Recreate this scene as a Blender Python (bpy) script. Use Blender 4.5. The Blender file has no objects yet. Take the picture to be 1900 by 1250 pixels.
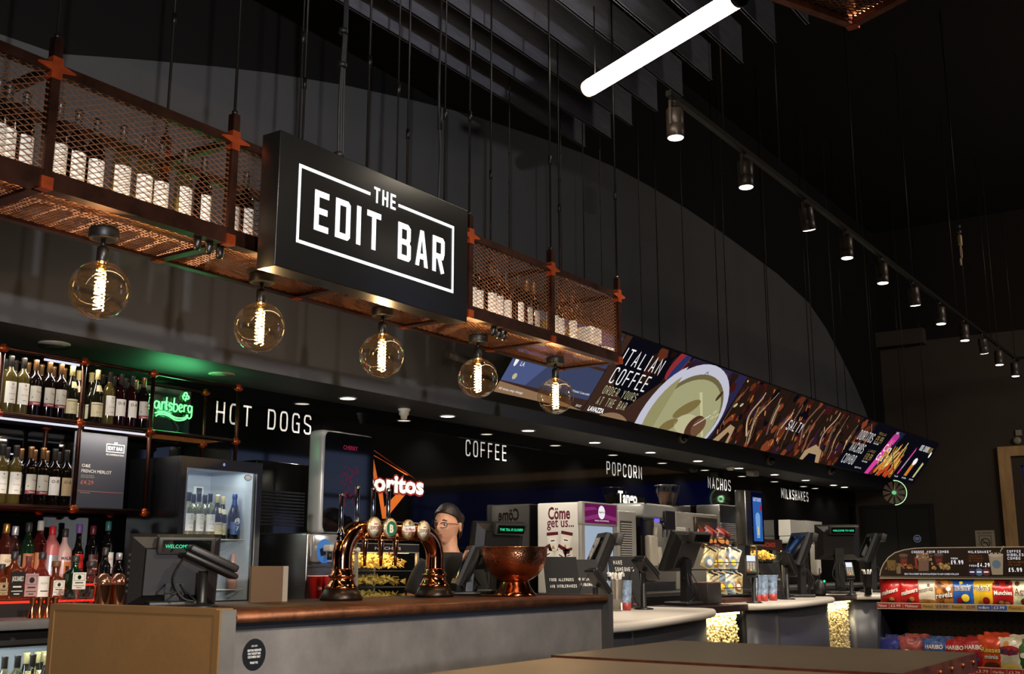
import bpy, bmesh, math, random
from math import sin, cos, pi, radians as R, sqrt
from mathutils import Vector as V, Matrix
random.seed(7)
S = bpy.context.scene
COL = S.collection

# ---------------------------------------------------------------- camera, exposure, world, lights
FPX, PITCH, YAW, HC = 2040.0, math.atan(425/2040.0), R(34.6), 1.25
cam_d = bpy.data.cameras.new('camera'); cam = bpy.data.objects.new('camera', cam_d); COL.objects.link(cam)
cam_d.sensor_width = 36.0; cam_d.lens = FPX/1900*36; cam_d.clip_start = .05; cam_d.clip_end = 100
CF = V((cos(YAW)*cos(PITCH), sin(YAW)*cos(PITCH), sin(PITCH))); CR = V((sin(YAW), -cos(YAW), 0)); CU = CR.cross(CF)
cam.matrix_world = Matrix(((CR.x, CU.x, -CF.x, 0), (CR.y, CU.y, -CF.y, 0), (CR.z, CU.z, -CF.z, HC), (0, 0, 0, 1)))
S.camera = cam
cam_d.dof.use_dof = True; cam_d.dof.focus_distance = 6.5; cam_d.dof.aperture_fstop = 11
S.view_settings.view_transform = 'Standard'; S.view_settings.look = 'None'
S.view_settings.exposure = 0.15; S.view_settings.gamma = 1.0; S.view_settings.use_curve_mapping = False
W = bpy.data.worlds.new('world'); S.world = W; W.use_nodes = True
W.node_tree.nodes['Background'].inputs[0].default_value = (.9, .75, .6, 1); W.node_tree.nodes['Background'].inputs[1].default_value = .02

def lamp(name, kind, loc, energy, color=(1, .86, .7), target=None, size=.05, angle=60, blend=.5):
    l = bpy.data.lights.new(name, kind); o = bpy.data.objects.new(name, l); COL.objects.link(o)
    l.energy = energy; l.color = color; o.location = loc
    if kind == 'AREA': l.shape = 'RECTANGLE'; l.size, l.size_y = size if isinstance(size, tuple) else (size, size)
    else: l.shadow_soft_size = size
    if kind == 'SPOT': l.spot_size = R(angle); l.spot_blend = blend
    if target is not None:
        o.rotation_euler = (V(target)-V(loc)).to_track_quat('-Z', 'Y').to_euler()
    return o
# foyer behind the camera: one lamp placed from cast shadows, the rest added fill
lamp('foyer_lamp_light', 'SPOT', (-2.6, -4.0, 1.74), 2200, (.93, .95, 1), (3.5, 4.8, 2.75), .07, 42, 1)
lamp('foyer_fill_light', 'AREA', (11.0, -4.2, 4.9), 200, (1, .87, .72), (17, 2.5, 2.4), (3.5, 1.2))  # added soft fill for the far wall and bulkhead, no fitting there
lamp('added_spot_light', 'SPOT', (1.6, -1.2, 3.9), 850, (1, .88, .74), (3.6, 2.95, .75), .05, 62, .8)  # this and the next spots are added out of view to brighten the fronts
lamp('added_spot_light', 'SPOT', (3.6, -.6, 3.9), 420, (1, .86, .68), (7.6, 1.5, .9), .06, 40, .6)
lamp('added_spot_light', 'SPOT', (.2, .2, 3.9), 190, (1, .80, .55), (2.53, 3.3, .5), .05, 40, .9)
lamp('added_spot_light', 'SPOT', (4.4, .9, 3.9), 420, (1, .88, .74), (7.3, 3.9, 1.0), .05, 48, .8)
lamp('added_spot_light', 'SPOT', (7.4, 1.2, 3.9), 420, (1, .88, .74), (11.0, 4.0, 1.1), .05, 50, .8)

# ---------------------------------------------------------------- placing by sight lines onto known planes
def ray(x, y): return CF + CR*((x-950)/FPX) - CU*((y-625)/FPX)
def _at(x, y, k, val):
    d = ray(x, y); o = V((0, 0, HC)); return o + d*((val-o[k])/d[k])
def atX(x, y, v): return _at(x, y, 0, v)
def atY(x, y, v): return _at(x, y, 1, v)
def atZ(x, y, v): return _at(x, y, 2, v)

# ---------------------------------------------------------------- materials
def lin(h):
    if isinstance(h, str):
        c = [int(h[i:i+2], 16)/255 for i in (0, 2, 4)]
        return tuple((v/12.92 if v <= .04045 else ((v+.055)/1.055)**2.4) for v in c)
    return h
_mats = {}
def M(name, col='808080', rough=.5, metal=0., spec=.5, em=0., noise=None, bump=None, ecol=None, coat=0., trans=0.):
    if name in _mats: return _mats[name]
    m = bpy.data.materials.new(name); m.use_nodes = True; nt = m.node_tree; b = nt.nodes['Principled BSDF']
    c = lin(col); b.inputs['Base Color'].default_value = (*c, 1); b.inputs['Roughness'].default_value = rough
    b.inputs['Metallic'].default_value = metal; b.inputs['Specular IOR Level'].default_value = spec
    b.inputs['Coat Weight'].default_value = coat; b.inputs['Coat Roughness'].default_value = .05
    b.inputs['Transmission Weight'].default_value = trans
    if em: b.inputs['Emission Color'].default_value = (*lin(ecol or col), 1); b.inputs['Emission Strength'].default_value = em
    if noise or bump:
        tc = nt.nodes.new('ShaderNodeTexCoord')
    if noise:
        sc, amt = noise[:2]
        n = nt.nodes.new('ShaderNodeTexNoise'); n.inputs['Scale'].default_value = sc; n.inputs['Detail'].default_value = 6
        n.inputs['Roughness'].default_value = .65; nt.links.new(tc.outputs['Object'], n.inputs['Vector'])
        if len(noise) > 2:
            mp = nt.nodes.new('ShaderNodeMapping'); mp.inputs['Scale'].default_value = noise[2]
            nt.links.new(tc.outputs['Object'], mp.inputs['Vector']); nt.links.new(mp.outputs[0], n.inputs['Vector'])
        r = nt.nodes.new('ShaderNodeValToRGB'); r.color_ramp.elements[0].position = .3; r.color_ramp.elements[1].position = .7
        r.color_ramp.elements[0].color = (*[v*(1-amt) for v in c], 1); r.color_ramp.elements[1].color = (*[min(1, v*(1+amt)) for v in c], 1)
        nt.links.new(n.outputs['Fac'], r.inputs[0]); nt.links.new(r.outputs[0], b.inputs['Base Color'])
    if bump:
        sc, st = bump[:2]
        if len(bump) > 2: n2 = nt.nodes.new('ShaderNodeTexVoronoi')
        else: n2 = nt.nodes.new('ShaderNodeTexNoise'); n2.inputs['Detail'].default_value = 4
        n2.inputs['Scale'].default_value = sc; nt.links.new(tc.outputs['Object'], n2.inputs['Vector'])
        bp = nt.nodes.new('ShaderNodeBump'); bp.inputs['Strength'].default_value = st; bp.inputs['Distance'].default_value = .01
        nt.links.new(n2.outputs[0], bp.inputs['Height']); nt.links.new(bp.outputs[0], b.inputs['Normal'])
    _mats[name] = m; return m
def E(name, col='ffffff', em=1.): 
    if name in _mats: return _mats[name]
    m = bpy.data.materials.new(name); m.use_nodes = True; nt = m.node_tree; nt.nodes.clear()
    e = nt.nodes.new('ShaderNodeEmission'); o = nt.nodes.new('ShaderNodeOutputMaterial')
    e.inputs[0].default_value = (*lin(col), 1); e.inputs[1].default_value = em; nt.links.new(e.outputs[0], o.inputs[0])
    _mats[name] = m; return m
def GL(name, tint=(1, 1, 1), ior=1.45, gl=1.0, rough=.02, base=.045, dif=None):
    """thin glass: tinted see-through with a fresnel reflection"""
    if name in _mats: return _mats[name]
    m = bpy.data.materials.new(name); m.use_nodes = True; nt = m.node_tree; nt.nodes.clear()
    t = nt.nodes.new('ShaderNodeBsdfTransparent'); t.inputs[0].default_value = (*tint, 1)
    g = nt.nodes.new('ShaderNodeBsdfGlossy'); g.inputs['Roughness'].default_value = rough; g.inputs[0].default_value = (gl, gl, gl, 1)
    lw = nt.nodes.new('ShaderNodeLayerWeight'); lw.inputs[0].default_value = .5
    pw = nt.nodes.new('ShaderNodeMath'); pw.operation = 'POWER'; pw.inputs[1].default_value = 4.5
    f = nt.nodes.new('ShaderNodeMath'); f.operation = 'MULTIPLY_ADD'; f.inputs[1].default_value = .75; f.inputs[2].default_value = base
    nt.links.new(lw.outputs['Facing'], pw.inputs[0]); nt.links.new(pw.outputs[0], f.inputs[0])
    mx = nt.nodes.new('ShaderNodeMixShader'); o = nt.nodes.new('ShaderNodeOutputMaterial')
    nt.links.new(f.outputs[0], mx.inputs[0]); nt.links.new(t.outputs[0], mx.inputs[1]); nt.links.new(g.outputs[0], mx.inputs[2]); out = mx.outputs[0]
    if dif:
        d = nt.nodes.new('ShaderNodeBsdfTranslucent'); d.inputs[0].default_value = (*dif[:3], 1); m2 = nt.nodes.new('ShaderNodeMixShader'); m2.inputs[0].default_value = dif[3]
        nt.links.new(out, m2.inputs[1]); nt.links.new(d.outputs[0], m2.inputs[2]); out = m2.outputs[0]
    nt.links.new(out, o.inputs[0])
    _mats[name] = m; return m

BLACK = M('black_paint', '0c0b0b', .6)
CEILB = M('ceiling_black', '1c1714', .9, spec=.2)
GREYW = M('dark_grey_paint', '4a494a', .85, spec=.2, noise=(3, .06))
WALLR = M('brown_black_paint', '433b34', .85, spec=.2, noise=(2, .08))
GLOSSB = M('gloss_black_laminate', '060606', .04, spec=.5)
COPPER = M('copper_tube', '3e241a', .38, .85, noise=(9, .5))
COPPERO = M('copper_joint', 'a4441f', .35, .7, noise=(25, .3))
COPMESH = M('copper_mesh', 'a06c4c', .42, .9)
COPBOWL = M('hammered_copper', 'dc946c', .2, 1., bump=(140, .16, 1))
COPTOP = M('worn_copper_sheet', '6e442c', .5, .75, noise=(14, .55))
COPPIPE = M('polished_copper', 'dc9870', .10, 1.)
CHROME = M('chrome', 'd8d8da', .08, 1.)
STEEL = M('brushed_steel', '9a9894', .3, 1., noise=(6, .1, (1, 1, 40)))
STEELD = M('satin_steel_edge', '6d6a66', .4, .8)
DARKP = M('dark_plastic', '171514', .45)
DARKP2 = M('dark_grey_plastic', '2d2a27', .5)
WHITEP = M('white_plastic', 'd9d6cc', .4)
WHITEM = M('white_print', 'f0eee8', .5)
LEDW = E('led_white', 'fff1dc', 14)

# ---------------------------------------------------------------- mesh builder
class MB:
    def __init__(s): s.v = []; s.f = []; s.m = []; s.sm = []; s.mats = []; s.cur = 0
    def mat(s, m):
        if m not in s.mats: s.mats.append(m)
        s.cur = s.mats.index(m); return s
    def face(s, idx, smooth=False): s.f.append(tuple(idx)); s.m.append(s.cur); s.sm.append(smooth)
    def add(s, pts): b = len(s.v); s.v.extend(tuple(p) for p in pts); return b
    def quad(s, a, b, c, d): i = s.add((a, b, c, d)); s.face((i, i+1, i+2, i+3)); return s
    def poly(s, pts): i = s.add(pts); s.face(range(i, i+len(pts))); return s
    def box(s, x0, y0, z0, x1, y1, z1, mw=None):
        p = [V((x, y, z)) for z in (z0, z1) for y in (y0, y1) for x in (x0, x1)]
        if mw is not None: p = [mw @ q for q in p]
        i = s.add(p)
        for f in ((0, 2, 3, 1), (4, 5, 7, 6), (0, 1, 5, 4), (2, 6, 7, 3), (0, 4, 6, 2), (1, 3, 7, 5)): s.face([i+k for k in f])
        return s
    def cbox(s, c, d, mw=None): return s.box(c[0]-d[0]/2, c[1]-d[1]/2, c[2]-d[2]/2, c[0]+d[0]/2, c[1]+d[1]/2, c[2]+d[2]/2, mw)
    def rbox(s, c, d, r=.01, mw=None):
        """box with chamfered vertical and horizontal edges"""
        x, y, z = [k/2 for k in d]; r = min(r, x*.9, y*.9, z*.9); c = V(c)
        rings = []
        for (zz, q) in ((-z, r), (-z+r*.3, r*.3), (-z+r, 0), (z-r, 0), (z-r*.3, r*.3), (z, r)):
            ring = []
            for sx, sy in ((1, 1), (-1, 1), (-1, -1), (1, -1)):
                ex, ey = x-q, y-q; rr = max(r-q*.5, r*.4)
                a0 = {(1, 1): 0, (-1, 1): pi/2, (-1, -1): pi, (1, -1): 1.5*pi}[(sx, sy)]
                for k in range(4):
                    a = a0+k*pi/6; ring.append(c+V((sx*(ex-rr)+rr*cos(a), sy*(ey-rr)+rr*sin(a), zz)))
            rings.append(ring)
        return s.loft(rings, True, True, mw)
    def loft(s, rings, cap0=True, cap1=True, mw=None, smooth=True, closed=True):
        n = len(rings[0]); base = []
        for r in rings:
            base.append(s.add([(mw @ V(p)) if mw is not None else p for p in r]))
        for a, b in zip(base, base[1:]):
            for k in range(n if closed else n-1):
                k2 = (k+1) % n; s.face((a+k, a+k2, b+k2, b+k), smooth)
        if cap0: s.face([base[0]+k for k in reversed(range(n))])
        if cap1: s.face([base[-1]+k for k in range(n)])
        return s
    def cyl(s, p0, p1, r0, r1=None, n=12, caps=True, smooth=True):
        p0, p1 = V(p0), V(p1); r1 = r0 if r1 is None else r1
        d = (p1-p0).normalized(); a = d.orthogonal().normalized(); b = d.cross(a)
        return s.loft([[p+(a*cos(2*pi*k/n)+b*sin(2*pi*k/n))*r for k in range(n)] for p, r in ((p0, r0), (p1, r1))], caps, caps, None, smooth)
    def bar(s, p0, p1, w, h=None, up=(0, 0, 1)):
        p0, p1 = V(p0), V(p1); h = h or w; d = (p1-p0).normalized(); u = V(up)
        if abs(d.dot(u)) > .95: u = V((0, 1, 0))
        a = d.cross(u).normalized(); b = a.cross(d)
        return s.loft([[p+a*sx*w/2+b*sy*h/2 for sx, sy in ((-1, -1), (1, -1), (1, 1), (-1, 1))] for p in (p0, p1)], True, True, None, False)
    def tube(s, pts, r, n=8, caps=True, closed=False):
        pts = [V(p) for p in pts]; rings = []; ref = None; N = len(pts)
        for i, p in enumerate(pts):
            t = (pts[(i+1) % N] - pts[i-1]) if closed else (pts[min(i+1, N-1)] - pts[max(i-1, 0)])
            t.normalize()
            if ref is None: ref = t.orthogonal().normalized()
            ref = (ref - t*ref.dot(t)).normalized(); b = t.cross(ref)
            rr = r[i] if isinstance(r, (list, tuple)) else r
            rings.append([p+(ref*cos(2*pi*k/n)+b*sin(2*pi*k/n))*rr for k in range(n)])
        if closed: rings.append(rings[0]); caps = False
        return s.loft(rings, caps, caps)
    def lathe(s, prof, n=20, c=(0, 0, 0), axis=None, caps=True, smooth=True):
        mw = Matrix.Translation(V(c))
        if axis is not None: mw = mw @ V(axis).to_track_quat('Z', 'Y').to_matrix().to_4x4()
        return s.loft([[V((r*cos(2*pi*k/n), r*sin(2*pi*k/n), z)) for k in range(n)] for r, z in prof], caps, caps, mw, smooth)
    def sphere(s, c, r, nu=16, nv=10, sc=(1, 1, 1)):
        prof = [(max(r*sin(pi*i/nv), r*.004), -r*cos(pi*i/nv)) for i in range(nv+1)]
        mw = Matrix.Translation(V(c)) @ Matrix.Diagonal((*sc, 1))
        return s.loft([[V((q*cos(2*pi*k/nu), q*sin(2*pi*k/nu), z)) for k in range(nu)] for q, z in prof], True, True, mw)
    def prism(s, pts, off):
        """closed outline pts pushed along off"""
        off = V(off); n = len(pts); a = s.add(pts); b = s.add([V(p)+off for p in pts])
        s.face([a+k for k in reversed(range(n))]); s.face([b+k for k in range(n)])
        for k in range(n): k2 = (k+1) % n; s.face((a+k, a+k2, b+k2, b+k))
        return s
    def build(s, name, mat=None, parent=None, loc=None):
        me = bpy.data.meshes.new(name); me.from_pydata(s.v, [], s.f)
        for m in (s.mats or [mat]): me.materials.append(m)
        if s.mats: me.polygons.foreach_set('material_index', s.m)
        me.polygons.foreach_set('use_smooth', s.sm); me.update()
        o = bpy.data.objects.new(name, me); COL.objects.link(o)
        if parent is not None: o.parent = parent
        if loc is not None: o.location = loc
        return o
def tag(o, label=None, cat=None, group=None, kind=None):
    if label: o['label'] = label
    if cat: o['category'] = cat
    if group: o['group'] = group
    if kind: o['kind'] = kind
    return o
def thing(name, label, cat, loc=(0, 0, 0), rz=0, group=None):
    o = bpy.data.objects.new(name, None); COL.objects.link(o); o.location = loc; o.rotation_euler = (0, 0, rz); o.empty_display_size = .05
    return tag(o, label, cat, group)
def struct(name, mb, m=None, parent=None):
    o = mb.build(name, m, parent)
    if parent is None: o['kind'] = 'structure'
    return o
def kids(o): return [c for c in bpy.data.objects if c.parent is o]
_kids = {}
def copy_tree(o, loc, rz=0, label=None, group=None, scale=None):
    if o.name not in _kids: _kids[o.name] = [(c, kids(c)) for c in kids(o)]
    r = o.copy(); COL.objects.link(r); r.location = loc; r.rotation_euler = (0, 0, rz)
    if scale: r.scale = scale if isinstance(scale, tuple) else (scale,)*3
    if label: r['label'] = label
    if group: r['group'] = group
    for c, gs in _kids[o.name]:
        d = c.copy(); COL.objects.link(d); d.parent = r
        for g in gs: e = g.copy(); COL.objects.link(e); e.parent = d
    return r
ORD = 'first second third fourth fifth sixth seventh eighth ninth tenth eleventh twelfth thirteenth fourteenth fifteenth sixteenth'.split()

# ---------------------------------------------------------------- lettering
_fc = {}
def font_mesh(txt, bold=0.):
    k = (txt, bold)
    if k in _fc: return _fc[k]
    c = bpy.data.curves.new('lettering', 'FONT'); c.body = txt; c.resolution_u = 2; c.offset = bold; c.fill_mode = 'FRONT'
    o = bpy.data.objects.new('lettering', c); COL.objects.link(o)
    me = o.to_mesh(); vs = [tuple(v.co) for v in me.vertices]; fs = [tuple(p.vertices) for p in me.polygons]
    o.to_mesh_clear(); bpy.data.objects.remove(o); bpy.data.curves.remove(c)
    if not vs: vs = [(0, 0, 0)]
    x0 = min(v[0] for v in vs); x1 = max(v[0] for v in vs)
    _fc[k] = ([((v[0]-x0)/max(x1-x0, 1e-6), v[1]/.729) for v in vs], fs); return _fc[k]
def rr(x0, y0, x1, y1, r=.16, a=(0, 1, 2, 3), n=3):
    """rounded rectangle path, clockwise from the top left"""
    P = []
    for k, (cx, cy, sx, sy) in enumerate(((x0, y1, 1, -1), (x1, y1, -1, -1), (x1, y0, -1, 1), (x0, y0, 1, 1))):
        if k not in a: P.append((cx, cy)); continue
        ex, ey = cx+sx*r, cy+sy*r; a0 = (pi, pi/2, 0, -pi/2)[k]
        for i in range(n+1): t = a0-i*pi/2/n; P.append((ex+r*cos(t), ey+r*sin(t)))
    return P
def _C(p): return p+[p[0]]
GLY = {
 'A': [[(0, 0), (.5, 1), (1, 0)], [(.2, .33), (.8, .33)]], 'B': [_C(rr(0, .52, .92, 1, .2, (1, 2))), _C(rr(0, 0, 1, .52, .22, (1, 2)))],
 'C': [[(1, .78)]+list(reversed(rr(0, 0, 1, 1, .24)))[0:0]+[(1, .8), (.93, .93), (.76, 1), (.24, 1), (.07, .93), (0, .76), (0, .24), (.07, .07), (.24, 0), (.76, 0), (.93, .07), (1, .2)]],
 'D': [_C(rr(0, 0, 1, 1, .3, (1, 2)))], 'E': [[(1, 1), (0, 1), (0, 0), (1, 0)], [(0, .52), (.85, .52)]], 'F': [[(1, 1), (0, 1), (0, 0)], [(0, .5), (.85, .5)]],
 'G': [[(1, .8), (.93, .93), (.76, 1), (.24, 1), (.07, .93), (0, .76), (0, .24), (.07, .07), (.24, 0), (1, 0), (1, .48), (.55, .48)]],
 'H': [[(0, 0), (0, 1)], [(1, 0), (1, 1)], [(0, .5), (1, .5)]], 'I': [[(.5, 0), (.5, 1)]], 'J': [[(1, 1), (1, .2), (.9, .05), (.7, 0), (.25, 0), (0, .2)]],
 'K': [[(0, 0), (0, 1)], [(1, 1), (0, .42)], [(.3, .6), (1, 0)]], 'L': [[(0, 1), (0, 0), (1, 0)]], 'M': [[(0, 0), (0, 1), (.5, .35), (1, 1), (1, 0)]],
 'N': [[(0, 0), (0, 1), (1, 0), (1, 1)]], 'O': [_C(rr(0, 0, 1, 1, .28))], 'P': [[(0, 0), (0, 1), (.72, 1), (.93, .93), (1, .78), (1, .62), (.93, .48), (.72, .42), (0, .42)]],
 'Q': [_C(rr(0, 0, 1, 1, .28)), [(.6, .25), (1, 0)]], 'R': [[(0, 0), (0, 1), (.72, 1), (.93, .93), (1, .78), (1, .64), (.93, .51), (.72, .45), (0, .45)], [(.5, .45), (1, 0)]],
 'S': [[(1, .8), (.93, .94), (.76, 1), (.24, 1), (.06, .93), (0, .8), (0, .66), (.06, .57), (.94, .42), (1, .33), (1, .2), (.94, .06), (.76, 0), (.24, 0), (.06, .07), (0, .2)]],
 'T': [[(0, 1), (1, 1)], [(.5, 1), (.5, 0)]], 'U': [[(0, 1), (0, .24), (.07, .07), (.24, 0), (.76, 0), (.93, .07), (1, .24), (1, 1)]], 'V': [[(0, 1), (.5, 0), (1, 1)]],
 'W': [[(0, 1), (.25, 0), (.5, .7), (.75, 0), (1, 1)]], 'X': [[(0, 0), (1, 1)], [(0, 1), (1, 0)]], 'Y': [[(0, 1), (.5, .45), (1, 1)], [(.5, .45), (.5, 0)]], 'Z': [[(0, 1), (1, 1), (0, 0), (1, 0)]],
 "'": [[(.5, 1), (.45, .78)]], '.': [[(.4, .03), (.6, .03)]], '-': [[(.1, .45), (.9, .45)]], '+': [[(.1, .45), (.9, .45)], [(.5, .15), (.5, .75)]], '&': [[(1, 0), (.2, .75), (.3, 1), (.7, 1), (.75, .75), (0, .3), (.1, .05), (.5, 0), (1, .4)]],
 '0': [_C(rr(0, 0, 1, 1, .28))], '1': [[(.15, .8), (.55, 1), (.55, 0)]], '2': [[(0, .8), (.1, .95), (.3, 1), (.7, 1), (.95, .92), (1, .75), (.9, .55), (0, 0), (1, 0)]],
 '3': [[(0, 1), (1, 1), (.45, .6), (.8, .55), (1, .4), (1, .18), (.8, 0), (.2, 0), (0, .15)]], '4': [[(.75, 0), (.75, 1), (0, .25), (1, .25)]], '5': [[(1, 1), (.1, 1), (.05, .55), (.75, .58), (1, .4), (1, .18), (.8, 0), (.2, 0), (0, .15)]],
 '8': [_C(rr(.05, .53, .95, 1, .2)), _C(rr(0, 0, 1, .53, .22))], '9': [_C(rr(0, .42, 1, 1, .24)), [(1, .7), (1, .3), (.8, .05), (.1, 0)]], '6': [_C(rr(0, 0, 1, .58, .24)), [(0, .3), (0, .7), (.2, .95), (.9, 1)]], '7': [[(0, 1), (1, 1), (.35, 0)]],
 '\u00a3': [[(1, .85), (.8, 1), (.5, 1), (.3, .85), (.3, .1), (0, 0), (1, 0)], [(0, .48), (.75, .48)]], ':': [[(.4, .2), (.6, .2)], [(.4, .7), (.6, .7)]]}
NARROW = {'I': .35, "'": .4, '.': .35, '1': .6, 'M': 1.25, 'W': 1.35, ':': .3}
def ribbon(pts, t):
    """quads of a mitred stroke of thickness t along 2-D points"""
    cl = len(pts) > 2 and (V(pts[0])-V(pts[-1])).length < 1e-6
    P = [V(p).to_2d() for p in pts]
    if cl: P = P[:-1]
    n = len(P); L = []; Rr = []
    for i in range(n):
        a = P[i]-P[i-1] if (i > 0 or cl) else P[1]-P[0]
        b = P[(i+1) % n]-P[i] if (i < n-1 or cl) else P[-1]-P[-2]
        a, b = a.normalized(), b.normalized(); na, nb = V((-a.y, a.x)), V((-b.y, b.x)); m = na+nb
        m = na if m.length < .2 else m.normalized(); k = min(1/max(m.dot(na), .25), 2.2)
        L.append(P[i]+m*k*t/2); Rr.append(P[i]-m*k*t/2)
    return [(Rr[i], Rr[(i+1) % n], L[(i+1) % n], L[i]) for i in range(n if cl else n-1)]
class Board:
    """a flat face: origin o (lower left), unit axes u (reading direction) and v (up); draws onto an MB"""
    def __init__(s, o, u, v, mb=None): s.o, s.u, s.v = V(o), V(u).normalized(), V(v).normalized(); s.n = s.u.cross(s.v); s.mb = mb or MB(); s.lay = .0006; s.sk = 0
    def p(s, a, b, l=1): return s.o + s.u*a + s.v*b + s.n*(s.lay*l)
    def mat(s, m): s.mb.mat(m); return s
    def rect(s, a0, b0, a1, b1, m, l=1): s.mb.mat(m); s.mb.quad(s.p(a0, b0, l), s.p(a1, b0, l), s.p(a1, b1, l), s.p(a0, b1, l)); return s
    def poly(s, pts, m, l=1):
        s.mb.mat(m); ar = sum(p[0]*q[1]-q[0]*p[1] for p, q in zip(pts, pts[1:]+pts[:1]))
        if ar < 0: pts = list(reversed(pts))
        s.mb.poly([s.p(*q, l) for q in pts]); return s
    def disc(s, a, b, r, m, l=1, n=24, ry=None, rot=0):
        ry = ry or r; return s.poly([(a+r*cos(t)*cos(rot)-ry*sin(t)*sin(rot), b+r*cos(t)*sin(rot)+ry*sin(t)*cos(rot)) for t in [2*pi*k/n for k in range(n)]], m, l)
    def line(s, pts, t, m, l=1):
        s.mb.mat(m)
        for q in ribbon(pts, t): s.mb.quad(*[s.p(*k, l) for k in q])
        return s
    def frame(s, a0, b0, a1, b1, t, m, l=1): return s.line([(a0, b0), (a1, b0), (a1, b1), (a0, b1), (a0, b0)], t, m, l)
    def stroke(s, txt, a, b, h, m, w=None, t=.1, l=1, cw=.5, gap=.28, slant=0):
        """signage capitals: height h, total width w (or natural), stroke t of the height"""
        ws = [(.45 if c == ' ' else cw*NARROW.get(c, 1)) for c in txt]; tot = sum(ws)+gap*(len(txt)-1)
        k = (w/h)/tot if w else 1; x = a
        for c, cwid in zip(txt, ws):
            for pl in GLY.get(c, []):
                ti = t*h; W_ = cwid*k*h; pts = [(x+ti/2+q[0]*(W_-ti), b+ti/2+q[1]*(h-ti)) for q in pl]
                if c in "IT1'.:" or True:
                    e = ti/2
                    if len(pts) == 2 and abs(pts[0][0]-pts[1][0]) < 1e-6:
                        lo, hi = sorted(pts, key=lambda q: q[1]); pts = [(lo[0], lo[1]-e*(lo[1] < b+h*.1)), (hi[0], hi[1]+e*(hi[1] > b+h*.9))]
                    elif len(pts) == 2 and abs(pts[0][1]-pts[1][1]) < 1e-6: pts = [(pts[0][0]-e*.9, pts[0][1]), (pts[1][0]+e*.9, pts[1][1])]
                if slant: pts = [(q[0]+(q[1]-b)*slant, q[1]) for q in pts]
                s.line(pts, ti, m, l)
            x += (cwid+gap)*k*h
        return s
    def text(s, txt, a, b, h, m, w=None, l=1, bold=0., sx=1., slant=0):
        """plain lettering: cap height h, width w (or natural)"""
        vs, fs = font_mesh(txt, bold); w = w or h*.72*len(txt)*sx
        s.mb.mat(m); i = s.mb.add([s.p(a+q[0]*w+q[1]*h*slant, b+q[1]*h, l) for q in vs])
        for f in fs: s.mb.face([i+k for k in f])
        return s
    def build(s, name, parent): return s.mb.build(name, None, parent)
def smooth_pts(P, n=5, closed=False):
    """Catmull-Rom through points"""
    P = [V(p) for p in P]; out = []; N = len(P)
    for i in range(N if closed else N-1):
        g = (lambda k: P[k % N]) if closed else (lambda k: P[min(max(k, 0), N-1)])
        a, b, c, d = g(i-1), g(i), g(i+1), g(i+2)
        for k in range(n):
            t = k/n; out.append(.5*((2*b)+(c-a)*t+(2*a-5*b+4*c-d)*t*t+(3*b-a-3*c+d)*t**3))
    if not closed: out.append(P[-1])
    return out

# ================================================================ the setting
YW, YB, ZS, XR, ZC = 5.33, 4.8, 2.366, 17.0, 6.4
FLOORM = M('dark_floor', '2a2622', .35, noise=(4, .2))
struct('floor', MB().box(-6, -6, -.1, XR+.2, 6, 0), FLOORM)
struct('ceiling', MB().box(-6, -6, ZC, XR+.2, 6, ZC+.1), CEILB)
# back wall behind the counters: gloss black panels with fine joints
wb = MB().mat(GLOSSB); wb.box(-6, YW, 0, XR, YW+.08, ZS)
struct('wall_back', wb)
# bulkhead wall over the counters: dark grey up to the arched edge, black above it
arch = [(-6, 2.75), (0, 3.3), (1.6, 3.62), (2.62, 3.755), (2.92, 3.775), (3.37, 3.926), (3.92, 4.10), (4.33, 4.22), (5.0, 4.39), (5.7, 4.54), (6.37, 4.668), (7.36, 4.81), (8.1, 4.90), (8.66, 4.945), (9.4, 4.965), (10.2, 4.96), (11, 4.93), (11.66, 4.89), (12.8, 4.81), (13.86, 4.66), (14.5, 4.43), (15.07, 4.13), (15.6, 3.81), (16.03, 3.48), (16.5, 3.0), (17, 2.45)]
wu = MB()
for (xa, za), (xb, zb) in zip(arch, arch[1:]):
    wu.mat(GREYW).quad((xa, YB, ZS), (xb, YB, ZS), (xb, YB, zb), (xa, YB, za))
    wu.mat(M('wall_black', '0f0c0b', .9, spec=.2)).quad((xa, YB, za), (xb, YB, zb), (xb, YB, ZC), (xa, YB, ZC))
wu.mat(CEILB).quad((-6, YB+.06, ZC), (XR, YB+.06, ZC), (XR, YB+.06, ZS), (-6, YB+.06, ZS))
struct('wall_bulkhead', wu)
struct('ceiling_soffit', MB().box(-6, YB+.001, ZS, XR, YW+.08, ZS+.05), M('soffit_paint', '3b3a3a', .6, spec=.3))
# far end wall with a double door, and the glazed opening in a timber surround
OY0, OY1, OZ1 = 2.33, 2.95, 2.65   # clear opening starts at this y, runs on past the frame edge
wr = MB().mat(WALLR)
wr.box(XR, OY1, 0, XR+.15, 6, 4.6); wr.box(XR, -3.6, OZ1, XR+.15, OY1, 4.6); wr.box(XR, -6, 0, XR+.15, -3.6, 4.6)
wr.mat(CEILB).box(XR, -6, 4.6, XR+.15, 6, ZC)
struct('wall_right', wr)
struct('wall_front', MB().box(-6, -6.1, 0, XR, -6, ZC), M('foyer_wall_paint', '35302c', .8))
w2 = MB().mat(M('window_black', '0c0c0d', .4))
for x in (12.4, 13.9, 15.4, 16.9): w2.box(x-.04, -6, .3, x+.04, -5.94, 3.5)
for z in (.3, 2.6, 3.5): w2.box(12.4, -6, z-.04, 16.9, -5.94, z+.04)
o = struct('window_2', w2)
MB().box(12.4, -5.99, .3, 16.9, -5.985, 3.5).build('pane', E('dusk_glass', '8f9fd0', 1.1), o)
struct('wall_left', MB().box(-6.1, -6, 0, -6, 6, ZC), M('foyer_wall_paint'))
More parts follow.
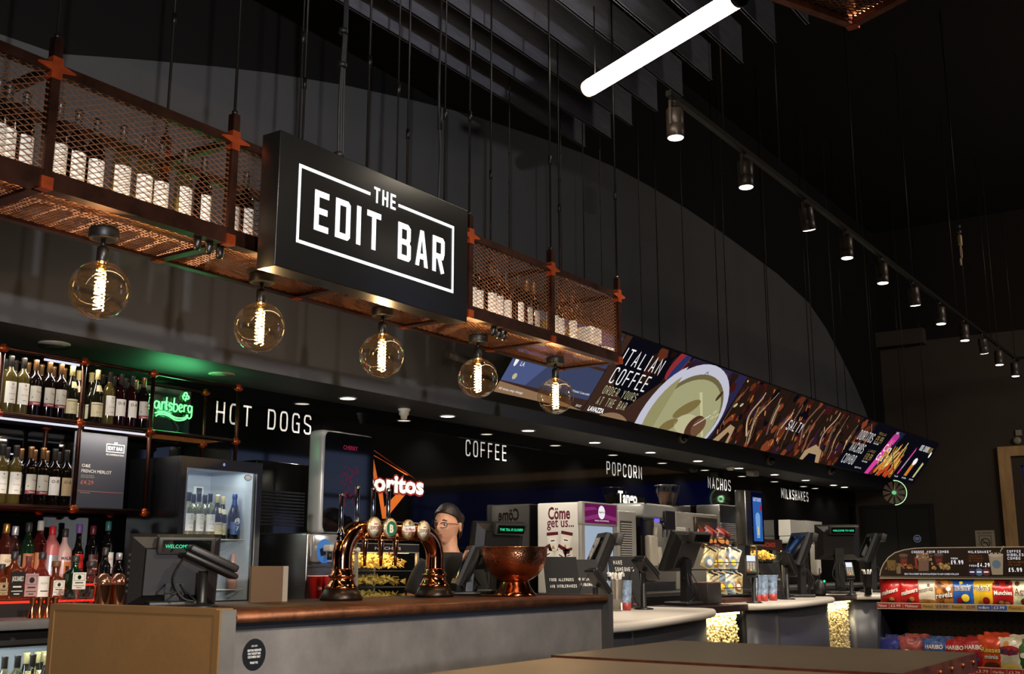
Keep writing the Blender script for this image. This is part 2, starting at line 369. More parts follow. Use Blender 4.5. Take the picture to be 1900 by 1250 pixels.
wood = M('weathered_timber', 'b08c5e', .6, noise=(3, .35, (3, 3, .5)))
wf = MB().mat(wood)
p = atX(1850, 829, XR-.05); q = atX(1870, 846, XR-.05)
JT = p.y-q.y
wf.box(XR-.06, p.y-.16, 0, XR+.2, p.y, p.z-.14); wf.box(XR-.06, -3.6, p.z-.14, XR+.2, p.y, p.z)
struct('window_1', wf)
win = bpy.data.objects['window_1']
fr = MB(); fr.box(XR+.08, p.y-.24, 0, XR+.16, p.y-.16, p.z-.14); fr.build('window_frame', BLACK, win)
MB().box(XR+.10, -3.6, .02, XR+.11, p.y-.2, p.z-.14).build('pane', GL('window_glass', (.8, .85, 1)), win)
ng = MB(); ng.mat(E('night_sky_blue', '141c58', .8)).quad((XR+2.5, 4.6, 1.6), (XR+2.5, -8, 1.6), (XR+2.5, -8, 4.5), (XR+2.5, 4.6, 4.5))
ng.mat(E('night_street', '0a0c16', .8)).quad((XR+2.5, 4.6, -.5), (XR+2.5, -8, -.5), (XR+2.5, -8, 1.6), (XR+2.5, 4.6, 1.6))
struct('backdrop_night', ng)
for k, (px, py) in enumerate(((1897, 920), (1893, 925), (1899, 926), (1896, 929))):
    g = atX(px, py, XR+2.3)
    tag(MB().sphere(g, .02, 8, 6).build('street_light', E('street_lamp_glow', 'cfe0ff', 6)), 'tiny bluish street light seen through the timber framed window', 'street light', 'street lights beyond the window')
g = atX(1897, 962, XR+2.4)
tag(MB().box(g.x, g.y-.5, g.z-.14, g.x+.02, g.y+.05, g.z+.12).build('lit_shop_sign', E('far_shop_sign', 'f3ead0', .6)), 'cream lit sign seen outside through the timber framed window', 'sign')
# the double door in the far wall
dm = M('door_black', '171615', .5); df = M('door_frame_black', '0d0c0c', .5)
dt = atX(1600, 945, XR); d1 = atX(1732, 942, XR)
dr = MB().mat(df); zt, ya, yb = (dt.z+d1.z)/2, dt.y, d1.y
dr.box(XR-.04, yb-.0, 0, XR-.001, yb+.06, zt); dr.box(XR-.04, ya-.06, 0, XR-.001, ya, zt); dr.box(XR-.04, yb, zt, XR-.001, ya, zt+.06)
door = struct('door_1', dr)
ym = atX(1664, 950, XR).y
MB().box(XR-.03, ym+.004, 0, XR-.002, ya-.06, zt).build('door_leaf', dm, door); MB().box(XR-.03, yb+.06, 0, XR-.002, ym-.004, zt).build('door_leaf', dm, door)
c = atX(1702, 999, XR-.031); b = Board((XR-.031, c.y, c.z), (0, -1, 0), (0, 0, 1))
b.disc(0, 0, .055, WHITEM, 1).disc(0, 0, .049, M('notice_blue', '2f5fa8', .5), 2); b.rect(-.034, .006, .034, .016, WHITEM, 3).rect(-.028, -.016, .028, -.006, WHITEM, 3)
tag(b.build('door_notice', None), 'round blue notice on the black double door', 'notice')
c = atX(1828, 1000, XR-.004); b = Board((XR-.004, c.y, c.z), (0, -1, 0), (0, 0, 1))
pm = M('notice_cream', 'a39c86', .5)
b.mb.mat(pm).box(XR-.004, c.y-.13, c.z-.2, XR, c.y+.13, c.z+.125)
b.text('NO SMOKING', -.1, .075, .025, BLACK, .2, 2); b.frame(-.08, -.15, .08, .05, .006, BLACK, 2)
b.line([(.06*cos(t), -.05+.06*sin(t)) for t in [2*pi*k/20 for k in range(21)]], .012, BLACK, 2).line([(-.04, -.01), (.04, -.09)], .012, BLACK, 2).line([(-.045, -.05), (.045, -.05)], .012, BLACK, 2.5)
tag(b.build('no_smoking_notice', None), 'cream no smoking notice on the far wall above the sweet stand', 'notice')
c = atX(1887, 817, XR-.02); al = MB().mat(M('alarm_cream', '8d8574', .5)).lathe([(.055, 0), (.055, .02), (.04, .05), (.02, .055)], 20, (XR, c.y, c.z), (-1, 0, 0))
al.cbox((XR-.012, c.y-.03, c.z+.11), (.024, .08, .08))
tag(al.build('wall_alarm', None), 'round cream alarm sounder on the far wall above the timber window surround', 'alarm')
c = atX(1640, 637, XR-.05)
ac = MB().mat(WALLR).box(XR-.2, c.y-.62, c.z-.08, XR-.001, c.y+.12, c.z+.15)
tag(ac.build('wall_air_unit', None), 'long dark air unit high on the far end wall', 'air conditioner')

# ================================================================ the copper gantry with its mesh
GX = [.38, 1.10, 1.82, 2.545, 3.265, 3.985, 4.70, 5.41]; GY0, GY1, GZ0, GZ1 = 2.985, 3.40, 2.38, 2.79
def diamond(mb, o, u, v, W_, H_, lw=.043, sw=.0195, t=.0021):
    """expanded metal sheet"""
    o, u, v = V(o), V(u), V(v); n = u.cross(v); k = sw/lw
    for sg in (1, -1):
        c0 = -W_*k if sg > 0 else 0; i = math.ceil(c0/sw)
        while True:
            c = i*sw; i += 1
            if (sg > 0 and c > H_) or (sg < 0 and c > H_+W_*k): break
            P = []
            for a in (0., W_):
                bb = c+sg*k*a
                if -1e-9 <= bb <= H_+1e-9: P.append((a, bb))
            for bb in (0., H_):
                a = (bb-c)/(sg*k)
                if 1e-9 < a < W_-1e-9: P.append((a, bb))
            if len(P) < 2: continue
            p0, p1 = o+u*P[0][0]+v*P[0][1], o+u*P[1][0]+v*P[1][1]
            if (p0-p1).length > .004: mb.bar(p0, p1, t, t*.8, n)
    return mb
gan = thing('suspended_gantry', 'long copper framed mesh gantry of bottles hanging over the bar', 'gantry', (0, 0, 0))
for y in (GY0, GY1-.035):
    MB().box(GX[0], y, GZ1-.033, GX[-1], y+.035, GZ1).build('top_rail', COPPER, gan)
    MB().box(GX[0], y, GZ0, GX[-1], y+.012 if y < 3.1 else y+.035, GZ0+(.058 if y < 3.1 else .035)).build('bottom_rail', COPPER, gan)
MB().box(GX[0], GY0+.012, GZ0, GX[-1], GY0+.05, GZ0+.006).build('bottom_flange', COPPER, gan)
for x in GX[1:]:
    for y in (GY0-.004, GY1-.03):
        MB().box(x-.015, y, GZ0, x+.015, y+.03, GZ1+.085).build('post', COPPER, gan)
        j = MB()
        j.mat(COPPERO).box(x-.018, y-.003, GZ1-.055, x+.018, y+.033, GZ1+.018)
        for sg in (-1, 1): j.prism([(x+sg*.018, y-.002, GZ1-.030), (x+sg*.065, y-.002, GZ1-.021), (x+sg*.065, y-.002, GZ1-.014), (x+sg*.018, y-.002, GZ1-.003)], (0, .034, 0))
        j.build('joint', None, gan)
        MB().mat(COPPERO).box(x-.02, y-.003, GZ0-.004, x+.02, y+.033, GZ0+.035).build('joint', None, gan)
        r = MB(); r.cyl((x, y+.015, GZ1+.085), (x, y+.015, ZC), .0055, n=8); r.cyl((x, y+.015, 3.35), (x, y+.015, 3.40), .009, n=8); r.cyl((x, y+.015, GZ1+.085), (x, y+.015, GZ1+.10), .011, n=8)
        r.build('hanger_rod', M('dark_steel_rod', '2b2724', .4, .8), gan)
    MB().box(x-.02, GY0+.03, GZ0, x+.02, GY1-.03, GZ0+.03).build('cross_bar', COPPER, gan)
    MB().box(x-.015, GY0+.03, GZ1-.03, x+.015, GY1-.03, GZ1-.004).build('cross_bar', COPPER, gan)
for x0, x1 in zip(GX, GX[1:]):
    diamond(MB(), (x0+.012, GY0+.01, GZ0+.05), (1, 0, 0), (0, 0, 1), x1-x0-.024, GZ1-GZ0-.075).build('mesh_panel', COPMESH, gan)
    diamond(MB(), (x0+.012, GY0+.03, GZ0+.012), (1, 0, 0), (0, 1, 0), x1-x0-.024, GY1-GY0-.06, .040, .0165).build('mesh_base', COPMESH, gan)
diamond(MB(), (GX[-1]+.002, GY0+.02, GZ0+.03), (0, 1, 0), (0, 0, 1), GY1-GY0-.04, GZ1-GZ0-.06).build('mesh_end', COPMESH, gan)
# the warm led line along the foot of the gantry that lights the labels
MB().box(GX[0], GY0+.054, GZ0+.014, GX[-1]-.03, GY0+.064, GZ0+.018).build('led_strip', E('gantry_led', 'ffdfae', 14), gan)
for k, (a, b2) in enumerate(((.34, .46), (.42, .54))):
    pass
# ---------------------------------------------------------------- illuminated sign
SX0, SX1, SY0, SY1, SZ0, SZ1 = 2.592, 3.716, 2.80, 2.893, 2.283, 2.789
sg = thing('bar_sign', 'black lightbox sign with glowing white bar name in a frame', 'sign', (0, 0, 0))
MB().rbox(((SX0+SX1)/2, (SY0+SY1)/2, (SZ0+SZ1)/2), (SX1-SX0, SY1-SY0, SZ1-SZ0), .003).build('case', M('satin_black_case', '121110', .32, noise=(6, .1)), sg)
for x in (2.85, 3.45): MB().box(x-.03, SY1, 2.45, x+.03, GY0+.002, 2.51).build('bracket', BLACK, sg)
SIGNW = E('sign_white', 'ffffff', 1.6)
b = Board((0, SY0, 0), (1, 0, 0), (0, 0, 1)); b.lay = .0015
q = lambda x, y: (lambda P: (P.x, P.z))(atY(x, y, SY0))
x0, z1 = q(557, 307); x1, z0 = q(839, 541); xa = q(687, 352)[0]; xb = q(739, 375)[0]
b.line([(xa, z1), (x0, z1), (x0, z0), (x1, z0), (x1, z1), (xb, z1)], .0125, SIGNW)
def blk(txt, x0, x1, za, h, gap, sp=.35):
    n = sum(sp if c == ' ' else (.42 if c == 'I' else 1) for c in txt); gaps = sum(1 for a in txt)-1
    w = (x1-x0-gap*gaps)/n; x = x0; T_ = w*.29
    for c in txt:
        if c == ' ': x += sp*w+gap; continue
        ww = w*(.42 if c == 'I' else 1); t = T_; X0, X1, Z0, Z1 = x, x+ww, za, za+h; zm = (Z0+Z1)/2; k = w*.22
        r = lambda a0, b0, a1, b1: b.rect(a0, b0, a1, b1, SIGNW)
        if c == 'I': r(X0+(ww-t)/2, Z0, X0+(ww+t)/2, Z1)
        if c in 'EDBRH': r(X0, Z0, X0+t, Z1)
        if c == 'E': r(X0+t, Z1-t, X1-.08*w, Z1); r(X0+t, Z0, X1-.08*w, Z0+t); r(X0+t, zm-t/2, X1-.16*w, zm+t/2)
        if c == 'T': r(X0, Z1-t, X1, Z1); r(X0+(ww-t)/2, Z0, X0+(ww+t)/2, Z1-t)
        if c == 'H': r(X1-t, Z0, X1, Z1); r(X0+t, zm-t/2, X1-t, zm+t/2)
        if c == 'D': b.line([(X0+t, Z1-t/2), (X1-k, Z1-t/2), (X1-t/2, Z1-k), (X1-t/2, Z0+k), (X1-k, Z0+t/2), (X0+t, Z0+t/2)], t, SIGNW)
        if c == 'B':
            b.line([(X0+t, Z1-t/2), (X1-k*1.3, Z1-t/2), (X1-t*.6, Z1-k*1.1), (X1-t*.6, zm+k*.9), (X1-k*1.3, zm+t*.02), (X0+t, zm+t*.02)], t, SIGNW)
            b.line([(X1-k*1.3, zm+t*.02), (X1-t/2, zm-k*.8), (X1-t/2, Z0+k), (X1-k, Z0+t/2), (X0+t, Z0+t/2)], t, SIGNW)
        if c == 'R':
            b.line([(X0+t, Z1-t/2), (X1-k, Z1-t/2), (X1-t/2, Z1-k), (X1-t/2, zm+k*.6), (X1-k, zm-t*.3), (X0+t, zm-t*.3)], t, SIGNW)
            b.line([(X0+ww*.52, zm-t*.3), (X1-t/2, Z0)], t, SIGNW)
        if c == 'A':
            xm = (X0+X1)/2; b.poly([(X0, Z0), (X0+t, Z0), (xm+.02*w, Z1-t*.9), (xm+t*.5, Z1), (xm-t*.5, Z1)], SIGNW); b.poly([(X1-t, Z0), (X1, Z0), (xm+t*.5, Z1), (xm-t*.5, Z1), (xm-.02*w, Z1-t*.9)], SIGNW); r(X0+.2*w, Z0+h*.2, X1-.2*w, Z0+h*.2+t)
        x += ww+gap
xl, zl = q(582, 415); xr_, zr = q(824, 503)
blk('EDIT BAR', xl, xr_, 2.461, .155, .030, .55)
xl2, xr2 = q(694, 350)[0], q(735, 365)[0]
blk('THE', xl2, xr2, 2.657, .064, .014)
b.build('lettering', sg)
cb = MB()
for k in range(3): cb.tube(smooth_pts([(3.05+.012*k, 2.95, 2.78), (3.04+.012*k, 2.95, 3.1+.05*k), (3.055+.008*k, 2.95, 3.5), (3.04+.01*k, 2.95, 4.2), (3.05, 2.95, ZC)], 4), .006, 6)
for z in (2.86, 3.25, 3.4): cb.cyl((3.05, 2.95, z), (3.05, 2.95, z+.02), .02, n=8)
cb.build('power_cable', BLACK, sg)
for x in (2.74, 3.30, 3.62):
    r = MB(); r.cyl((x, 2.86, SZ1), (x, 2.86, ZC), .004, n=6); r.cyl((x, 2.86, 3.2), (x, 2.86, 3.25), .008, n=8); r.build('hanger_rod', M('dark_steel_rod'), sg)
cb = MB(); cb.tube(smooth_pts([(3.69, 2.95, 2.76), (3.70, 2.95, 3.1), (3.685, 2.95, 3.4), (3.70, 2.95, 4.2), (3.69, 2.95, ZC)], 4), .006, 6); cb.cyl((3.695, 2.95, 3.2), (3.695, 2.95, 3.3), .011, n=8); cb.build('power_cable', BLACK, sg)

# ---------------------------------------------------------------- globe filament bulbs
BULBG = GL('amber_glass', (1, .93, .80), base=.17, dif=(1, .62, .28, .0016))
FIL = E('filament', 'ffc878', 60)
bulbs = []
def bulb():
    t = thing('filament_bulb', 'x', 'light bulb', (0, 0, 0), 0, 'globe bulbs under the gantry')
    MB().lathe([(.049, 0), (.05, -.006), (.05, -.034), (.047, -.038)], 28).build('canopy', M('black_wood', '191614', .45), t)
    m = MB(); m.cyl((0, 0, -.038), (0, 0, -.068), .007, n=10); m.lathe([(.012, -.062), (.019, -.068), (.02, -.12), (.016, -.124)], 18); m.build('socket', M('socket_black', '141210', .35), t)
    R0, zc = .1, -.215; a0 = math.asin(.021/R0); pr = [(.018, -.118), (.02, -.122), (.02, -.122-.004)]
    n = 18
    for i in range(n+1):
        a = a0+(pi-a0)*i/n; pr.append((max(R0*sin(a), .0005), zc+R0*cos(a)))
    MB().lathe(pr, 36, caps=False).build('globe', BULBG, t)
    m = MB(); m.mat(M('brass_cap', 'c9a25a', .25, 1.)).lathe([(.014, -.122), (.015, -.14), (.008, -.146)], 14)
    m.mat(GL('amber_neck', (1, .9, .7), base=.2)).lathe([(.021, -.118), (.024, -.126), (.021, -.136)], 18, caps=False)
    m.mat(FIL)
    for ph in (0, pi):
        m.tube([V((.0165*cos(ph+a), .0165*sin(ph+a), -.15-.135*k/60)) for k, a in enumerate([i*2*pi*5/60 for i in range(61)])], .0016, 5)
    m.build('filament', None, t)
    return t
BX = [2.18, 2.90, 3.62, 4.34, 5.06]; BYc = 3.2
bl = bulb(); bl.location = (BX[0], BYc, GZ0)
names = ['large glowing globe bulb nearest the gold panel end of the bar', 'glowing globe bulb hanging by the lower corner of the bar sign', 'glowing globe bulb in the middle of the five, below the sign', 'glowing globe bulb just past the sign, fourth of the five', 'glowing globe bulb at the far end of the gantry before the menu screens']
bl['label'] = names[0]
for k, x in enumerate(BX):
    if k: copy_tree(bl, (x, BYc, GZ0), .4*k, names[k])
    lamp('bulb_light', 'POINT', (x, BYc, GZ0-.215), 5.5, (1, .70, .38), None, 0)
# tiny black spotlets under the gantry
sp = MB(); sp.lathe([(.014, 0), (.014, -.035), (.011, -.045)], 12, (0, 0, 0)); 
k = 0
for (gx, nm) in ((2.43, 'beside the gold end'), (3.10, 'under the bar sign'), (4.22, 'just past the bar sign')):
    for i in range(3):
        o = sp.build('mini_spotlight', M('socket_black')) if k == 0 else bpy.data.objects['mini_spotlight'].copy()
        if k: COL.objects.link(o)
        o.location = (gx+.06*i, 3.02+.01*i, GZ0+.002); o.rotation_euler = (.25, -.2, 0)
        tag(o, f'tiny black spotlight under the gantry {nm}, {ORD[i]} of its three', 'spotlight', 'tiny spotlights under the gantry'); k += 1

# ================================================================ the bar
CONC = M('brushed_concrete_panel', '6f6a66', .6, noise=(3.2, .32), bump=(40, .1))
GOLD = M('tan_laminate', '84613a', .42, noise=(60, .06))
STRIP = M('dark_trim', '1c1d20', .35)
bar = thing('bar_counter', 'bar counter with concrete front and worn copper top', 'bar', (0, 0, 0))
MB().box(2.6, 2.95, .1, 5.09, 3.78, 1.038).build('front_panel', CONC, bar)
MB().box(2.6, 2.94, 1.038, 5.09, 3.78, 1.060).build('trim_strip', STRIP, bar)
m = MB(); m.loft([[(x, 2.915, 1.066), (x, 2.909, 1.080), (x, 2.915, 1.094), (x, 2.93, 1.10), (x, 3.80, 1.10), (x, 3.80, 1.060), (x, 2.93, 1.060)] for x in (2.6, 5.09)]); m.build('copper_top', COPTOP, bar)
MB().box(2.6, 2.99, 0, 5.09, 3.74, .1).build('plinth', BLACK, bar)
MB().box(5.09, 2.905, 0, 5.135, 3.80, 1.106).build('end_post', STEELD, bar)
ep = thing('bar_end_panel', 'tan laminate end panel closing the near end of the bar', 'panel', (0, 0, 0))
MB().box(2.5325, 2.913, 0, 2.598, 3.86, 1.1075).build('board', M('grey_edge', '67635e', .55, noise=(8, .15)), ep)
m = MB().mat(GOLD); m.box(2.529, 2.945, .03, 2.5325, 3.83, 1.09)
m.mat(M('tan_edge', '7d5c37', .45)).box(2.526, 2.93, 1.1075, 2.598, 3.86, 1.112); m.box(2.526, 2.941, 1.09, 2.5325, 3.834, 1.1075); m.box(2.526, 2.9135, 0, 2.5325, 2.941, 1.1076); m.box(2.526, 3.834, 0, 2.5325, 3.86, 1.1076)
m.build('facing', None, ep)
c = atY(471, 1214, 2.95); b = Board((c.x, 2.9485, c.z), (1, 0, 0), (0, 0, 1)); r = .053
b.disc(0, 0, r, M('sticker_black', '17181c', .45), 0, 32)
b.text('EDIT BAR', -.013, .026, .006, WHITEM, .026)
for t_, z_, w_ in (('SEATING RESERVED', .011, .062), ('FOR THE EDIT BAR', 0, .058), ('CUSTOMERS ONLY', -.011, .058), ('THANK YOU', -.030, .036)): b.text(t_, -w_/2, z_, .0075, WHITEM, w_, bold=.02)
tag(b.build('round_sticker', None), 'round black notice sticker on the concrete bar front', 'sticker')

# ================================================================ foreground tables
TABW = M('table_brown_dark', '4a3f30', .36, noise=(9, .12, (1, 8, 1))); TABT = M('table_brown_lit', '63523f', .4, noise=(9, .1))  # one brown top in two tones; the nearer's reflected light is in its colour
RUST = M('copper_table_edge', '6a3a26', .4, .6, noise=(18, .5))
def table(name, label, x0, y0, x1, y1, z, top, th=.036):
    t = thing(name, label, 'table', ((x0+x1)/2, (y0+y1)/2, 0)); hx, hy = (x1-x0)/2, (y1-y0)/2
    MB().box(-hx+.003, -hy+.003, z-th, hx-.003, hy-.003, z).build('tabletop', top, t)
    m = MB().mat(RUST)
    m.box(-hx, -hy, z-th-.004, hx, -hy+.003, z); m.box(-hx, hy-.003, z-th-.004, hx, hy, z); m.box(-hx, -hy, z-th-.004, -hx+.003, hy, z+.0006); m.box(hx-.003, -hy, z-th-.004, hx, hy, z)
    m.build('edge_band', None, t)
    for k in range(int((2*hx)/.1)):
        MB().sphere((hx-.05-.1*k, -hy-.001, z-.018), .0055, 10, 6).build('stud', M('copper_stud', '8a4a2c', .4, .8), t)
    m = MB(); m.lathe([(.24, 0), (.24, .012), (.05, .03), (.04, .06), (.04, z-th-.03), (.14, z-th)], 24); m.build('pedestal', BLACK, t)
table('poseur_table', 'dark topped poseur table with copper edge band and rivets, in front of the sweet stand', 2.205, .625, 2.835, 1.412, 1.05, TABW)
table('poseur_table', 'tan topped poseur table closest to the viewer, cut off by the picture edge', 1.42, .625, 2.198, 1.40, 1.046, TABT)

# ================================================================ overhead: fins, tube lamp, second gantry, track
FINM = M('fin_felt', '5c5c66', .8, noise=(5, .25, (1, 6, 6)))
ends = [(6.88, 4.07), (6.84, 3.82), (6.71, 3.57), (6.59, 3.30), (6.46, 3.04), (6.34, 2.77), (6.22, 2.50), (6.07, 2.22), (5.95, 1.97), (5.82, 1.71), (5.70, 1.45)]
for k, (x, y) in enumerate(ends):
    m = MB(); m.box(.6, y-.006, 4.4, x, y+.006, 4.66); m.box(.6, y-.012, 4.4, x, y+.012, 4.406)
    o = m.build('ceiling_fin', FINM)
    tag(o, f'long dark hanging ceiling fin, {ORD[k]} out from the bulkhead wall', 'ceiling fin', 'ceiling fins')
    for xx in (1.5, x-.8):
        MB().cyl((xx, y, 4.66), (xx, y, ZC), .004, n=6).build('hanger_wire', M('dark_steel_rod'), o)
tz = 3.92; a = atZ(1090, 165, tz); b_ = atZ(1375, -8, tz); dd = (b_-a).normalized()
tl = thing('tube_lamp', 'bright white tube lamp hanging diagonally below the ceiling fins', 'lamp', tuple(a))
tr = .049
MB().cyl(dd*.03, (b_-a)-dd*.03, tr, n=20).build('tube', E('tube_white', 'fff0d8', 14), tl)
m = MB(); m.cyl((0, 0, 0), dd*.03, tr*.96, tr, n=20); m.build('end_cap', E('tube_cap_glow', 'ffdca8', 2.5), tl)
m = MB(); m.cyl((b_-a)-dd*.03, (b_-a), tr*1.02, n=20); m.build('end_cap', M('socket_black'), tl)
for f in (.06, .94): MB().cyl((b_-a)*f+V((0, 0, tr)), (b_-a)*f+V((0, 0, 4.40-tz)), .004, n=6).build('cord', BLACK, tl)
g2 = atZ(1581, 43, 3.6); e1 = V((-.91, .41, 0)); e2 = V((-.41, -.91, 0)); up = V((0, 0, 1))
gt = thing('mesh_cage', 'corner of a second copper mesh cage hanging over the tables', 'gantry', tuple(g2))
for u_, v_ in ((e1, e2), (e2, e1)):
    MB().bar(v_*0, u_*1.35, .036, .036).build('bottom_rail', RUST, gt); MB().bar(V((0, 0, .5)), u_*1.35+V((0, 0, .5)), .036, .036).build('top_rail', RUST, gt)
MB().bar((0, 0, -.015), (0, 0, .55), .03, .03).build('post', RUST, gt)
MB().cbox((0, 0, 0), (.05, .05, .04)).build('joint', COPPERO, gt)
diamond(MB(), V((0, 0, .012)), e1, e2, 1.3, 1.3, .055, .024, .0045).build('mesh_base', COPMESH, gt)
for u_ in (e1, e2): MB().cyl(u_*1.3+V((0, 0, .5)), u_*1.3+V((0, 0, ZC-3.6)), .005, n=6).build('hanger_rod', M('dark_steel_rod'), gt)
MB().cyl((0, 0, .55), (0, 0, ZC-3.6), .005, n=6).build('hanger_rod', M('dark_steel_rod'), gt)

TY, TZ = 2.7, 3.985
trk = thing('lighting_track', 'long black ceiling track carrying the spotlights', 'lighting track', (0, 0, 0))
MB().box(5.55, TY-.018, TZ, 16.1, TY+.018, TZ+.035).build('rail', M('track_black', '26231f', .4, .3), trk)
for x in (6.35, 7.35, 9.15, 10.85, 12.65, 14.4, 15.9):
    m = MB(); m.cyl((x, TY, TZ+.035), (x, TY, ZC), .005, n=6); m.cyl((x-.05, TY, TZ+.045), (x+.05, TY, TZ+.045), .006, n=6); m.build('hanger_wire', M('dark_bronze_rod', '3a322a', .4, .7), trk)
MB().box(15.9, TY-1.2, TZ, 15.935, TY, TZ+.035).build('rail', M('track_black'), trk)
LENS = E('spot_lens', 'fff4e2', 6)
def track_head():
    t = thing('track_spotlight', 'x', 'spotlight', (0, 0, 0), 0, 'spotlights on the ceiling track')
    MB().lathe([(.05, -.06), (.053, -.066), (.053, -.155), (.0515, -.157), (.0515, -.161), (.053, -.163), (.053, -.235), (.048, -.239)], 22).build('body', M('spot_bronze', '4a4038', .38, .4), t)
    MB().lathe([(.0475, -.2385), (.044, -.243), (.02, -.246), (.001, -.247)], 22).build('lens', LENS, t)
    m = MB(); m.box(-.066, -.008, -.17, -.060, .008, -.02); m.box(-.066, -.008, -.026, .02, .008, -.02); m.cyl((0, 0, 0), (0, 0, -.03), .012, n=10); m.cyl((-.066, 0, -.155), (-.05, 0, -.155), .008, n=8); m.build('yoke', M('spot_bronze'), t)
    return t
hx = [5.63, 6.69, 7.83, 8.8, 9.8, 10.83, 11.87, 12.93, 13.85, 14.79, 15.82]
tilt = [0, 0, -.32, 0, 0, -.2, 0, 0, -.35, 0, 0]
th = track_head()
for k, (x, ti) in enumerate(zip(hx, tilt)):
    lab = f'{"tilted" if ti else "upright"} dark cylinder spotlight on the ceiling track, {ORD[k]} from the tube lamp'
    o = th if k == 0 else copy_tree(th, (0, 0, 0))
    o.location = (x, TY, TZ); o.rotation_euler = (0, ti, 0); o['label'] = lab
    lamp('track_spot_light', 'SPOT', (x, TY, TZ-.26), 150, (1, .88, .72), (x-ti*2, TY+1.0, .6), .04, 55, .7)
# black drop wire with a cream pulley and toggle
c = atY(1780, 430, 2.1); o = thing('drop_wire', 'wire with a cream wooden toggle and loop hanging from the ceiling', 'wire', tuple(c))
MB().cyl((0, 0, 0), (-.02, 0, ZC-c.z), .006, n=6).build('wire', M('dark_steel_rod'), o)
m = MB(); m.rbox((0, 0, -.08), (.05, .03, .1), .008); m.build('toggle', M('cream_wood', 'b99e6c', .5), o)
m = MB(); m.tube([(.03*sin(a), 0, -.19-.06*cos(a)) for a in [2*pi*k/16 for k in range(16)]], .006, 6, closed=True); m.tube([(.02*sin(a), .01, -.28-.03*cos(a)) for a in [2*pi*k/12 for k in range(12)]], .007, 6, closed=True); m.build('loop', M('cream_cord', 'a89878', .6), o)
m = MB(); m.sphere((0, 0, 0), .018); m.sphere((0, 0, .05), .016); m.build('knot', M('grey_cord', '4a4c50', .6), o)
# bead chains and wires hanging in the dark beyond the track
CH = M('chain_bronze', '3a332b', .5, .5)
ws = [(1185, 350), (1262, 300), (1340, 380), (1418, 420), (1498, 470), (1537, 450), (1605, 500), (1668, 560), (1795, 600), (1840, 520), (1040, 260), (945, 250), (1112, 240)]
for k, (px, py) in enumerate(ws):
    y = 3.985 if px < 1700 else TY
    c = atY(px, py, y); m = MB(); zl = 3.01 if px < 1700 else TZ+.02
    m.cyl((c.x, y, ZC), (c.x, y, zl), .0045, n=6)
    for i in range(int((ZC-zl-.2)/.21)): m.sphere((c.x, y, zl+.12+i*.21), .008, 6, 4)
    tag(m.build('bead_chain', CH), 'thin dark chain hanging from the black ceiling beyond the spotlights', 'chain', 'thin chains hanging from the ceiling')

# ================================================================ back bar: copper shelving, bottles, fridges
SY, SYB = 4.95, 5.24
CZ = atY(50, 1150, 4.5).z
SX = [2.42, 2.875, 3.32, 3.745, 4.345]; Z1, Z2, Z3 = 1.53, 1.962, 2.276
rack = thing('back_bar_shelving', 'copper pipe shelving against the black wall behind the bar', 'shelving', (0, 0, 0))
for i, x in enumerate(SX):
    for y in (SY, SYB):
        lo = Z1 if i < 4 else 1.825
        MB().cyl((x, y, lo), (x, y, Z3), .0115, n=10).build('post', COPPER, rack)
        for z in (Z1, Z2, Z3):
            if z < lo: continue
            j = MB(); j.cyl((x, y, z-.022), (x, y, z+.018), .0145, n=10); j.build('joint', COPPERO, rack)
            MB().cyl((x-.024, y, z-.003), (x+.024, y, z-.003), .0135, n=10).build('joint', COPPERO, rack)
for z, xe in ((Z1, SX[3]), (Z2, SX[4]), (Z3, SX[4])):
    for y in (SY, SYB): MB().cyl((SX[0], y, z), (xe, y, z), .0105, n=8).build('rail', COPPER, rack)
SHELFW = M('shelf_dark_wood', '2c1d15', .4, noise=(8, .3, (1, 10, 1)))
for z, xe in ((Z1, SX[3]), (Z2, SX[3])):
    MB().box(SX[0], SY+.012, z-.008, xe, SYB-.012, z+.012).build('shelf', SHELFW, rack)
diamond(MB(), (SX[3]+.02, SY+.015, Z2), (1, 0, 0), (0, 1, 0), SX[4]-SX[3]-.04, SYB-SY-.03).build('mesh_shelf', COPMESH, rack)
for z, xa, xe in ((Z2, SX[0], SX[2]-.01), (Z2, SX[2]+.03, SX[3]-.03), (Z3, SX[1]+.22, SX[2]-.03)):
    MB().box(xa, SY-.004, z-.028, xe, SY+.006, z-.018).build('led_strip', E('shelf_led', 'f2efff', .8), rack)
for x in (2.78, 3.10): MB().box(x-.09, SYB-.02, 1.80, x+.07, SYB-.012, 1.806).build('led_strip', E('shelf_led', 'f2efff', .8), rack)
lamp('shelf_led_light', 'AREA', (2.87, SY+.02, Z2-.035), .8, (.95, .93, 1), (2.87, SY+.08, 1.5), (.85, .02))
lamp('shelf_led_light', 'AREA', (3.53, SY+.0, Z2-.035), 1.1, (1, .92, .8), (3.53, 5.06, 1.6), (.4, .02))
lamp('shelf_led_light', 'AREA', (3.0, SY+.02, Z3-.02), 2.2, (1, .92, .8), (3.0, SY+.06, 1.9), (.85, .02))

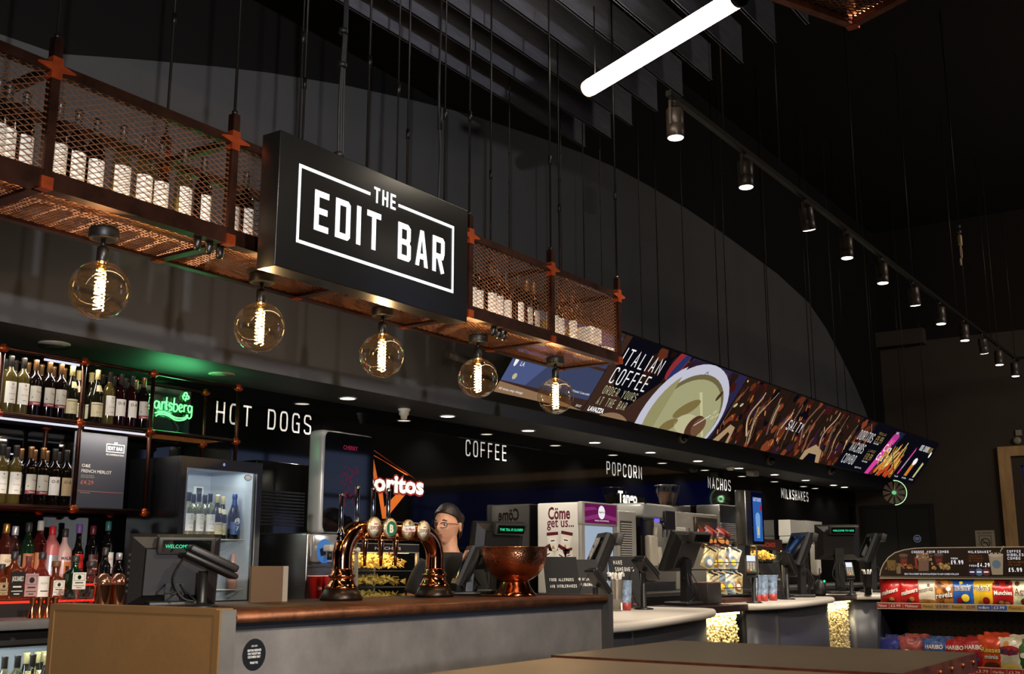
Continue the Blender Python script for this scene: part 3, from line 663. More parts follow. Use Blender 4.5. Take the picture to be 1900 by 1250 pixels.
def curved(mb, r, z0, z1, a0, a1, m, n=10, c=(0, 0), rf=None):
    """patch of a cylinder facing -y"""
    mb.mat(m); pts = []
    for k in range(n+1):
        a = -pi/2 + a0+(a1-a0)*k/n
        pts.append((cos(a), sin(a)))
    i = mb.add([(c[0]+r*p[0], c[1]+r*p[1], z) for z in (z0, z1) for p in pts])
    for k in range(n): mb.face((i+k, i+k+1, i+n+1+k+1, i+n+1+k), True)
    return mb
def wrap_text(mb, txt, r, z, h, w, m, bold=0., off=0.):
    vs, fs = font_mesh(txt, bold); mb.mat(m)
    P = []
    for q in vs:
        s_ = -w/2+q[0]*w+off; a = -pi/2+s_/r; P.append((r*cos(a), r*sin(a), z+q[1]*h))
    i = mb.add(P)
    for f in fs: mb.face([i+k for k in f])
def scrib(mb, r, z, h, w, m, n, off=0.):
    """a small looped flourish like handwriting, wrapped on a label"""
    pts = [(-w/2+w*t+.25*w/n*sin(2*pi*n*t*1.0+1), h*(.5+.5*sin(2*pi*n*t)*(.6+.4*sin(5*t+n)))) for t in [k/(8*n) for k in range(8*n+1)]]
    mb.mat(m)
    for q in ribbon(pts, max(h*.07, .0007)):
        i = mb.add([(r*cos(-pi/2+(p[0]+off)/r), r*sin(-pi/2+(p[0]+off)/r), z+p[1]) for p in q]); mb.face((i, i+1, i+2, i+3))
INK = M('black_ink', '141210', .6); CRIM = M('crimson_print', '7d1f2c', .5); PURP = M('purple_print', '6d4a86', .5)
LABW = M('label_white', 'e6e0d4', .6); LABT = M('label_tan', 'a98f66', .6); LABC = M('label_cream', 'c9bd96', .6); LABG = M('label_grey', 'b9b4a6', .6)
GW = M('white_wine_glass', '4a3f1c', .06, spec=.6, coat=.6); GR = M('red_wine_glass', '0d0706', .05, spec=.6, coat=.5); GRO = M('rose_wine_glass', '1c0609', .06, spec=.6, coat=.5); GB = M('burgundy_glass', '14130a', .06, spec=.6, coat=.5)
GCL = GL('clear_pale_wine', (.80, .78, .55), base=.12); FOILG = M('gold_foil', 'b98a5c', .35, .8); FOILC = M('cream_foil', 'd8c88e', .45); FOILD = M('dark_foil', '3a3632', .4, .3); BLUEF = M('blue_foil', '27457f', .3, .5)
BORD = [(.034, 0), (.0355, .006), (.0355, .172), (.034, .186), (.027, .200), (.0165, .213), (.0135, .225), (.013, .268), (.0145, .270), (.0145, .279), (.012, .281)]
BURG = [(.037, 0), (.039, .006), (.039, .135), (.036, .155), (.027, .182), (.018, .208), (.0145, .228), (.0135, .268), (.015, .270), (.015, .278), (.012, .280)]
CHAM = [(.039, 0), (.041, .006), (.041, .135), (.036, .165), (.024, .200), (.016, .225), (.0135, .255), (.0165, .262), (.0165, .275), (.013, .288)]
def wine(kind):
    prof = BURG if kind == 'burgundy' else CHAM if kind == 'sparkling' else BORD
    g = {'white': GW, 'clear': GCL, 'red': GR, 'rose': GRO, 'burgundy': GB, 'dark': GR, 'tan': GR, 'screwwhite': GCL, 'sparkling': GR, 'black': GR}[kind]
    cap = {'white': FOILD, 'clear': FOILD, 'red': FOILG, 'rose': FOILD, 'burgundy': FOILC, 'dark': FOILD, 'tan': FOILD, 'screwwhite': FOILD, 'sparkling': BLUEF, 'black': FOILD}[kind]
    t = thing('wine_bottle' if kind != 'sparkling' else 'sparkling_wine_bottle', 'x', 'bottle', (0, 0, -20))
    MB().lathe(prof, 18).build('glass', g, t)
    if kind in ('clear', 'screwwhite'):
        MB().lathe([(.032, .004), (.0335, .01), (.0335, .112), (.001, .113)], 14).build('wine', M('pale_wine', '9a8a48', .2), t)
    zb = .222 if kind not in ('sparkling',) else .19
    MB().lathe([(r+.0008, z) for r, z in prof if z >= zb], 16).build('capsule', cap, t)
    r = max(p[0] for p in prof)+.0006; L = MB()
    if kind in ('white', 'clear', 'screwwhite', 'black'):
        curved(L, r, .045, .15, -1.05, 1.05, LABW); scrib(L, r+.0005, .086, .009, .036, INK, 9); scrib(L, r+.0005, .112, .018, .026, LABG, 5); curved(L, r+.0005, .134, .140, -.08, .08, INK); curved(L, r+.0005, .062, .064, -.3, .3, INK)
    elif kind == 'red':
        curved(L, r, .068, .145, -1.05, 1.05, LABG); curved(L, r, .05, .068, -1.05, 1.05, CRIM); scrib(L, r+.0005, .108, .02, .014, CRIM, 2, .002); scrib(L, r+.0005, .112, .008, .022, INK, 6, .017); curved(L, r+.0005, .056, .061, -.5, .5, LABG); curved(L, r+.0005, .085, .09, -.75, -.6, INK)
    elif kind in ('rose', 'dark'):
        curved(L, r, .05, .14, -1.05, 1.05, LABW); curved(L, r+.0003, .045, .075, .75, 1.05, PURP); wrap_text(L, 'O', r+.0006, .110, .016, .017, INK, .02, -.018); wrap_text(L, '&', r+.0006, .112, .007, .008, INK, 0, -.003); wrap_text(L, 'E', r+.0006, .110, .016, .014, INK, .02, .011)
    elif kind == 'tan':
        curved(L, r, .05, .14, -1.05, .75, LABT); curved(L, r, .05, .14, .75, 1.1, LABW); curved(L, r+.0003, .035, .085, .8, 1.05, PURP); wrap_text(L, 'O', r+.0006, .110, .016, .017, INK, .02, -.018); wrap_text(L, '&', r+.0006, .112, .007, .008, INK, 0, -.003); wrap_text(L, 'E', r+.0006, .110, .016, .014, INK, .02, .011)
    elif kind == 'burgundy':
        curved(L, r, .03, .105, -1.15, 1.15, LABC); scrib(L, r+.0005, .05, .009, .036, INK, 7); curved(L, r+.0003, .092, .095, -1, 1, INK); scrib(L, r+.0005, .07, .018, .02, LABT, 4)
        n = MB(); i = 0
        rings = []
        for z, rr_ in ((.162, .0345), (.178, .0295), (.196, .0228)):
            rings.append([(rr_*1.03*cos(-pi/2+a), rr_*1.03*sin(-pi/2+a), z) for a in (-.6, -.3, 0, .3, .6)])
        n.loft(rings, False, False, None, True, False); n.build('neck_label', LABC, t)
    elif kind == 'sparkling':
        curved(L, r, .03, .11, -1.1, 1.1, M('blue_label', '2c4a7a', .5)); wrap_text(L, '7', r+.0005, .055, .03, .02, LABW, .02)
        c = MB(); 
        c.mat(LABW); c.poly([(.02*cos(a)*1.0, -sqrt(max(r*r-(.02*cos(a))**2, 0))-.001, .115+.02*sin(a)) for a in [2*pi*k/18 for k in range(18)]]); c.build('medallion', None, t)
    L.build('label', None, t)
    return t
PROTO = {}
def place_wine(kind, loc, label, group, rz=0, sc=None):
    sc = sc or (.92, .92, 1.)
    if kind not in PROTO: PROTO[kind] = wine(kind); o = PROTO[kind]; o.location = loc; o.rotation_euler = (0, 0, rz); o['label'] = label; o['group'] = group; o.scale = (1, 1, 1) if not sc else sc if isinstance(sc, tuple) else (sc,)*3
    else: o = copy_tree(PROTO[kind], loc, rz, label, group, sc or 1)
    return o
DESC = {'white': 'pale white wine bottle', 'red': 'gold capped red wine bottle', 'burgundy': 'cream foiled dark wine bottle', 'rose': 'rose wine bottle', 'dark': 'dark wine bottle with white label', 'tan': 'dark wine bottle with tan label', 'clear': 'clear bottle of white wine', 'screwwhite': 'clear bottle of white wine with dark screw cap', 'sparkling': 'sparkling wine bottle with blue foil', 'black': 'dark bottle with a white label'}
# top shelf
zb = Z2+.0125
row = [(13, 'white'), (37, 'white'), (60, 'red'), (86, 'red'), (108, 'red'), (129, 'burgundy'), (177, 'burgundy'), (200, 'white'), (221, 'rose'), (242, 'rose'), (264, 'red')]
g = 'wine bottles on the top back bar shelf'
for k, (px, kd) in enumerate(row):
    p = atY(px, 760, 5.0); place_wine(kd, (p.x, 5.0, zb), f'{DESC[kd]} on top shelf front, {ORD[10-k]} from the neon', g, .1*math.sin(k*3))
for k, (px, kd) in enumerate([(3, 'white'), (22, 'white'), (46, 'red'), (71, 'red'), (94, 'red'), (114, 'red'), (142, 'burgundy'), (166, 'burgundy'), (187, 'dark'), (208, 'dark'), (230, 'dark'), (249, 'red')]):
    p = atY(px, 755, 5.10); place_wine(kd, (p.x, 5.10, zb), f'{DESC[kd]} on top shelf back, {ORD[11-k]} from the neon', g, .1*math.sin(k*5))
# middle shelf
zb = Z1+.0125; g = 'wine bottles on the middle back bar shelf'
row = [(-4, 'white'), (22, 'white'), (50, 'red'), (73, 'red'), (95, 'dark'), (117, 'tan')]
for k, (px, kd) in enumerate(row):
    p = atY(px, 930, 5.0); place_wine(kd, (p.x, 5.0, zb), f'{DESC[kd]} on middle shelf front, {ORD[5-k]} from poster', g, .1*math.sin(k*4))
for k, (px, kd) in enumerate([(6, 'white'), (32, 'red'), (57, 'red'), (80, 'red'), (103, 'dark')]):
    p = atY(px, 925, 5.11); place_wine(kd, (p.x, 5.11, zb), f'{DESC[kd]} on middle shelf back, {ORD[4-k]} from poster', g)
# gantry bottles
zb = GZ0+.03; g = 'bottles standing in the gantry'
row = [(-18, 'black'), (6, 'black'), (44, 'black'), (101, 'black'), (141, 'black'), (181, 'black'), (224, 'clear'), (270, 'clear'), (305, 'clear'), (341, 'clear'), (382, 'black'), (440, 'black'), (458, 'black'),
       (876, 'black'), (892, 'black'), (910, 'black'), (926, 'black'), (945, 'black'), (961, 'black'), (981, 'red'), (997, 'red'), (1013, 'clear'), (1029, 'clear'), (1043, 'clear'), (1060, 'clear')]
for k, (px, kd) in enumerate(row):
    n = k+1 if px < 500 else k-12; side = 'near end' if px < 500 else 'past sign'
    p = atY(px, 330 if px < 500 else 600, 3.13); place_wine(kd, (p.x, 3.13+.012*((k*7) % 3), zb), f'{DESC[kd]} in gantry {side}, {ORD[n-1]} along', g, .3*math.sin(k*7), (.9, .9, 1.17))
for k, (px, z, w) in enumerate(((1090, .0, .13), (1122, .0, .11), (1096, .09, .12))):
    p = atY(px, 640, 3.14); m = MB().mat(LABW).rbox((p.x, 3.15, zb+z+.045), (w, .1, .088), .004)
    bb = Board((p.x-w/2, 3.0995, zb+z), (1, 0, 0), (0, 0, 1), m); bb.rect(.03, .04, w-.03, .046, LABG)
    tag(m.build('wine_carton', None), ('white carton at the far end of the gantry beside the last bottle', 'white carton at the far end of the gantry against the end mesh', 'white carton stacked upon another carton at the far end of the gantry')[k], 'carton', 'cartons in the gantry')
# ---------------------------------------------------------------- poster, neon
p0 = atY(152, 945, 5.02); p1 = atY(252, 806, 5.02)
x0, x1 = 3.345, 3.66; z0, z1 = Z1+.013, Z2-.035; b = Board((x0, 5.02, z0), (1, 0, 0), (0, 0, 1)); w, h = x1-x0, z1-z0
b.mb.mat(M('poster_slate', '3d3f48', .5)).box(x0, 5.021, z0, x1, 5.027, z1)
gx = M('poster_white', 'f2efe8', .5)
b.frame(.19, .295, .297, .335, .004, gx).text('EDIT BAR', .197, .305, .019, gx, .093, bold=.03).text('THE', .233, .338, .01, gx, .022).text('RECOMMENDATION', .19, .276, .009, gx, .107)
b.text('O&E', .052, .205, .017, gx, .05).text('FRENCH MERLOT', .052, .178, .017, gx, .178).text('PAYS D OC, FRANCE', .052, .160, .006, LABG, .075).text('SMOOTH, MELLOW AND JUICY', .052, .151, .006, LABG, .08)
b.text('\u00a34.29', .052, .118, .022, M('salmon_print', 'c86a5c', .5), .075).rect(.02, .083, .31, .085, M('salmon_print')).text('DRINK RESPONSIBLY', .052, .073, .005, LABG, .06)
tag(b.build('price_poster', None), 'slate grey drinks poster with white lettering on the back bar shelf', 'poster')
MB().box(SX[2]-.035, 5.06, Z1+.013, SX[2]-.025, 5.2, Z2-.03)
NEON = E('neon_green', '64ff7c', 2.6); 
p0 = atY(268, 790, 5.19); p1 = atY(356, 728, 5.19)
nx0 = 3.885; b = Board((nx0, 5.2, 2.085), (1, 0, 0), (0, 0, 1)); nt_ = thing('neon_sign', 'glowing green neon beer sign on a dark panel behind the copper shelving', 'sign', (0, 0, 0))
MB().box(SX[3]+.03, 5.205, Z2+.02, 4.21, 5.215, Z3-.02).build('back_panel', M('smoked_acrylic', '07110b', .12), nt_)
def tb(pts, r=.0042, n=5): 
    P = smooth_pts([(q[0], q[1], 0) for q in pts], n); return [b.p(q.x, q.y, 14) for q in P], r
m = MB()
SCR = [[(.055, .115), (.035, .128), (.008, .11), (0, .075), (.012, .045), (.04, .042), (.058, .06)], [(.045, .108), (.03, .108), (.018, .09), (.018, .068), (.032, .056)],
 [(.098, .088), (.075, .092), (.065, .07), (.075, .05), (.092, .055), (.100, .09), (.102, .055), (.112, .048)],
 [(.122, .095), (.122, .048)], [(.122, .078), (.132, .092), (.145, .09)], [(.155, .125), (.155, .06), (.163, .048)],
 [(.200, .085), (.185, .093), (.175, .08), (.192, .068), (.195, .053), (.178, .047)], [(.212, .128), (.212, .05), (.232, .048), (.242, .07), (.23, .09), (.213, .085)],
 [(.252, .068), (.274, .075), (.268, .092), (.255, .086), (.252, .062), (.265, .046), (.278, .055)], [(.290, .095), (.290, .048)], [(.290, .078), (.300, .092), (.312, .09)],
 [(.345, .088), (.328, .092), (.320, .07), (.332, .05), (.346, .06), (.350, .092), (.350, .03), (.335, .012), (.318, .02)],
 [(.075, .018), (.10, .026), (.14, .03), (.18, .022), (.22, .008), (.26, .006), (.30, .014), (.315, .032), (.318, .02), (.30, .002), (.26, -.008), (.22, -.006), (.18, .01), (.14, .017), (.10, .013), (.082, .0)],
 [(.285, .128), (.275, .14), (.280, .155), (.290, .148), (.285, .165), (.300, .172), (.308, .16), (.305, .15), (.318, .152), (.322, .138), (.308, .132), (.300, .14), (.296, .118)]]
for s_ in SCR:
    P, r = tb([(q[0]*.93, q[1]*.93) for q in s_]); m.tube(P, r, 6)
m.build('neon_tube', NEON, nt_)
MB().tube(smooth_pts([(4.08, 5.2, 2.08), (4.12, 5.19, 2.03), (4.10, 5.19, 1.99), (4.13, 5.2, 1.97)], 4), .003, 5).build('cable', BLACK, nt_)
lamp('neon_light', 'AREA', (4.05, 5.13, 2.225), 1.5, (.15, 1, .35), (4.05, 5.05, 3), (.34, .1))
lamp('neon_light', 'POINT', (4.10, 5.12, 2.15), 1.6, (.15, 1, .35), None, .05)

# ---------------------------------------------------------------- back counter and spirits
bc = thing('back_counter', 'grey stone back counter under the spirit bottles', 'counter', (0, 0, 0))
GST = M('grey_worktop', '5b5856', .45, noise=(7, .15))
MB().rbox((3.5, 4.9, CZ-.02), (2.5, .84, .04), .006).build('worktop', GST, bc)
MB().box(3.27, 4.56, .02, 4.75, 5.32, CZ-.0405).build('cabinet', M('back_counter_black', '0e0e0e', .4), bc)
stp = thing('bottle_step', 'stepped bottle riser with a red glowing edge', 'riser', (0, 0, 0)); STZ = atY(60, 1113, 4.82).z
MB().box(2.3, 4.80, CZ, 3.62, 5.05, STZ).build('lower_step', M('riser_dark', '1b1716', .5), stp); MB().box(2.3, 5.05, CZ, 3.62, 5.30, STZ+.07).build('upper_step', M('riser_dark'), stp)
MB().box(2.3, 4.794, STZ-.012, 3.60, 4.80, STZ-.002).build('glow_edge', E('red_led', 'ff2a18', 2.2), stp); MB().box(2.3, 5.044, STZ+.058, 3.60, 5.05, STZ+.068).build('glow_edge', E('red_led', 'ff2a18', 2.2), stp)
lamp('riser_led_light', 'AREA', (2.95, 4.92, STZ+.004), .6, (1, .14, .08), (2.95, 4.9, 2), (1.25, .2))
lamp('riser_led_light', 'AREA', (2.95, 5.17, STZ+.074), .6, (1, .14, .08), (2.95, 5.16, 2), (1.25, .2))
CLR = GL('clear_glass', (.93, .95, .95), base=.14); GRN = M('green_glass', '0d2412', .06, coat=.5); PNK = M('frosted_pink', 'b8625c', .35, coat=.3); WHT = M('coconut_white', 'cfa8a0', .35, coat=.2); AMB = M('amber_spirit', '5a2410', .06, coat=.5); BLKG = M('black_glass', '0b0a0c', .06, coat=.5)
CLP = GL('clear_pink_reflection', (.62, .36, .34), base=.1, dif=(.9, .42, .36, .16)); REDC = M('red_cap', 'b8231e', .4); GLD = M('gold_cap', 'b08448', .3, .8); WOODC = M('wood_cap', '6a4426', .5); BLKL = M('black_label', '15130f', .5)  # pink reflections are put into the tint of this clear glass
def spirit(name, label, px, row, r, h, glass, cap, lab, txt, ink=INK, neck=.013, sh=.62, square=False, lz=(.15, .5), capz=.86):
    r *= .92; y = 4.87 if row == 0 else 5.12; z = STZ if row == 0 else STZ+.07
    p = atY(px, 1090, y); t = thing(name, label, 'bottle', (p.x, y, z+.0008), 0, 'spirit bottles on the glowing riser')
    if square:
        m = MB(); w = r*2; rings = []
        for (zz, k, e) in ((0, 1, .9), (.01, 1, .85), (h*sh, 1, .85), (h*(sh+.06), .86, .6), (h*(sh+.12), .45, .0), (h*.80, neck/r, 0), (h, neck/r, 0)):
            rings.append([V((cos(a)*r*k/max(abs(cos(a)), abs(sin(a)))**e, sin(a)*r*k/max(abs(cos(a)), abs(sin(a)))**e, zz)) for a in [2*pi*(i+.5)/24 for i in range(24)]])
        m.loft(rings); m.build('glass', glass, t)
    else:
        MB().lathe([(r*.95, 0), (r, .006), (r, h*sh), (r*.93, h*(sh+.05)), (r*.6, h*(sh+.12)), (neck*1.15, h*(sh+.19)), (neck, h*(sh+.24)), (neck, h)], 20).build('glass', glass, t)
    MB().lathe([(neck*1.15, h*capz), (neck*1.25, h*capz+.003), (neck*1.25, h*1.01), (neck*1.0, h*1.025)], 16).build('cap', cap, t)
    if lab is not None:
        L = MB()
        if square:
            bb = Board((-r*.86, -r-.0008, h*lz[0]), (1, 0, 0), (0, 0, 1), L); W_ = r*1.72; H_ = h*(lz[1]-lz[0]); bb.rect(0, 0, W_, H_, lab, 0)
            if txt: bb.text(txt, W_*.1, H_*.62, H_*.2, ink, W_*.8, 1, .02)
            else: bb.frame(W_*.12, H_*.52, W_*.88, H_*.9, W_*.02, ink).disc(W_*.5, H_*.71, H_*.13, ink, 1, 14)
            bb.rect(W_*.2, H_*.36, W_*.8, H_*.42, ink); bb.rect(W_*.1, H_*.2, W_*.9, H_*.23, ink); bb.rect(W_*.3, H_*.08, W_*.7, H_*.12, ink)
        else:
            curved(L, r+.0008, h*lz[0], h*lz[1], -1.0, 1.0, lab)
            if not txt: scrib(L, r+.0014, h*(lz[0]+.6*(lz[1]-lz[0])), h*.06, r*1.1, ink, 6)
            curved(L, r+.0012, h*(lz[0]+.25*(lz[1]-lz[0])), h*(lz[0]+.3*(lz[1]-lz[0])), -.5, .5, ink)
            if txt: wrap_text(L, txt, r+.0014, h*(lz[0]+.6*(lz[1]-lz[0])), .012, r*1.3, ink, .02)
        L.build('label', None, t)
    return t
cream = M('spirit_cream', 'd8c9a6', .5); sil = M('silver_label', 'b8b8bc', .3, .6); amb = M('amber_label', 'a8602a', .5); OFFW = M('off_white_label', 'd9d3c6', .55)
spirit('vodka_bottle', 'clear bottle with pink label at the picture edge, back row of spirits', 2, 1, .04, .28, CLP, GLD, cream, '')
spirit('gin_bottle', 'clear gin bottle beside the green bottle, back row of the riser', 19, 1, .038, .27, CLR, sil, sil, '')
spirit('gin_bottle', 'green gin bottle with dark cap on the back row of the riser', 44, 1, .038, .29, GRN, FOILD, M('orange_seal', 'a05a2a', .5), 'Gordon', cream)
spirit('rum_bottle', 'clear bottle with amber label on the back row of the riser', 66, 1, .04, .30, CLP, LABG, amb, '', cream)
spirit('vodka_bottle', 'frosted pink bottle with red cap and silver panel', 89, 1, .041, .275, PNK, REDC, sil, '', cream, .014, .66)
spirit('rum_bottle', 'white coconut rum bottle with black cap', 113, 1, .042, .265, WHT, FOILD, None, '', sh=.58)
L = MB(); wrap_text(L, 'MALIBU', .0405, .115, .017, .065, M('dark_purple_print', '3a1420', .5), .02); curved(L, .0398, .03, .105, -.45, .45, M('rum_palm', 'b86a2a', .5)); curved(L, .0402, .045, .085, -.25, .25, M('dark_purple_print'))
p = atY(113, 1090, 5.12); L.build('label_print', None, bpy.data.objects['rum_bottle.001'])
spirit('liqueur_bottle', 'slim black bottle with purple neck on the back row', 139, 1, .032, .29, BLKG, PURP, REDC, '', sh=.5)
spirit('port_bottle', 'dark bottle with a red cap ring on the back row', 165, 1, .036, .285, BLKG, M('dark_red_cap', '5a1820', .4), M('maroon_label', '4a1a1a', .5), '', cream)
spirit('vermouth_bottle', 'dark bottle with round white medallion label, far end of the back row', 193, 1, .038, .31, BLKG, M('teal_cap', '2f5f58', .4), OFFW, '', M('red_print', 'a8241e', .5))
spirit('whiskey_bottle', 'small bottle with tan label at the picture edge, front row', 0, 0, .033, .16, AMB, FOILD, LABT, '', square=True)
spirit('whiskey_bottle', 'square whiskey bottle with black label, front row', 22, 0, .044, .215, AMB, FOILD, BLKL, "JACK DANIEL'S", OFFW, square=True, lz=(.08, .6))
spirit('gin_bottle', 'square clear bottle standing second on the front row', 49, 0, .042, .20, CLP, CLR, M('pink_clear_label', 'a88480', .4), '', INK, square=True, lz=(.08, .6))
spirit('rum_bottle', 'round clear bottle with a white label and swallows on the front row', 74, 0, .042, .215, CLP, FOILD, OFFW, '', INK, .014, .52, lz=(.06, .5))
spirit('whisky_bottle', 'short amber bottle with wooden cap and slanted label', 101, 0, .038, .175, AMB, WOODC, OFFW, '', INK, .017, .5, square=True, lz=(.1, .5))
spirit('herbal_liqueur_bottle', 'square dark green bottle with framed white label', 136, 0, .046, .20, GRN, FOILD, OFFW, '', GRN, .016, .58, square=True, lz=(.22, .62))
spirit('decanter', 'clear cut glass decanter with dark stopper', 166, 0, .048, .175, CLR, FOILD, None, '', neck=.018, sh=.45)
spirit('red_wine_bottle', 'slim dark bottle behind the copper shaker, front row', 191, 0, .032, .24, BLKG, FOILD, None, '')
spirit('brandy_bottle', 'dark bottle with silver seal, nearest the till on the front row', 217, 0, .034, .215, BLKG, sil, None, '')
# copper jiggers, tumblers and shakers on the counter
JZ = CZ
jg = MB(); jg.lathe([(.021, 0), (.0205, .004), (.009, .05), (.0105, .055), (.017, .085), (.0185, .088), (.016, .086), (.009, .058), (.001, .056)], 18, caps=False)
for k, px in enumerate((59, 73, 87, 100)):
    p = atY(px, 1140, 4.66)
    o = jg.build('jigger', M('jigger_copper', 'c58258', .18, 1.)) if k == 0 else bpy.data.objects['jigger'].copy()
    if k: COL.objects.link(o)
    o.location = (p.x, 4.66, JZ+.0005); tag(o, f'small copper jigger measure on the back counter, {ORD[3-k]} from the gold panel', 'jigger', 'copper jiggers')
for k, (px, r, h) in enumerate(((126, .042, .088), (157, .043, .086))):
    p = atY(px, 1100, 4.66); n = 22; m = MB()
    m.loft([[V((rr_*cos(2*pi*i/n)*(1+.03*((i+j) % 2)), rr_*sin(2*pi*i/n)*(1+.03*((i+j) % 2)), z)) for i in range(n)] for j, (rr_, z) in enumerate(((r*.85, 0), (r*.9, h*.2), (r*.93, h*.4), (r*.96, h*.6), (r, h*.8), (r, h), (r*.92, h), (r*.85, h*.25), (r*.02, h*.22)))], True, False, None, False)
    o = m.build('tumbler', CLR); o.location = (p.x, 4.66, CZ+.035); tag(o, ('cut glass tumbler behind the gold panel beside the jiggers', 'cut glass tumbler behind the gold panel beside the copper shakers')[k], 'glass', 'cut tumblers')
    MB().rbox((p.x, 4.66, CZ+.0175), (.1, .1, .034), .005)
m = MB(); m.rbox((atY(142, 1100, 4.66).x, 4.66, CZ+.0172), (.185, .12, .034), .006); tag(m.build('glass_mat', DARKP), 'black rubber bar mat under the tumblers', 'mat')
for k, px in enumerate((190, 218)):
    p = atY(px, 1100, 4.62); t = thing('cocktail_shaker', ('copper cocktail shaker beside the tumblers', 'copper cocktail shaker nearest the till')[k], 'shaker', (p.x, 4.62, CZ+.0005), 0, 'copper shakers')
    MB().lathe([(.028, 0), (.03, .004), (.04, .14), (.042, .145)], 24).build('cup', COPPIPE, t); MB().lathe([(.043, .14), (.044, .148), (.038, .172), (.024, .19), (.006, .196)], 24).build('lid', M('shaker_rim', 'c8907a', .12, .9), t)
p = atY(240, 1112, 4.62); m = MB().lathe([(.028, 0), (.034, .004), (.036, .05), (.034, .05), (.03, .006)], 20); o = m.build('copper_cup', COPPIPE); o.location = (p.x, 4.62, CZ+.0005); tag(o, 'low copper cup beside the till behind the bar', 'cup')

# ---------------------------------------------------------------- under-counter fridge with bottles
FW = M('fridge_white_liner', 'b4bac0', .5); FBK = M('fridge_black', '0c0c0d', .3)
def fridge(name, label, x0, x1, y0, y1, z0, z1, shelves, pow_, handle=True):
    t = thing(name, label, 'fridge', (0, 0, 0)); wl = .035
    m = MB(); m.mat(FBK); m.box(x0, y0, z0, x0+wl, y1, z1); m.box(x1-wl, y0, z0, x1, y1, z1); m.box(x0+wl, y1-wl, z0, x1-wl, y1, z1); m.box(x0+wl, y0, z1-wl, x1-wl, y1-wl, z1); m.box(x0+wl, y0, z0, x1-wl, y1-wl, z0+wl)
    m.build('case', None, t)
    m = MB().mat(FW); e = .002
    m.quad((x0+wl+e, y1-wl-e, z0+wl), (x1-wl-e, y1-wl-e, z0+wl), (x1-wl-e, y1-wl-e, z1-wl), (x0+wl+e, y1-wl-e, z1-wl)); m.quad((x0+wl+e, y0, z0+wl), (x0+wl+e, y1-wl, z0+wl), (x0+wl+e, y1-wl, z1-wl), (x0+wl+e, y0, z1-wl)); m.quad((x1-wl-e, y1-wl, z0+wl), (x1-wl-e, y0, z0+wl), (x1-wl-e, y0, z1-wl), (x1-wl-e, y1-wl, z1-wl))
    m.quad((x0+wl, y0, z1-wl-e), (x0+wl, y1-wl, z1-wl-e), (x1-wl, y1-wl, z1-wl-e), (x1-wl, y0, z1-wl-e)); m.build('liner', None, t)
    for z in shelves:
        m = MB()
        for i in range(16): m.cyl((x0+wl+(x1-x0-2*wl)*(i+.5)/16, y0+.05, z), (x0+wl+(x1-x0-2*wl)*(i+.5)/16, y1-wl-.01, z), .002, n=5)
        m.cyl((x0+wl, y0+.05, z), (x1-wl, y0+.05, z), .003, n=5); m.cyl((x0+wl, y1-wl-.01, z), (x1-wl, y1-wl-.01, z), .003, n=5); m.build('wire_rack', WHITEP, t)
    fz = .045; d = MB().mat(FBK); d.box(x0, y0-.03, z0, x0+fz, y0-.002, z1); d.box(x1-fz, y0-.03, z0, x1, y0-.002, z1); d.box(x0+fz, y0-.03, z1-.06, x1-fz, y0-.002, z1); d.box(x0+fz, y0-.03, z0, x1-fz, y0-.002, z0+fz); dd_ = d.build('door', None, t)
    q_ = .006
    for a in ((x0+fz-q_, z0+fz, x0+fz, z1-.06), (x1-fz, z0+fz, x1-fz+q_, z1-.06)): MB().box(a[0], y0-.032, a[1], a[2], y0-.0295, a[3]).build('door_trim', STEEL, dd_)
    MB().box(x0+fz, y0-.02, z0+fz, x1-fz, y0-.014, z1-.06).build('pane', GL('fridge_glass', (.93, .95, .95)), dd_)
    m = MB(); m.cyl(((x0+x1)/2+.0, y0-.034, z1-.028), ((x0+x1)/2, y0-.029, z1-.028), .009, n=14); m.build('lock', CHROME, dd_)
    MB().box(x0+wl+.02, y0+.03, z1-wl-.012, x1-wl-.02, y0+.045, z1-wl-.003).build('interior_lamp', E('fridge_lamp', 'e6f0ff', 5), t)
    lamp('fridge_light', 'AREA', ((x0+x1)/2, y0+.09, z1-wl-.014), pow_, (.93, 1, .97), ((x0+x1)/2, y0+.12, 0), (x1-x0-.16, .05))
    return t
fx0, fx1 = 3.79, 4.36; fzt = 1.822; fzb = CZ+.002
sz = atY(380, 1001, 4.92).z
fd = fridge('bottle_fridge', 'upright black fridge with lit glass door holding white wines behind the bar', fx0, fx1, 4.76, 5.16, fzb, fzt, (sz, CZ+.1), .9)
m = MB().mat(M('evaporator_cover', 'c3c8ca', .4)); m.rbox((fx0+.15, 5.105, 1.66), (.18, .03, .13), .004); m.build('cooling_cover', None, fd)
bb = Board((fx0+.05, 5.0885, 1.6), (1, 0, 0), (0, 0, 1)); bb.rect(.12, .01, .13, .03, INK).poly([(.09, .015), (.11, .015), (.10, .032)], M('warning_yellow', 'd8b83a', .5)).poly([(.115, .015), (.135, .015), (.125, .032)], M('warning_yellow')); bb.build('warning_label', fd)
bb = Board((fx1-.16, 5.12, 1.65), (1, 0, 0), (0, 0, 1)); bb.rect(0, 0, .07, .05, WHITEM, 1).rect(.02, .008, .06, .042, M('vent_dark', '3c4046', .5), 2); bb.build('rating_label', fd)
bb = Board((fx1-.10, 4.7385, 1.735), (1, 0, 0), (0, 0, 1)); bb.disc(0, 0, .028, M('sticker_grey', '8f969c', .5), 1, 24, .018).disc(0, 0, .022, WHITEM, 2, 24, .013); bb.build('door_sticker', bpy.data.objects['door'])
g = 'bottles in the upright fridge'
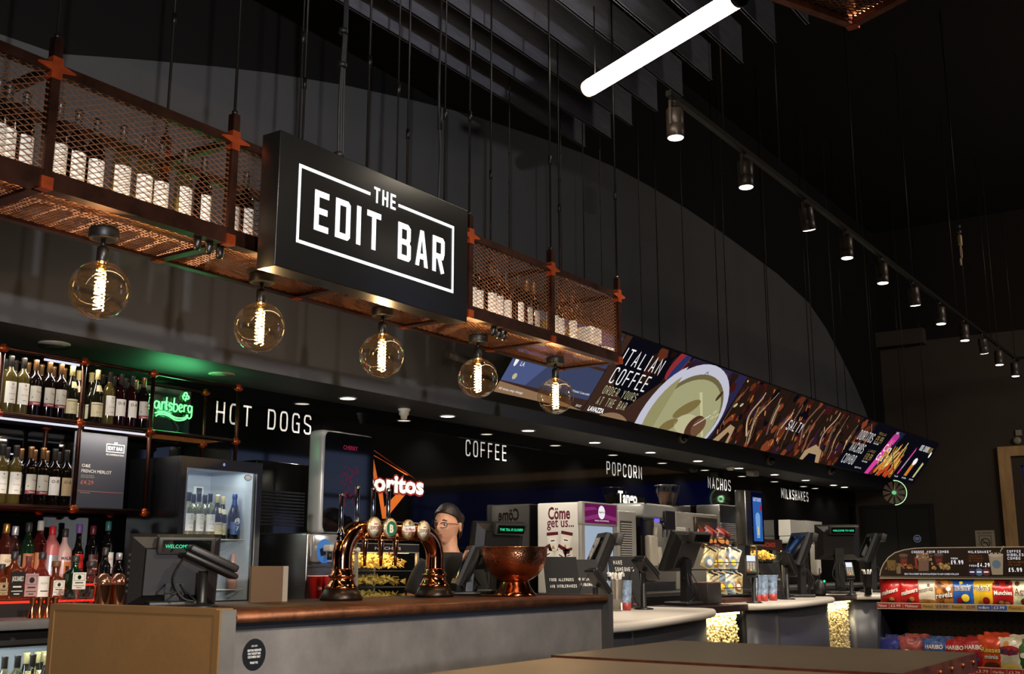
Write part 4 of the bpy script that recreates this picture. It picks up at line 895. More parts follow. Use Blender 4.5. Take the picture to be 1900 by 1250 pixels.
for k, (px, kd, y) in enumerate([(347, 'screwwhite', 4.86), (366, 'screwwhite', 4.86), (387, 'screwwhite', 4.86), (401, 'burgundy', 4.9), (411, 'burgundy', 5.0), (420, 'sparkling', 5.0), (433, 'sparkling', 4.86), (356, 'clear', 4.97), (377, 'clear', 4.97)]):
    p = atY(px, 985, y); place_wine(kd, (p.x, y, sz+.0035), f'{DESC[kd]} in upright fridge, {ORD[k]} from hinge', g, .2*math.sin(k*9), .88)
p = atY(425, 1085, 4.9); spirit_z = CZ+.1
o = MB(); o.lathe([(.03, 0), (.03, .1), (.012, .15), (.012, .19)], 14); q = o.build('small_bottle', M('clear_pinkish', 'c89890', .1)); q.location = (p.x, 4.88, CZ+.1035); tag(q, 'small pinkish bottle low in the upright fridge', 'bottle')
uz1 = CZ-.05
uf = fridge('under_counter_fridge', 'low lit bottle fridge under the back counter', 2.3, 3.25, 4.52, 4.54+.4, .12, uz1, (), 2.0)
MB().box(2.3, 4.482, uz1-.05, 3.25, 4.4895, uz1-.03).build('top_trim', STEEL, uf)
g = 'bottles in the low fridge'
zz = atY(60, 1215, 4.62).z-.26
MB().box(2.34, 4.53, zz-.01, 3.21, 4.9, zz-.002).build('shelf', WHITEP, uf)
for k, (px, kd, y) in enumerate([(8, 'screwwhite', 4.6), (32, 'screwwhite', 4.6), (60, 'screwwhite', 4.6), (86, 'burgundy', 4.58), (48, 'burgundy', 4.72), (68, 'burgundy', 4.72), (80, 'burgundy', 4.75), (94, 'burgundy', 4.74)]):
    p = atY(px, 1235, y); place_wine(kd, (p.x, y, zz), f'{DESC[kd]} in low fridge, {ORD[k]} along', g, 0, .95)

# ================================================================ service counters beyond the bar
def clip(pts, a0, b0, a1, b1):
    for ax, lim, sg in ((0, a0, 1), (0, a1, -1), (1, b0, 1), (1, b1, -1)):
        out = []
        for p, q in zip(pts, pts[1:]+pts[:1]):
            ip, iq = sg*(p[ax]-lim) >= 0, sg*(q[ax]-lim) >= 0
            if ip: out.append(p)
            if ip != iq:
                t = (lim-p[ax])/(q[ax]-p[ax]); out.append((p[0]+(q[0]-p[0])*t, p[1]+(q[1]-p[1])*t))
        pts = out
        if len(pts) < 3: return []
    return pts
def ell(cx, cy, rx, ry, n=40, rot=0): return [(cx+rx*cos(t)*cos(rot)-ry*sin(t)*sin(rot), cy+rx*cos(t)*sin(rot)+ry*sin(t)*cos(rot)) for t in [2*pi*k/n for k in range(n)]]
SPECK = M('speckled_white_stone', 'cfc6ba', .35, noise=(120, .12)); CNT = M('counter_graphite', '3a3a42', .38, spec=.6); CNTB = M('counter_brown_black', '2e2622', .4)
CH_ = .95
def outline(pts, n=6): return [(p.x, p.y) for p in smooth_pts([(*q, 0) for q in pts], n)]
def counter(name, label, front, yb, posts=(), back=None):
    t = thing(name, label, 'counter', (0, 0, 0)); P = front+(back or [(front[-1][0], yb), (front[0][0], yb)])
    rings = []
    c = V((sum(p[0] for p in P)/len(P), sum(p[1] for p in P)/len(P)))
    def inset(d): 
        out = []
        N = len(P)
        for i in range(N):
            a, b = V(P[i])-V(P[i-1]), V(P[(i+1) % N])-V(P[i])
            n = (V((-a.y, a.x)).normalized()+V((-b.y, b.x)).normalized())
            n = n.normalized() if n.length > 1e-6 else V((0, 0)); out.append(V(P[i])+n*d)
        return out
    for z, d in ((CH_-.05, .012), (CH_-.04, .003), (CH_-.025, 0), (CH_-.01, .003), (CH_, .014)): rings.append([(p.x, p.y, z) for p in inset(d)])
    MB().loft(rings).build('worktop', SPECK, t)
    q = inset(.07); MB().loft([[(p.x, p.y, z) for p in q] for z in (.08, CH_-.052)]).build('front_panel', CNT, t)
    q = inset(.10); MB().loft([[(p.x, p.y, z) for p in q] for z in (0, .08)]).build('plinth', BLACK, t)
    for x, y in posts: MB().box(x-.006, y-.012, .08, x+.006, y+.02, CH_-.052).build('joint_strip', STEELD, t)
    return t
c1 = outline([(5.16, 3.02), (5.5, 2.99), (6.0, 3.06), (6.6, 3.17), (7.1, 3.27), (7.5, 3.40), (7.66, 3.58)])
counter('service_counter', 'curved white topped counter adjoining the bar, dark front', [(5.16, 3.02)]+c1[1:], 3.98, ((5.62, 3.07),), [(7.66, 4.2), (5.85, 4.2), (5.85, 3.85), (5.16, 3.85)])
c2 = outline([(8.60, 3.64), (8.75, 3.53), (9.2, 3.47), (9.8, 3.52), (10.4, 3.60), (10.9, 3.68), (11.2, 3.82)])
counter('service_counter', 'white topped counter between the two popcorn panels', c2, 4.25, ((9.05, 3.55),))
c3 = outline([(12.04, 3.87), (12.2, 3.63), (12.6, 3.54), (13.4, 3.56), (14.2, 3.66), (14.6, 3.85)])
counter('service_counter', 'white topped counter farthest along, beside the sweet stand', c3, 4.3, ((12.45, 3.64), (12.9, 3.61)))
POPC = M('popcorn', 'e3cf9c', .6)
def popcorn_panel(name, label, x0, x1, y):
    t = thing(name, label, 'display panel', (0, 0, 0))
    MB().box(x0, y-.05, .90, x1, 4.1, .9495).build('ledge', M('ledge_brown', '2b1c1a', .3), t)
    MB().box(x0, y+.09, .05, x1, y+.12, .895).build('back', M('popcorn_backing', '8a7448', .7), t)
    m = MB(); rnd = random.Random(int(x0*10)); n = int((x1-x0)/.019); nz = 40
    for i in range(n):
        for j in range(nz):
            c = (x0+(i+.5+rnd.uniform(-.4, .4))*(x1-x0)/n, y+.055+rnd.uniform(-.01, .02), .12+(j+.5+rnd.uniform(-.4, .4))*.76/nz)
            r = rnd.uniform(.008, .0135); mw = Matrix.Translation(c) @ Matrix.Rotation(rnd.uniform(0, 6), 4, V((rnd.uniform(-1, 1), rnd.uniform(-1, 1), 1)))
            m.loft([[mw @ V((q*cos(a)*r, q*sin(a)*r*1.15, z*r)) for a in (0, 1.26, 2.51, 3.77, 5.03)] for q, z in ((.35, -1), (1, -.3), (.8, .4), (.3, 1))], smooth=False)
    o = m.build('popcorn_fill', POPC, t); o['kind'] = 'stuff'
    MB().box(x0, y, .08, x1, y+.008, .895).build('glass_front', GL('panel_glass', (.97, .97, .95)), t)
    MB().box(x0+.03, y+.012, .875, x1-.03, y+.03, .89).build('light_strip', E('popcorn_led', 'ffe09a', 9), t)
    lamp('popcorn_light', 'AREA', ((x0+x1)/2, y+.025, .865), 7, (1, .86, .5), ((x0+x1)/2, y+.07, 0), (x1-x0-.1, .02))
popcorn_panel('popcorn_panel', 'lit glass panel of popcorn between the first and second white counters', 7.675, 8.585, 3.66)
popcorn_panel('popcorn_panel', 'lit glass panel of popcorn between the second and farthest white counters', 11.215, 12.025, 3.87)
bk = thing('back_worktop', 'long dark worktop along the wall under the machines', 'counter', (0, 0, 0))
MB().rbox((10.6, 4.92, CZ-.02), (11.6, .8, .04), .006).build('worktop', M('back_worktop_steel', '55524e', .35, .6), bk)
MB().box(4.82, 4.58, .1, 16.4, 5.32, CZ-.041).build('cabinet', M('back_counter_black'), bk)
BZ = CZ+.0008

# ---------------------------------------------------------------- wall lettering
SIGNL = M('white_vinyl_lit', 'f4f1ea', .5, em=.32)  # emission puts the wash of the downlights into the letters
def walltext(txt, p0, p1, name, label, t=.095):
    """p0: pixel-sighted upper left, p1: lower right on the wall plane"""
    a, b_ = atY(*p0, YW), atY(*p1, YW); z0, z1 = 2.118, 2.25
    ws = [(.45 if c == ' ' else .5*NARROW.get(c, 1)) for c in txt]; h = z1-z0; k = (b_.x-a.x)/h/(sum(ws)+.28*(len(txt)-1)); x = a.x
    tt = thing('wall_lettering', label, 'lettering', (0, 0, 0))
    for c, w in zip(txt, ws):
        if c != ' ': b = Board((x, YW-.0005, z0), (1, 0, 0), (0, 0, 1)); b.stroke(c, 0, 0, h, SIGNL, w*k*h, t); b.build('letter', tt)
        x += (w+.28)*k*h
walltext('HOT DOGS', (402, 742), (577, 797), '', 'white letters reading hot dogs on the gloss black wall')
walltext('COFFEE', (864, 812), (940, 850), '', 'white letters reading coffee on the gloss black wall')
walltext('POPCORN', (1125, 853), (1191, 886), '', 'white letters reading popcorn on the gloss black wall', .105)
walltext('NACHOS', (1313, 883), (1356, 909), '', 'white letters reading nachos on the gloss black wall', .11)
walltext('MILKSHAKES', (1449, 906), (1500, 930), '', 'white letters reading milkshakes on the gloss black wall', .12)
# crisps logo on the wall
a = atY(688, 890, YW); b = Board((a.x, YW-.001, 0), (1, 0, 0), (0, 0, 1)); f = lambda x, y: (lambda P: (P.x-a.x, P.z))(atY(x, y, YW))
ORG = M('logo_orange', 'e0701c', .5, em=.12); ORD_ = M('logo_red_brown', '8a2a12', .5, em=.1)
tip, top, rt_ = f(711, 962), f(690, 834), f(768, 895)
b.poly([top, (top[0]+.03, top[1]-.002), (rt_[0]+.03, rt_[1]+.02), (rt_[0]-.10, rt_[1]+.075)], ORD_, 1).poly([(top[0]+.0, top[1]-.03), (top[0]+.03, top[1]-.045), (rt_[0]-.06, rt_[1]+.05), (rt_[0]-.10, rt_[1]+.05)], ORG, 2)
b.poly([f(684, 850), f(692, 846), f(704, 905), f(696, 905)], ORG, 1).poly([f(700, 905), f(709, 905), f(715, 962), f(709, 962)], ORG, 1).poly([f(709, 962), f(713, 940), f(757, 892), f(768, 897), f(717, 960)], ORG, 3)
w0, w1 = f(662, 925), f(786, 925)
b.text('Doritos', w0[0], f(740, 914)[1], .135, M('logo_outline_red', '8f1c14', .5, em=.06), w1[0]-w0[0], 4, .085).text('Doritos', w0[0]+.006, f(740, 914)[1]+.005, .125, M('logo_white', 'f2efe9', .5, em=.4), w1[0]-w0[0]-.012, 5, .04)  # red outline printed behind the white letters
tag(b.build('snack_logo', None), 'orange and white snack logo on the black wall behind the beer tap', 'logo')
a = atY(1147, 936, YW); e_ = atY(1182, 936, YW); b = Board((a.x, YW-.001, 0), (1, 0, 0), (0, 0, 1))
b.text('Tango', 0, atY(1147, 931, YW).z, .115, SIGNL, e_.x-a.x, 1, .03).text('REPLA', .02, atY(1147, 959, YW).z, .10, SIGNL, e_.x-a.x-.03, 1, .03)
tag(b.build('drink_logo', None), 'white drink logo on the black wall above the ice machine', 'logo')

# ---------------------------------------------------------------- downlights and other soffit fittings
dl = thing('downlight', 'x', 'downlight', (0, 0, 0), 0, 'downlights in the soffit')
MB().lathe([(.062, 0), (.064, -.004), (.052, -.006), (.05, -.002)], 26, caps=False).build('rim', M('white_rim', 'cfcac0', .4), dl)
MB().lathe([(.0505, -.0025), (.02, -.0035), (.001, -.0036)], 26).build('lens', LEDW, dl)
DX = [5.45+1.102*k for k in range(10)]+[15.85]
for k, x in enumerate(DX):
    o = dl if k == 0 else copy_tree(dl, (0, 0, 0)); o.location = (x, 5.115, ZS-.0005); o['label'] = f'round glowing downlight in the soffit, {ORD[k]} counting from the bar'
    lamp('downlight_light', 'SPOT', (x, 5.115, ZS-.012), 34, (1, .9, .76), (x, 5.0, 0), .04, 125, .6)
for k, (x, c_) in enumerate(((3.21, 0), (4.31, 1))):
    m = MB().mat(M('speaker_ring', '8d867a', .5)).lathe([(.078, 0), (.08, -.004), (.07, -.008)], 28, (x, 5.06, ZS-.0005), caps=False); m.mat(M('speaker_grille', '6d665c', .6)).lathe([(.0705, -.0075), (.001, -.0078)], 28, (x, 5.06, ZS-.0005))
    tag(m.build('ceiling_speaker', None), ('round flush ceiling speaker in the soffit above the top shelf wines', 'round flush ceiling speaker in the soffit lit green by the neon')[k], 'speaker')
m = MB().mat(WHITEP).lathe([(.045, 0), (.045, -.012), (.036, -.02), (.036, -.045), (.026, -.05), (.022, -.075), (.008, -.08)], 20, (6.06, 5.13, ZS-.0005)); tag(m.build('smoke_detector', None), 'white smoke detector under the soffit near the coffee lettering', 'smoke detector')
c = atZ(1333, 866, ZS); m = MB().mat(WHITEP).lathe([(.05, 0), (.05, -.02), (.03, -.045)], 18, (c.x, 5.1, ZS-.0005)); tag(m.build('smoke_detector', None), 'small white smoke detector under the soffit above the nachos lettering', 'smoke detector')
for k, (px, py) in enumerate(((1394, 877),)):
    c = atZ(px, py, ZS-.03); m = MB().mat(M('sensor_grey', 'a39c90', .5)).rbox((c.x, 5.1+.1*k, ZS-.035), (.16, .1, .068), .008); tag(m.build('ceiling_sensor', None), ('pale boxy sensor under the soffit over the tall blue screen', 'grey boxy sensor under the soffit beside the nachos lettering')[k], 'sensor')
for k, (px, py) in enumerate(((1262, 812), (1424, 854), (1538, 873))):
    c = atY(px, py, YB); m = MB().mat(M('cctv_cream', '8a7f6e', .45)).lathe([(.05, 0), (.052, .05), (.045, .06)], 20, (c.x, YB-.0005, c.z), (-.35, -1, -.1)); m.mat(DARKP).lathe([(.04, .06), (.035, .085), (.02, .10), (.004, .105)], 18, (c.x, YB-.0005, c.z), (-.35, -1, -.1))
    tag(m.build('security_camera', None), f'cream dome camera on the bulkhead below the menu screens, {ORD[k]} from the bar', 'camera', 'dome cameras')
c = atY(852, 663, YB-.1); m = MB().cyl((c.x-.14, YB-.1, c.z), (c.x+.12, YB-.1, c.z-.01), .028, n=14); m.box(c.x-.02, YB-.1, c.z, c.x+.02, YB-.0005, c.z+.03); tag(m.build('projector_tube', M('dim_grey', '4a4742', .5)), 'grey cylinder fitting on the bulkhead beside the menu screens', 'fitting')
for k, (px, py) in enumerate(((1660, 913),)):
    pass

# ---------------------------------------------------------------- menu screens
MB0, MT0 = V((0, 4.40, 2.436)), V((0, 3.985, 3.003)); MV = (MT0-MB0); MH = MV.length; MVn = MV.normalized()
ME = [6.15+(16.83-6.15)*k/9 for k in range(10)]; MW = ME[1]-ME[0]
EM = lambda n, c='808080', s=.9: E('scr_'+n, c, s)
ebk, ewh, enavy, eblu, esl, ebr, ebr2, etan, ered, eora, eyel, epnk, egrn, ecrm, eskin, egld, edr = [EM(n, c) for n, c in (('black', '0b0a12'), ('white', 'f2f0f0'), ('navy', '1c2038'), ('blue', '4a5580'), ('slate', '39415e'), ('brown', '3a261e'), ('brown2', '241610'), ('tan', '8a6c50'), ('red', '6e1c16'), ('orange', 'c87a28'), ('yellow', 'd9b550'), ('pink', 'd0409a'), ('green', '5a6a30'), ('cream', 'b9b48c'), ('skin', 'a58a5c'), ('gold', 'b99a58'), ('darkred', '3b1511'))]
def pbl(b, pts, m, l): 
    q = clip(pts, 0, 0, MW-.006, MH)
    if q: b.poly(q, m, l)
rnd = random.Random(4)
def food(b, a0, a1, b0, b1, n=70):
    for i in range(n):
        x, y = rnd.uniform(a0, a1), rnd.uniform(b0, b1); s_ = rnd.uniform(.03, .1); r0 = rnd.uniform(0, 3)
        m = rnd.choice([ebr2, ebr2, edr, ebk, ebr2, edr, EM('rust', '7a3a20'), EM('ember', '5a2a18'), EM('plum', '2a1a2a'), EM('umber', '1c100c')])
        q = clip([(x+s_*cos(r0+t)*rnd.uniform(.7, 1.2), y+s_*sin(r0+t)*rnd.uniform(.7, 1.2)) for t in (0, .9, 1.9, 3, 4.1, 5.2)], a0, b0, a1, b1)
        if q: b.poly(q, m, 1+i*.08)
def shine(b, a0, a1, b0, b1, n=4):
    for i in range(n):
        x = a0+(a1-a0)*(i+rnd.random())/n; ph = rnd.uniform(0, 3); am = rnd.uniform(.02, .09); fr = rnd.uniform(4, 8); dr = rnd.uniform(-.05, .3)
        for q in range(rnd.randint(2, 5)):
            t0 = rnd.uniform(0, .4); t1 = rnd.uniform(.55, 1)
            P = [(x+.022*q+am*sin(ph+fr*t)+dr*t, b1-(b1-b0)*t) for t in [t0+(t1-t0)*k/16 for k in range(17)]]
            P = [p for p in P if a0 < p[0] < a1]
            if len(P) > 2: b.line(P, rnd.choice((.004, .007, .014)), rnd.choice([EM('foil', '6a5040'), EM('glint', 'e0bc94'), EM('foil2', '8a6a50')]), 9+.1*q)
    for i in range(14):
        q = clip(ell(rnd.uniform(a0, a1), rnd.uniform(b0, b1), rnd.uniform(.02, .05), rnd.uniform(.006, .014), 10, rnd.uniform(-1.4, -.6)), a0, b0, a1, b1)
        if q: b.poly(q, rnd.choice([EM('glint'), EM('foil2'), EM('amberglint', 'c07838')]), 9.8+.02*i)
ENT = ['showing cinema times in slate blue panels', 'advertising Italian coffee on brown', 'showing a big white coffee cup', 'showing dark wrapped snacks beside the coffee cup', 'showing snacks with the salty lettering', 'showing snacks next to the nachos combo prices', 'showing nachos combo prices', 'showing a pink cup and fries', 'showing the kids combo, at the far end']
for k in range(9):
    t = thing('menu_screen', f'tilted hanging menu screen {ENT[k]}', 'screen', (ME[k], 0, 0), 0, 'menu screens')
    o = MB0.copy(); b = Board((0, o.y, o.z), (1, 0, 0), MVn); n = b.n
    m = MB(); P = [b.p(0, 0, -1), b.p(MW-.004, 0, -1), b.p(MW-.004, MH, -1), b.p(0, MH, -1)]; m.prism([p-n*.06 for p in P], n*.06); m.build('case', DARKP, t)
    b.rect(0, 0, MW-.004, MH, DARKP, 0); b.lay = .0006
    F = lambda a, c, d, e, m, l=1: b.rect(a, c, d, e, m, l)
    W1 = MW-.006
    if k == 0:
        F(.004, .004, W1, MH-.004, ebr, .5); F(.004, .10, W1, .36, eblu, 1); F(.004, .385, W1, .66, eblu, 1); b.poly([(0.30, .10), (.50, .36), (W1, .36), (W1, .10)], esl, 2); b.poly([(0.30, .385), (.50, .66), (W1, .66), (W1, .385)], esl, 2)
        b.text('THE ROYAL OPERA', .12, .285, .035, ewh, .34, 3).text('LA', .12, .235, .035, ewh, .05, 3).text('18:45', .52, .285, .045, ewh, .13, 3).text('Doors at 18:30', .52, .14, .025, ewh, .22, 3).text('21H booked  12 seats available', .9, .14, .02, ewh, .26, 3).text('28 booked  12-49 available', .88, .42, .02, ewh, .26, 3).text('20:30', .52, .56, .045, ewh, .13, 3).text('LA BOHEME', .12, .56, .035, ewh, .3, 3).text('All times may change', .03, .03, .02, ewh, .3, 2).text('20:27', W1-.12, .03, .02, ewh, .08, 2)
        b.poly(ell(.06, .27, .02, .05, 12), ewh, 3).disc(.06, .335, .012, eskin, 4, 12).disc(.13, .15, .025, ecrm, 3, 14); b.poly([(0, .004), (W1, .004), (W1*.6, .06), (0, .09)], etan, .8)
    if k == 1:
        F(.004, .004, W1, MH-.004, ebr, .5); pbl(b, [(.25, .25), (.6, .12), (.95, .45), (1.2, .7), (.1, .7), (.1, .45)], ebk, .8); food(b, .5, W1, .35, MH-.01, 26)
        pbl(b, ell(1.02, .62, .10, .2, 20, -.5), EM('cupred', '8a2a30'), 5); pbl(b, ell(1.05, .60, .05, .18, 20, -.5), EM('cupnavy', '24305e'), 5.3)
        b.stroke('ITALIAN', .12, .46, .145, ewh, .66, .09, 7).stroke('COFFEE', .12, .285, .145, ewh, .60, .09, 7).stroke('ORDER YOURS', .12, .185, .075, ecrm, .54, .09, 7).stroke('AT THE BAR', .12, .085, .075, ecrm, .46, .09, 7).text('LAVAZZA', .06, .02, .042, ewh, .24, 7, .04)
        pbl(b, ell(.5, -.15, .35, .2), etan, 3); pbl(b, ell(1.47, .10, .62, .58), EM('cup_white', 'c9c8d8', .8), 8); pbl(b, ell(1.52, .12, .55, .50), EM('cup_in', '9a9468', .8), 9)
    if k == 2:
        F(.004, .004, W1, MH-.004, EM('navy2', '2a2444'), .5); food(b, 0.02, W1, .5, MH-.01, 26); pbl(b, ell(.45, .18, .70, .52), EM('cup_white'  , 'c9c8d8', .8), 3); pbl(b, ell(.47, .16, .62, .44), EM('coffee_rim', '6a6040'), 4); pbl(b, ell(.48, .13, .60, .42), EM('coffee_milk', 'a8a67c', .8), 5); pbl(b, ell(.40, .24, .2, .07, 24, .5), EM('coffee_brown', '7a6a40'), 6); pbl(b, ell(.25, .05, .14, .06, 24, .4), EM('coffee_brown'), 6); pbl(b, ell(.55, .10, .22, .10), ecrm, 6)
        pbl(b, ell(.74, .08, .16, .13), EM('sugar_brown', '4a2c20'), 7); pbl(b, ell(.80, .10, .12, .10), EM('crema', '6a4a34'), 8); pbl(b, ell(.85, .44, .028, .06, 16, -.4), EM('bean', '40301c'), 8)
        for q in ((.92, .25), (1.0, .22), (.93, .19)): pbl(b, [(q[0], q[1]), (q[0]+.05, q[1]+.02), (q[0]+.06, q[1]+.06), (q[0]+.01, q[1]+.04)], ecrm, 9)
        b.line([(.70, .10), (.90, .24)], .008, ewh, 10); pbl(b, [(.45, .42), (.50, .43), (1.0, .02), (.98, .0)], EM('light_streak', 'c2bd90'), 5.5)
    if k in (3, 4, 5):
        F(.004, .004, W1, MH-.004, ebr2, .5); food(b, .004, W1, .004, MH-.005, 90); shine(b, .02, W1-.02, .02, MH-.03, 5)
        if k == 4: b.stroke('SALTY', .32, .30, .12, ewh, .42, .09, 18)
        if k == 3: pbl(b, [(.05, .004), (.22, .2), (.35, .18), (.40, .004)], EM('tan2', 'a58a68'), 9); pbl(b, [(.18, .004), (.26, .12), (.32, .10), (.34, .004)], ebr2, 10); pbl(b, ell(.08, .40, .035, .02, 12, .6), ecrm, 12); pbl(b, ell(.2, .42, .03, .018, 12, .6), ecrm, 12)
        if k == 5: pbl(b, [(.004, .004), (.004, .12), (.22, .22), (.5, .16), (.62, .004)], EM('tan2'), 9); pbl(b, [(.1, .004), (.16, .1), (.4, .1), (.5, .004)], ebk, 10)
    if k == 6:
        F(.004, .004, W1, MH-.004, ebk, .5); food(b, .02, .55, .35, MH-.01, 40); b.line([(.35, .66), (.6, .5), (.45, .36), (.55, .3)], .012, etan, 6)
        b.stroke('DORITOS', .16, .42, .13, ewh, .56, .075, 7).stroke('NACHOS', .14, .25, .13, ewh, .5, .075, 7).stroke('COMBO', .12, .08, .13, ewh, .44, .075, 7)
        for (tx, z_, h_) in (('REGULAR', .56, .035), ('\u00a39.99', .45, .09), ('LARGE', .30, .035), ('\u00a310.99', .19, .09)): b.stroke(tx, .82, z_, h_, egld, .28, .085, 7)
        b.text('WITH A DRINK', .82, .42, .022, ewh, .22, 7).text('WITH A DRINK', .82, .15, .022, ewh, .22, 7).text('SUBJECT TO STOCK', .7, .05, .02, ewh, .26, 7)
    if k == 7:
        F(.004, .004, W1, MH-.004, ebk, .5); pbl(b, [(.02, .004), (.30, .004), (.62, .68), (.3, .68)], enavy, .8); pbl(b, [(.0, .004), (.16, .004), (.46, .60), (.2, .60)], epnk, 2); pbl(b, ell(.33, .6, .13, .05, 20), EM('pink2', 'b03884'), 3)
        b.text('Coca', .15, .36, .12, ewh, .32, 4, .01).text('Cola', .08, .22, .12, ewh, .28, 4, .01).text('HERE', .24, .64, .03, ewh, .12, 4)
        for i in range(34):
            x = .25+rnd.random()*.85; y = rnd.random()*.22; a_ = rnd.uniform(.8, 2.1); L_ = rnd.uniform(.18, .4)
            b.line([(x, y), (min(max(x+L_*cos(a_), .02), W1-.03), min(y+L_*sin(a_), .62))], .03, rnd.choice([eyel, eora, egld, EM('fry', 'e8cf78'), EM('sauce', 'b8401c')]), 5+i*.15)
        for i in range(8): pbl(b, ell(.25+.1*i, .06+.05*(i % 3), .08, .05, 12, i), rnd.choice([ered, eora, EM('sauce')]), 12+i*.1)
    if k == 8:
        F(.004, .004, W1, MH-.004, ebk, .5); b.stroke('KIDS COMBO', .42, .52, .09, ewh, .42, .11, 2).stroke('\u00a33.49', .86, .52, .09, egld, .16, .11, 2)
        pbl(b, [(.12, .10), (.18, .10), (.30, .5), (.26, .55)], epnk, 2); pbl(b, [(.16, .2), (.20, .2), (.25, .36), (.22, .38)], EM('aqua', '7ab0b0'), 3); pbl(b, [(.46, .10), (.60, .10), (.64, .34), (.50, .34)], eora, 2); pbl(b, ell(.58, .34, .09, .06, 14), ewh, 3); pbl(b, [(.9, .10), (.98, .10), (1.04, .34), (.95, .36)], EM('packet', 'c0c07a'), 2)
        for x, tx in ((.05, 'A SMALL DRINK'), (.45, 'POPCORN'), (.82, 'FRUIT SNACK')): b.text(tx, x, .05, .025, ewh, .2, 3)
        pbl(b, ell(1.06, .5, .04, .05, 14), ewh, 2)
    b.build('display', t)
    MB().cyl((MW*.5, MT0.y+.02, MT0.z-.01), (MW*.5, MT0.y+.02, ZC), .004, n=6).build('hanger_wire', M('dark_steel_rod'), t)
    MB().bar((MW*.5, MB0.y+.045, MB0.z+.08), (MW*.5, YB, MB0.z+.2), .04, .02).build('bracket', BLACK, t)
# fan shaped disc lamp hanging from the underside of the far menu screens
DXX = 14.8; c = atX(1661, 914, DXX); t = thing('disc_lamp', 'round bladed metal disc with a green halo hanging below the far menu screens', 'light', (DXX, c.y, c.z)); t.scale = (.86,)*3
MB().cyl((0, 0, .1), (0, 0, (2.436+(4.40-c.y)/(4.40-3.985)*.567-.01-c.z)/.86), .006, n=8).build('drop_rod', BLACK, t)
for i in range(10):
    a = 2*pi*i/10; m = MB(); m.mat(M('fan_blade', '9a8c7c', .35, .6)); m.poly([(-.06-.01*(q % 2), -r_*cos(a+da), r_*sin(a+da)) for q, (r_, da) in enumerate(((.04, -.12), (.17, -.22), (.17, .22), (.04, .12)))]); m.build('blade', None, t)
MB().lathe([(.03, .05), (.03, .075), (.02, .08)], 16, (0, 0, 0), (-1, 0, 0)).build('hub', E('green_glow', '8fe8a0', .6), t)
m = MB(); m.tube([(-.05, .185*cos(a_), .185*sin(a_)) for a_ in [pi*.5+pi*k/16 for k in range(17)]], .006, 6); m.build('halo_tube', E('halo_glow', 'b8f0b8', 1.2), t)
MB().lathe([(.12, 0), (.12, .02)], 24, (0, 0, 0), (-1, 0, 0)).build('backplate', BLACK, t)
lamp('halo_light', 'POINT', (DXX-.03, c.y, c.z), .8, (.5, 1, .5), None, .05)

# ================================================================ on the bar: beer font and copper bowl
fo = thing('beer_font', 'tall polished copper beer font arch with four taps on the bar', 'beer tap', (0, 0, 0))
fa, fb, fz = atZ(633, 1112, 1.1), atZ(806, 1105, 1.1), 1.1; FY = 3.50
xa, xb = atY(633, 1100, FY).x, atY(806, 1096, FY).x; pr = .044; ht = .315; rc = .125
P = [(xa, FY, fz+.07), (xa, FY, fz+.12), (xa, FY, fz+ht-rc)]+[(xa+rc-rc*cos(t), FY, fz+ht-rc+rc*sin(t)) for t in [pi/2*k/10 for k in range(1, 11)]]+[(xb-rc+rc*sin(t), FY, fz+ht-rc+rc*cos(t)) for t in [pi/2*k/10 for k in range(0, 11)]]+[(xb, FY, fz+.12), (xb, FY, fz+.07)]
MB().tube(P, pr, 24).build('arch_pipe', COPPIPE, fo)
for x in (xa, xb):
    MB().lathe([(.095, 0), (.097, .012), (.085, .03), (.075, .048), (.06, .05)], 32, (x, FY, fz+.0005)).build('base', M('dark_bronze', '2a211b', .35, .7), fo)
    MB().lathe([(.072, .05), (.075, .058), (.066, .066), (.058, .085), (.052, .098), (.06, .104), (.06, .112), (.05, .118), (.05, .135), (.046, .14)], 32, (x, FY, fz)).build('collar', COPPIPE, fo)
HN = [(xa+.02, 'a'), (xa+.165, 'b'), (xa+.325, 'c'), (xa+.465, 'd')]
hx_ = [atY(px, 960, FY).x for px in (633, 662, 692, 720)]
for x in hx_:
    zt = fz+ht-.02+(0 if x > hx_[0]+.01 else -.04)
    m = MB().lathe([(.017, 0), (.02, .012), (.016, .03), (.021, .04), (.014, .05), (.0105, .06), (.0105, .20), (.013, .205), (.013, .215), (.006, .222)], 16, (x, FY, zt)); m.build('tap_handle', CHROME, fo)
for px in (661, 691, 718):
    x = atY(px, 1000, FY).x; MB().lathe([(.0065, 0), (.009, .05), (.011, .07), (.014, .10), (.014, .15)], 14, (x, FY-.055, fz+.15)).build('spout', COPPIPE, fo)
CRM = M('badge_cream', 'e9dfc4', .35); BRS = M('badge_rim', 'c9a878', .25, .8)
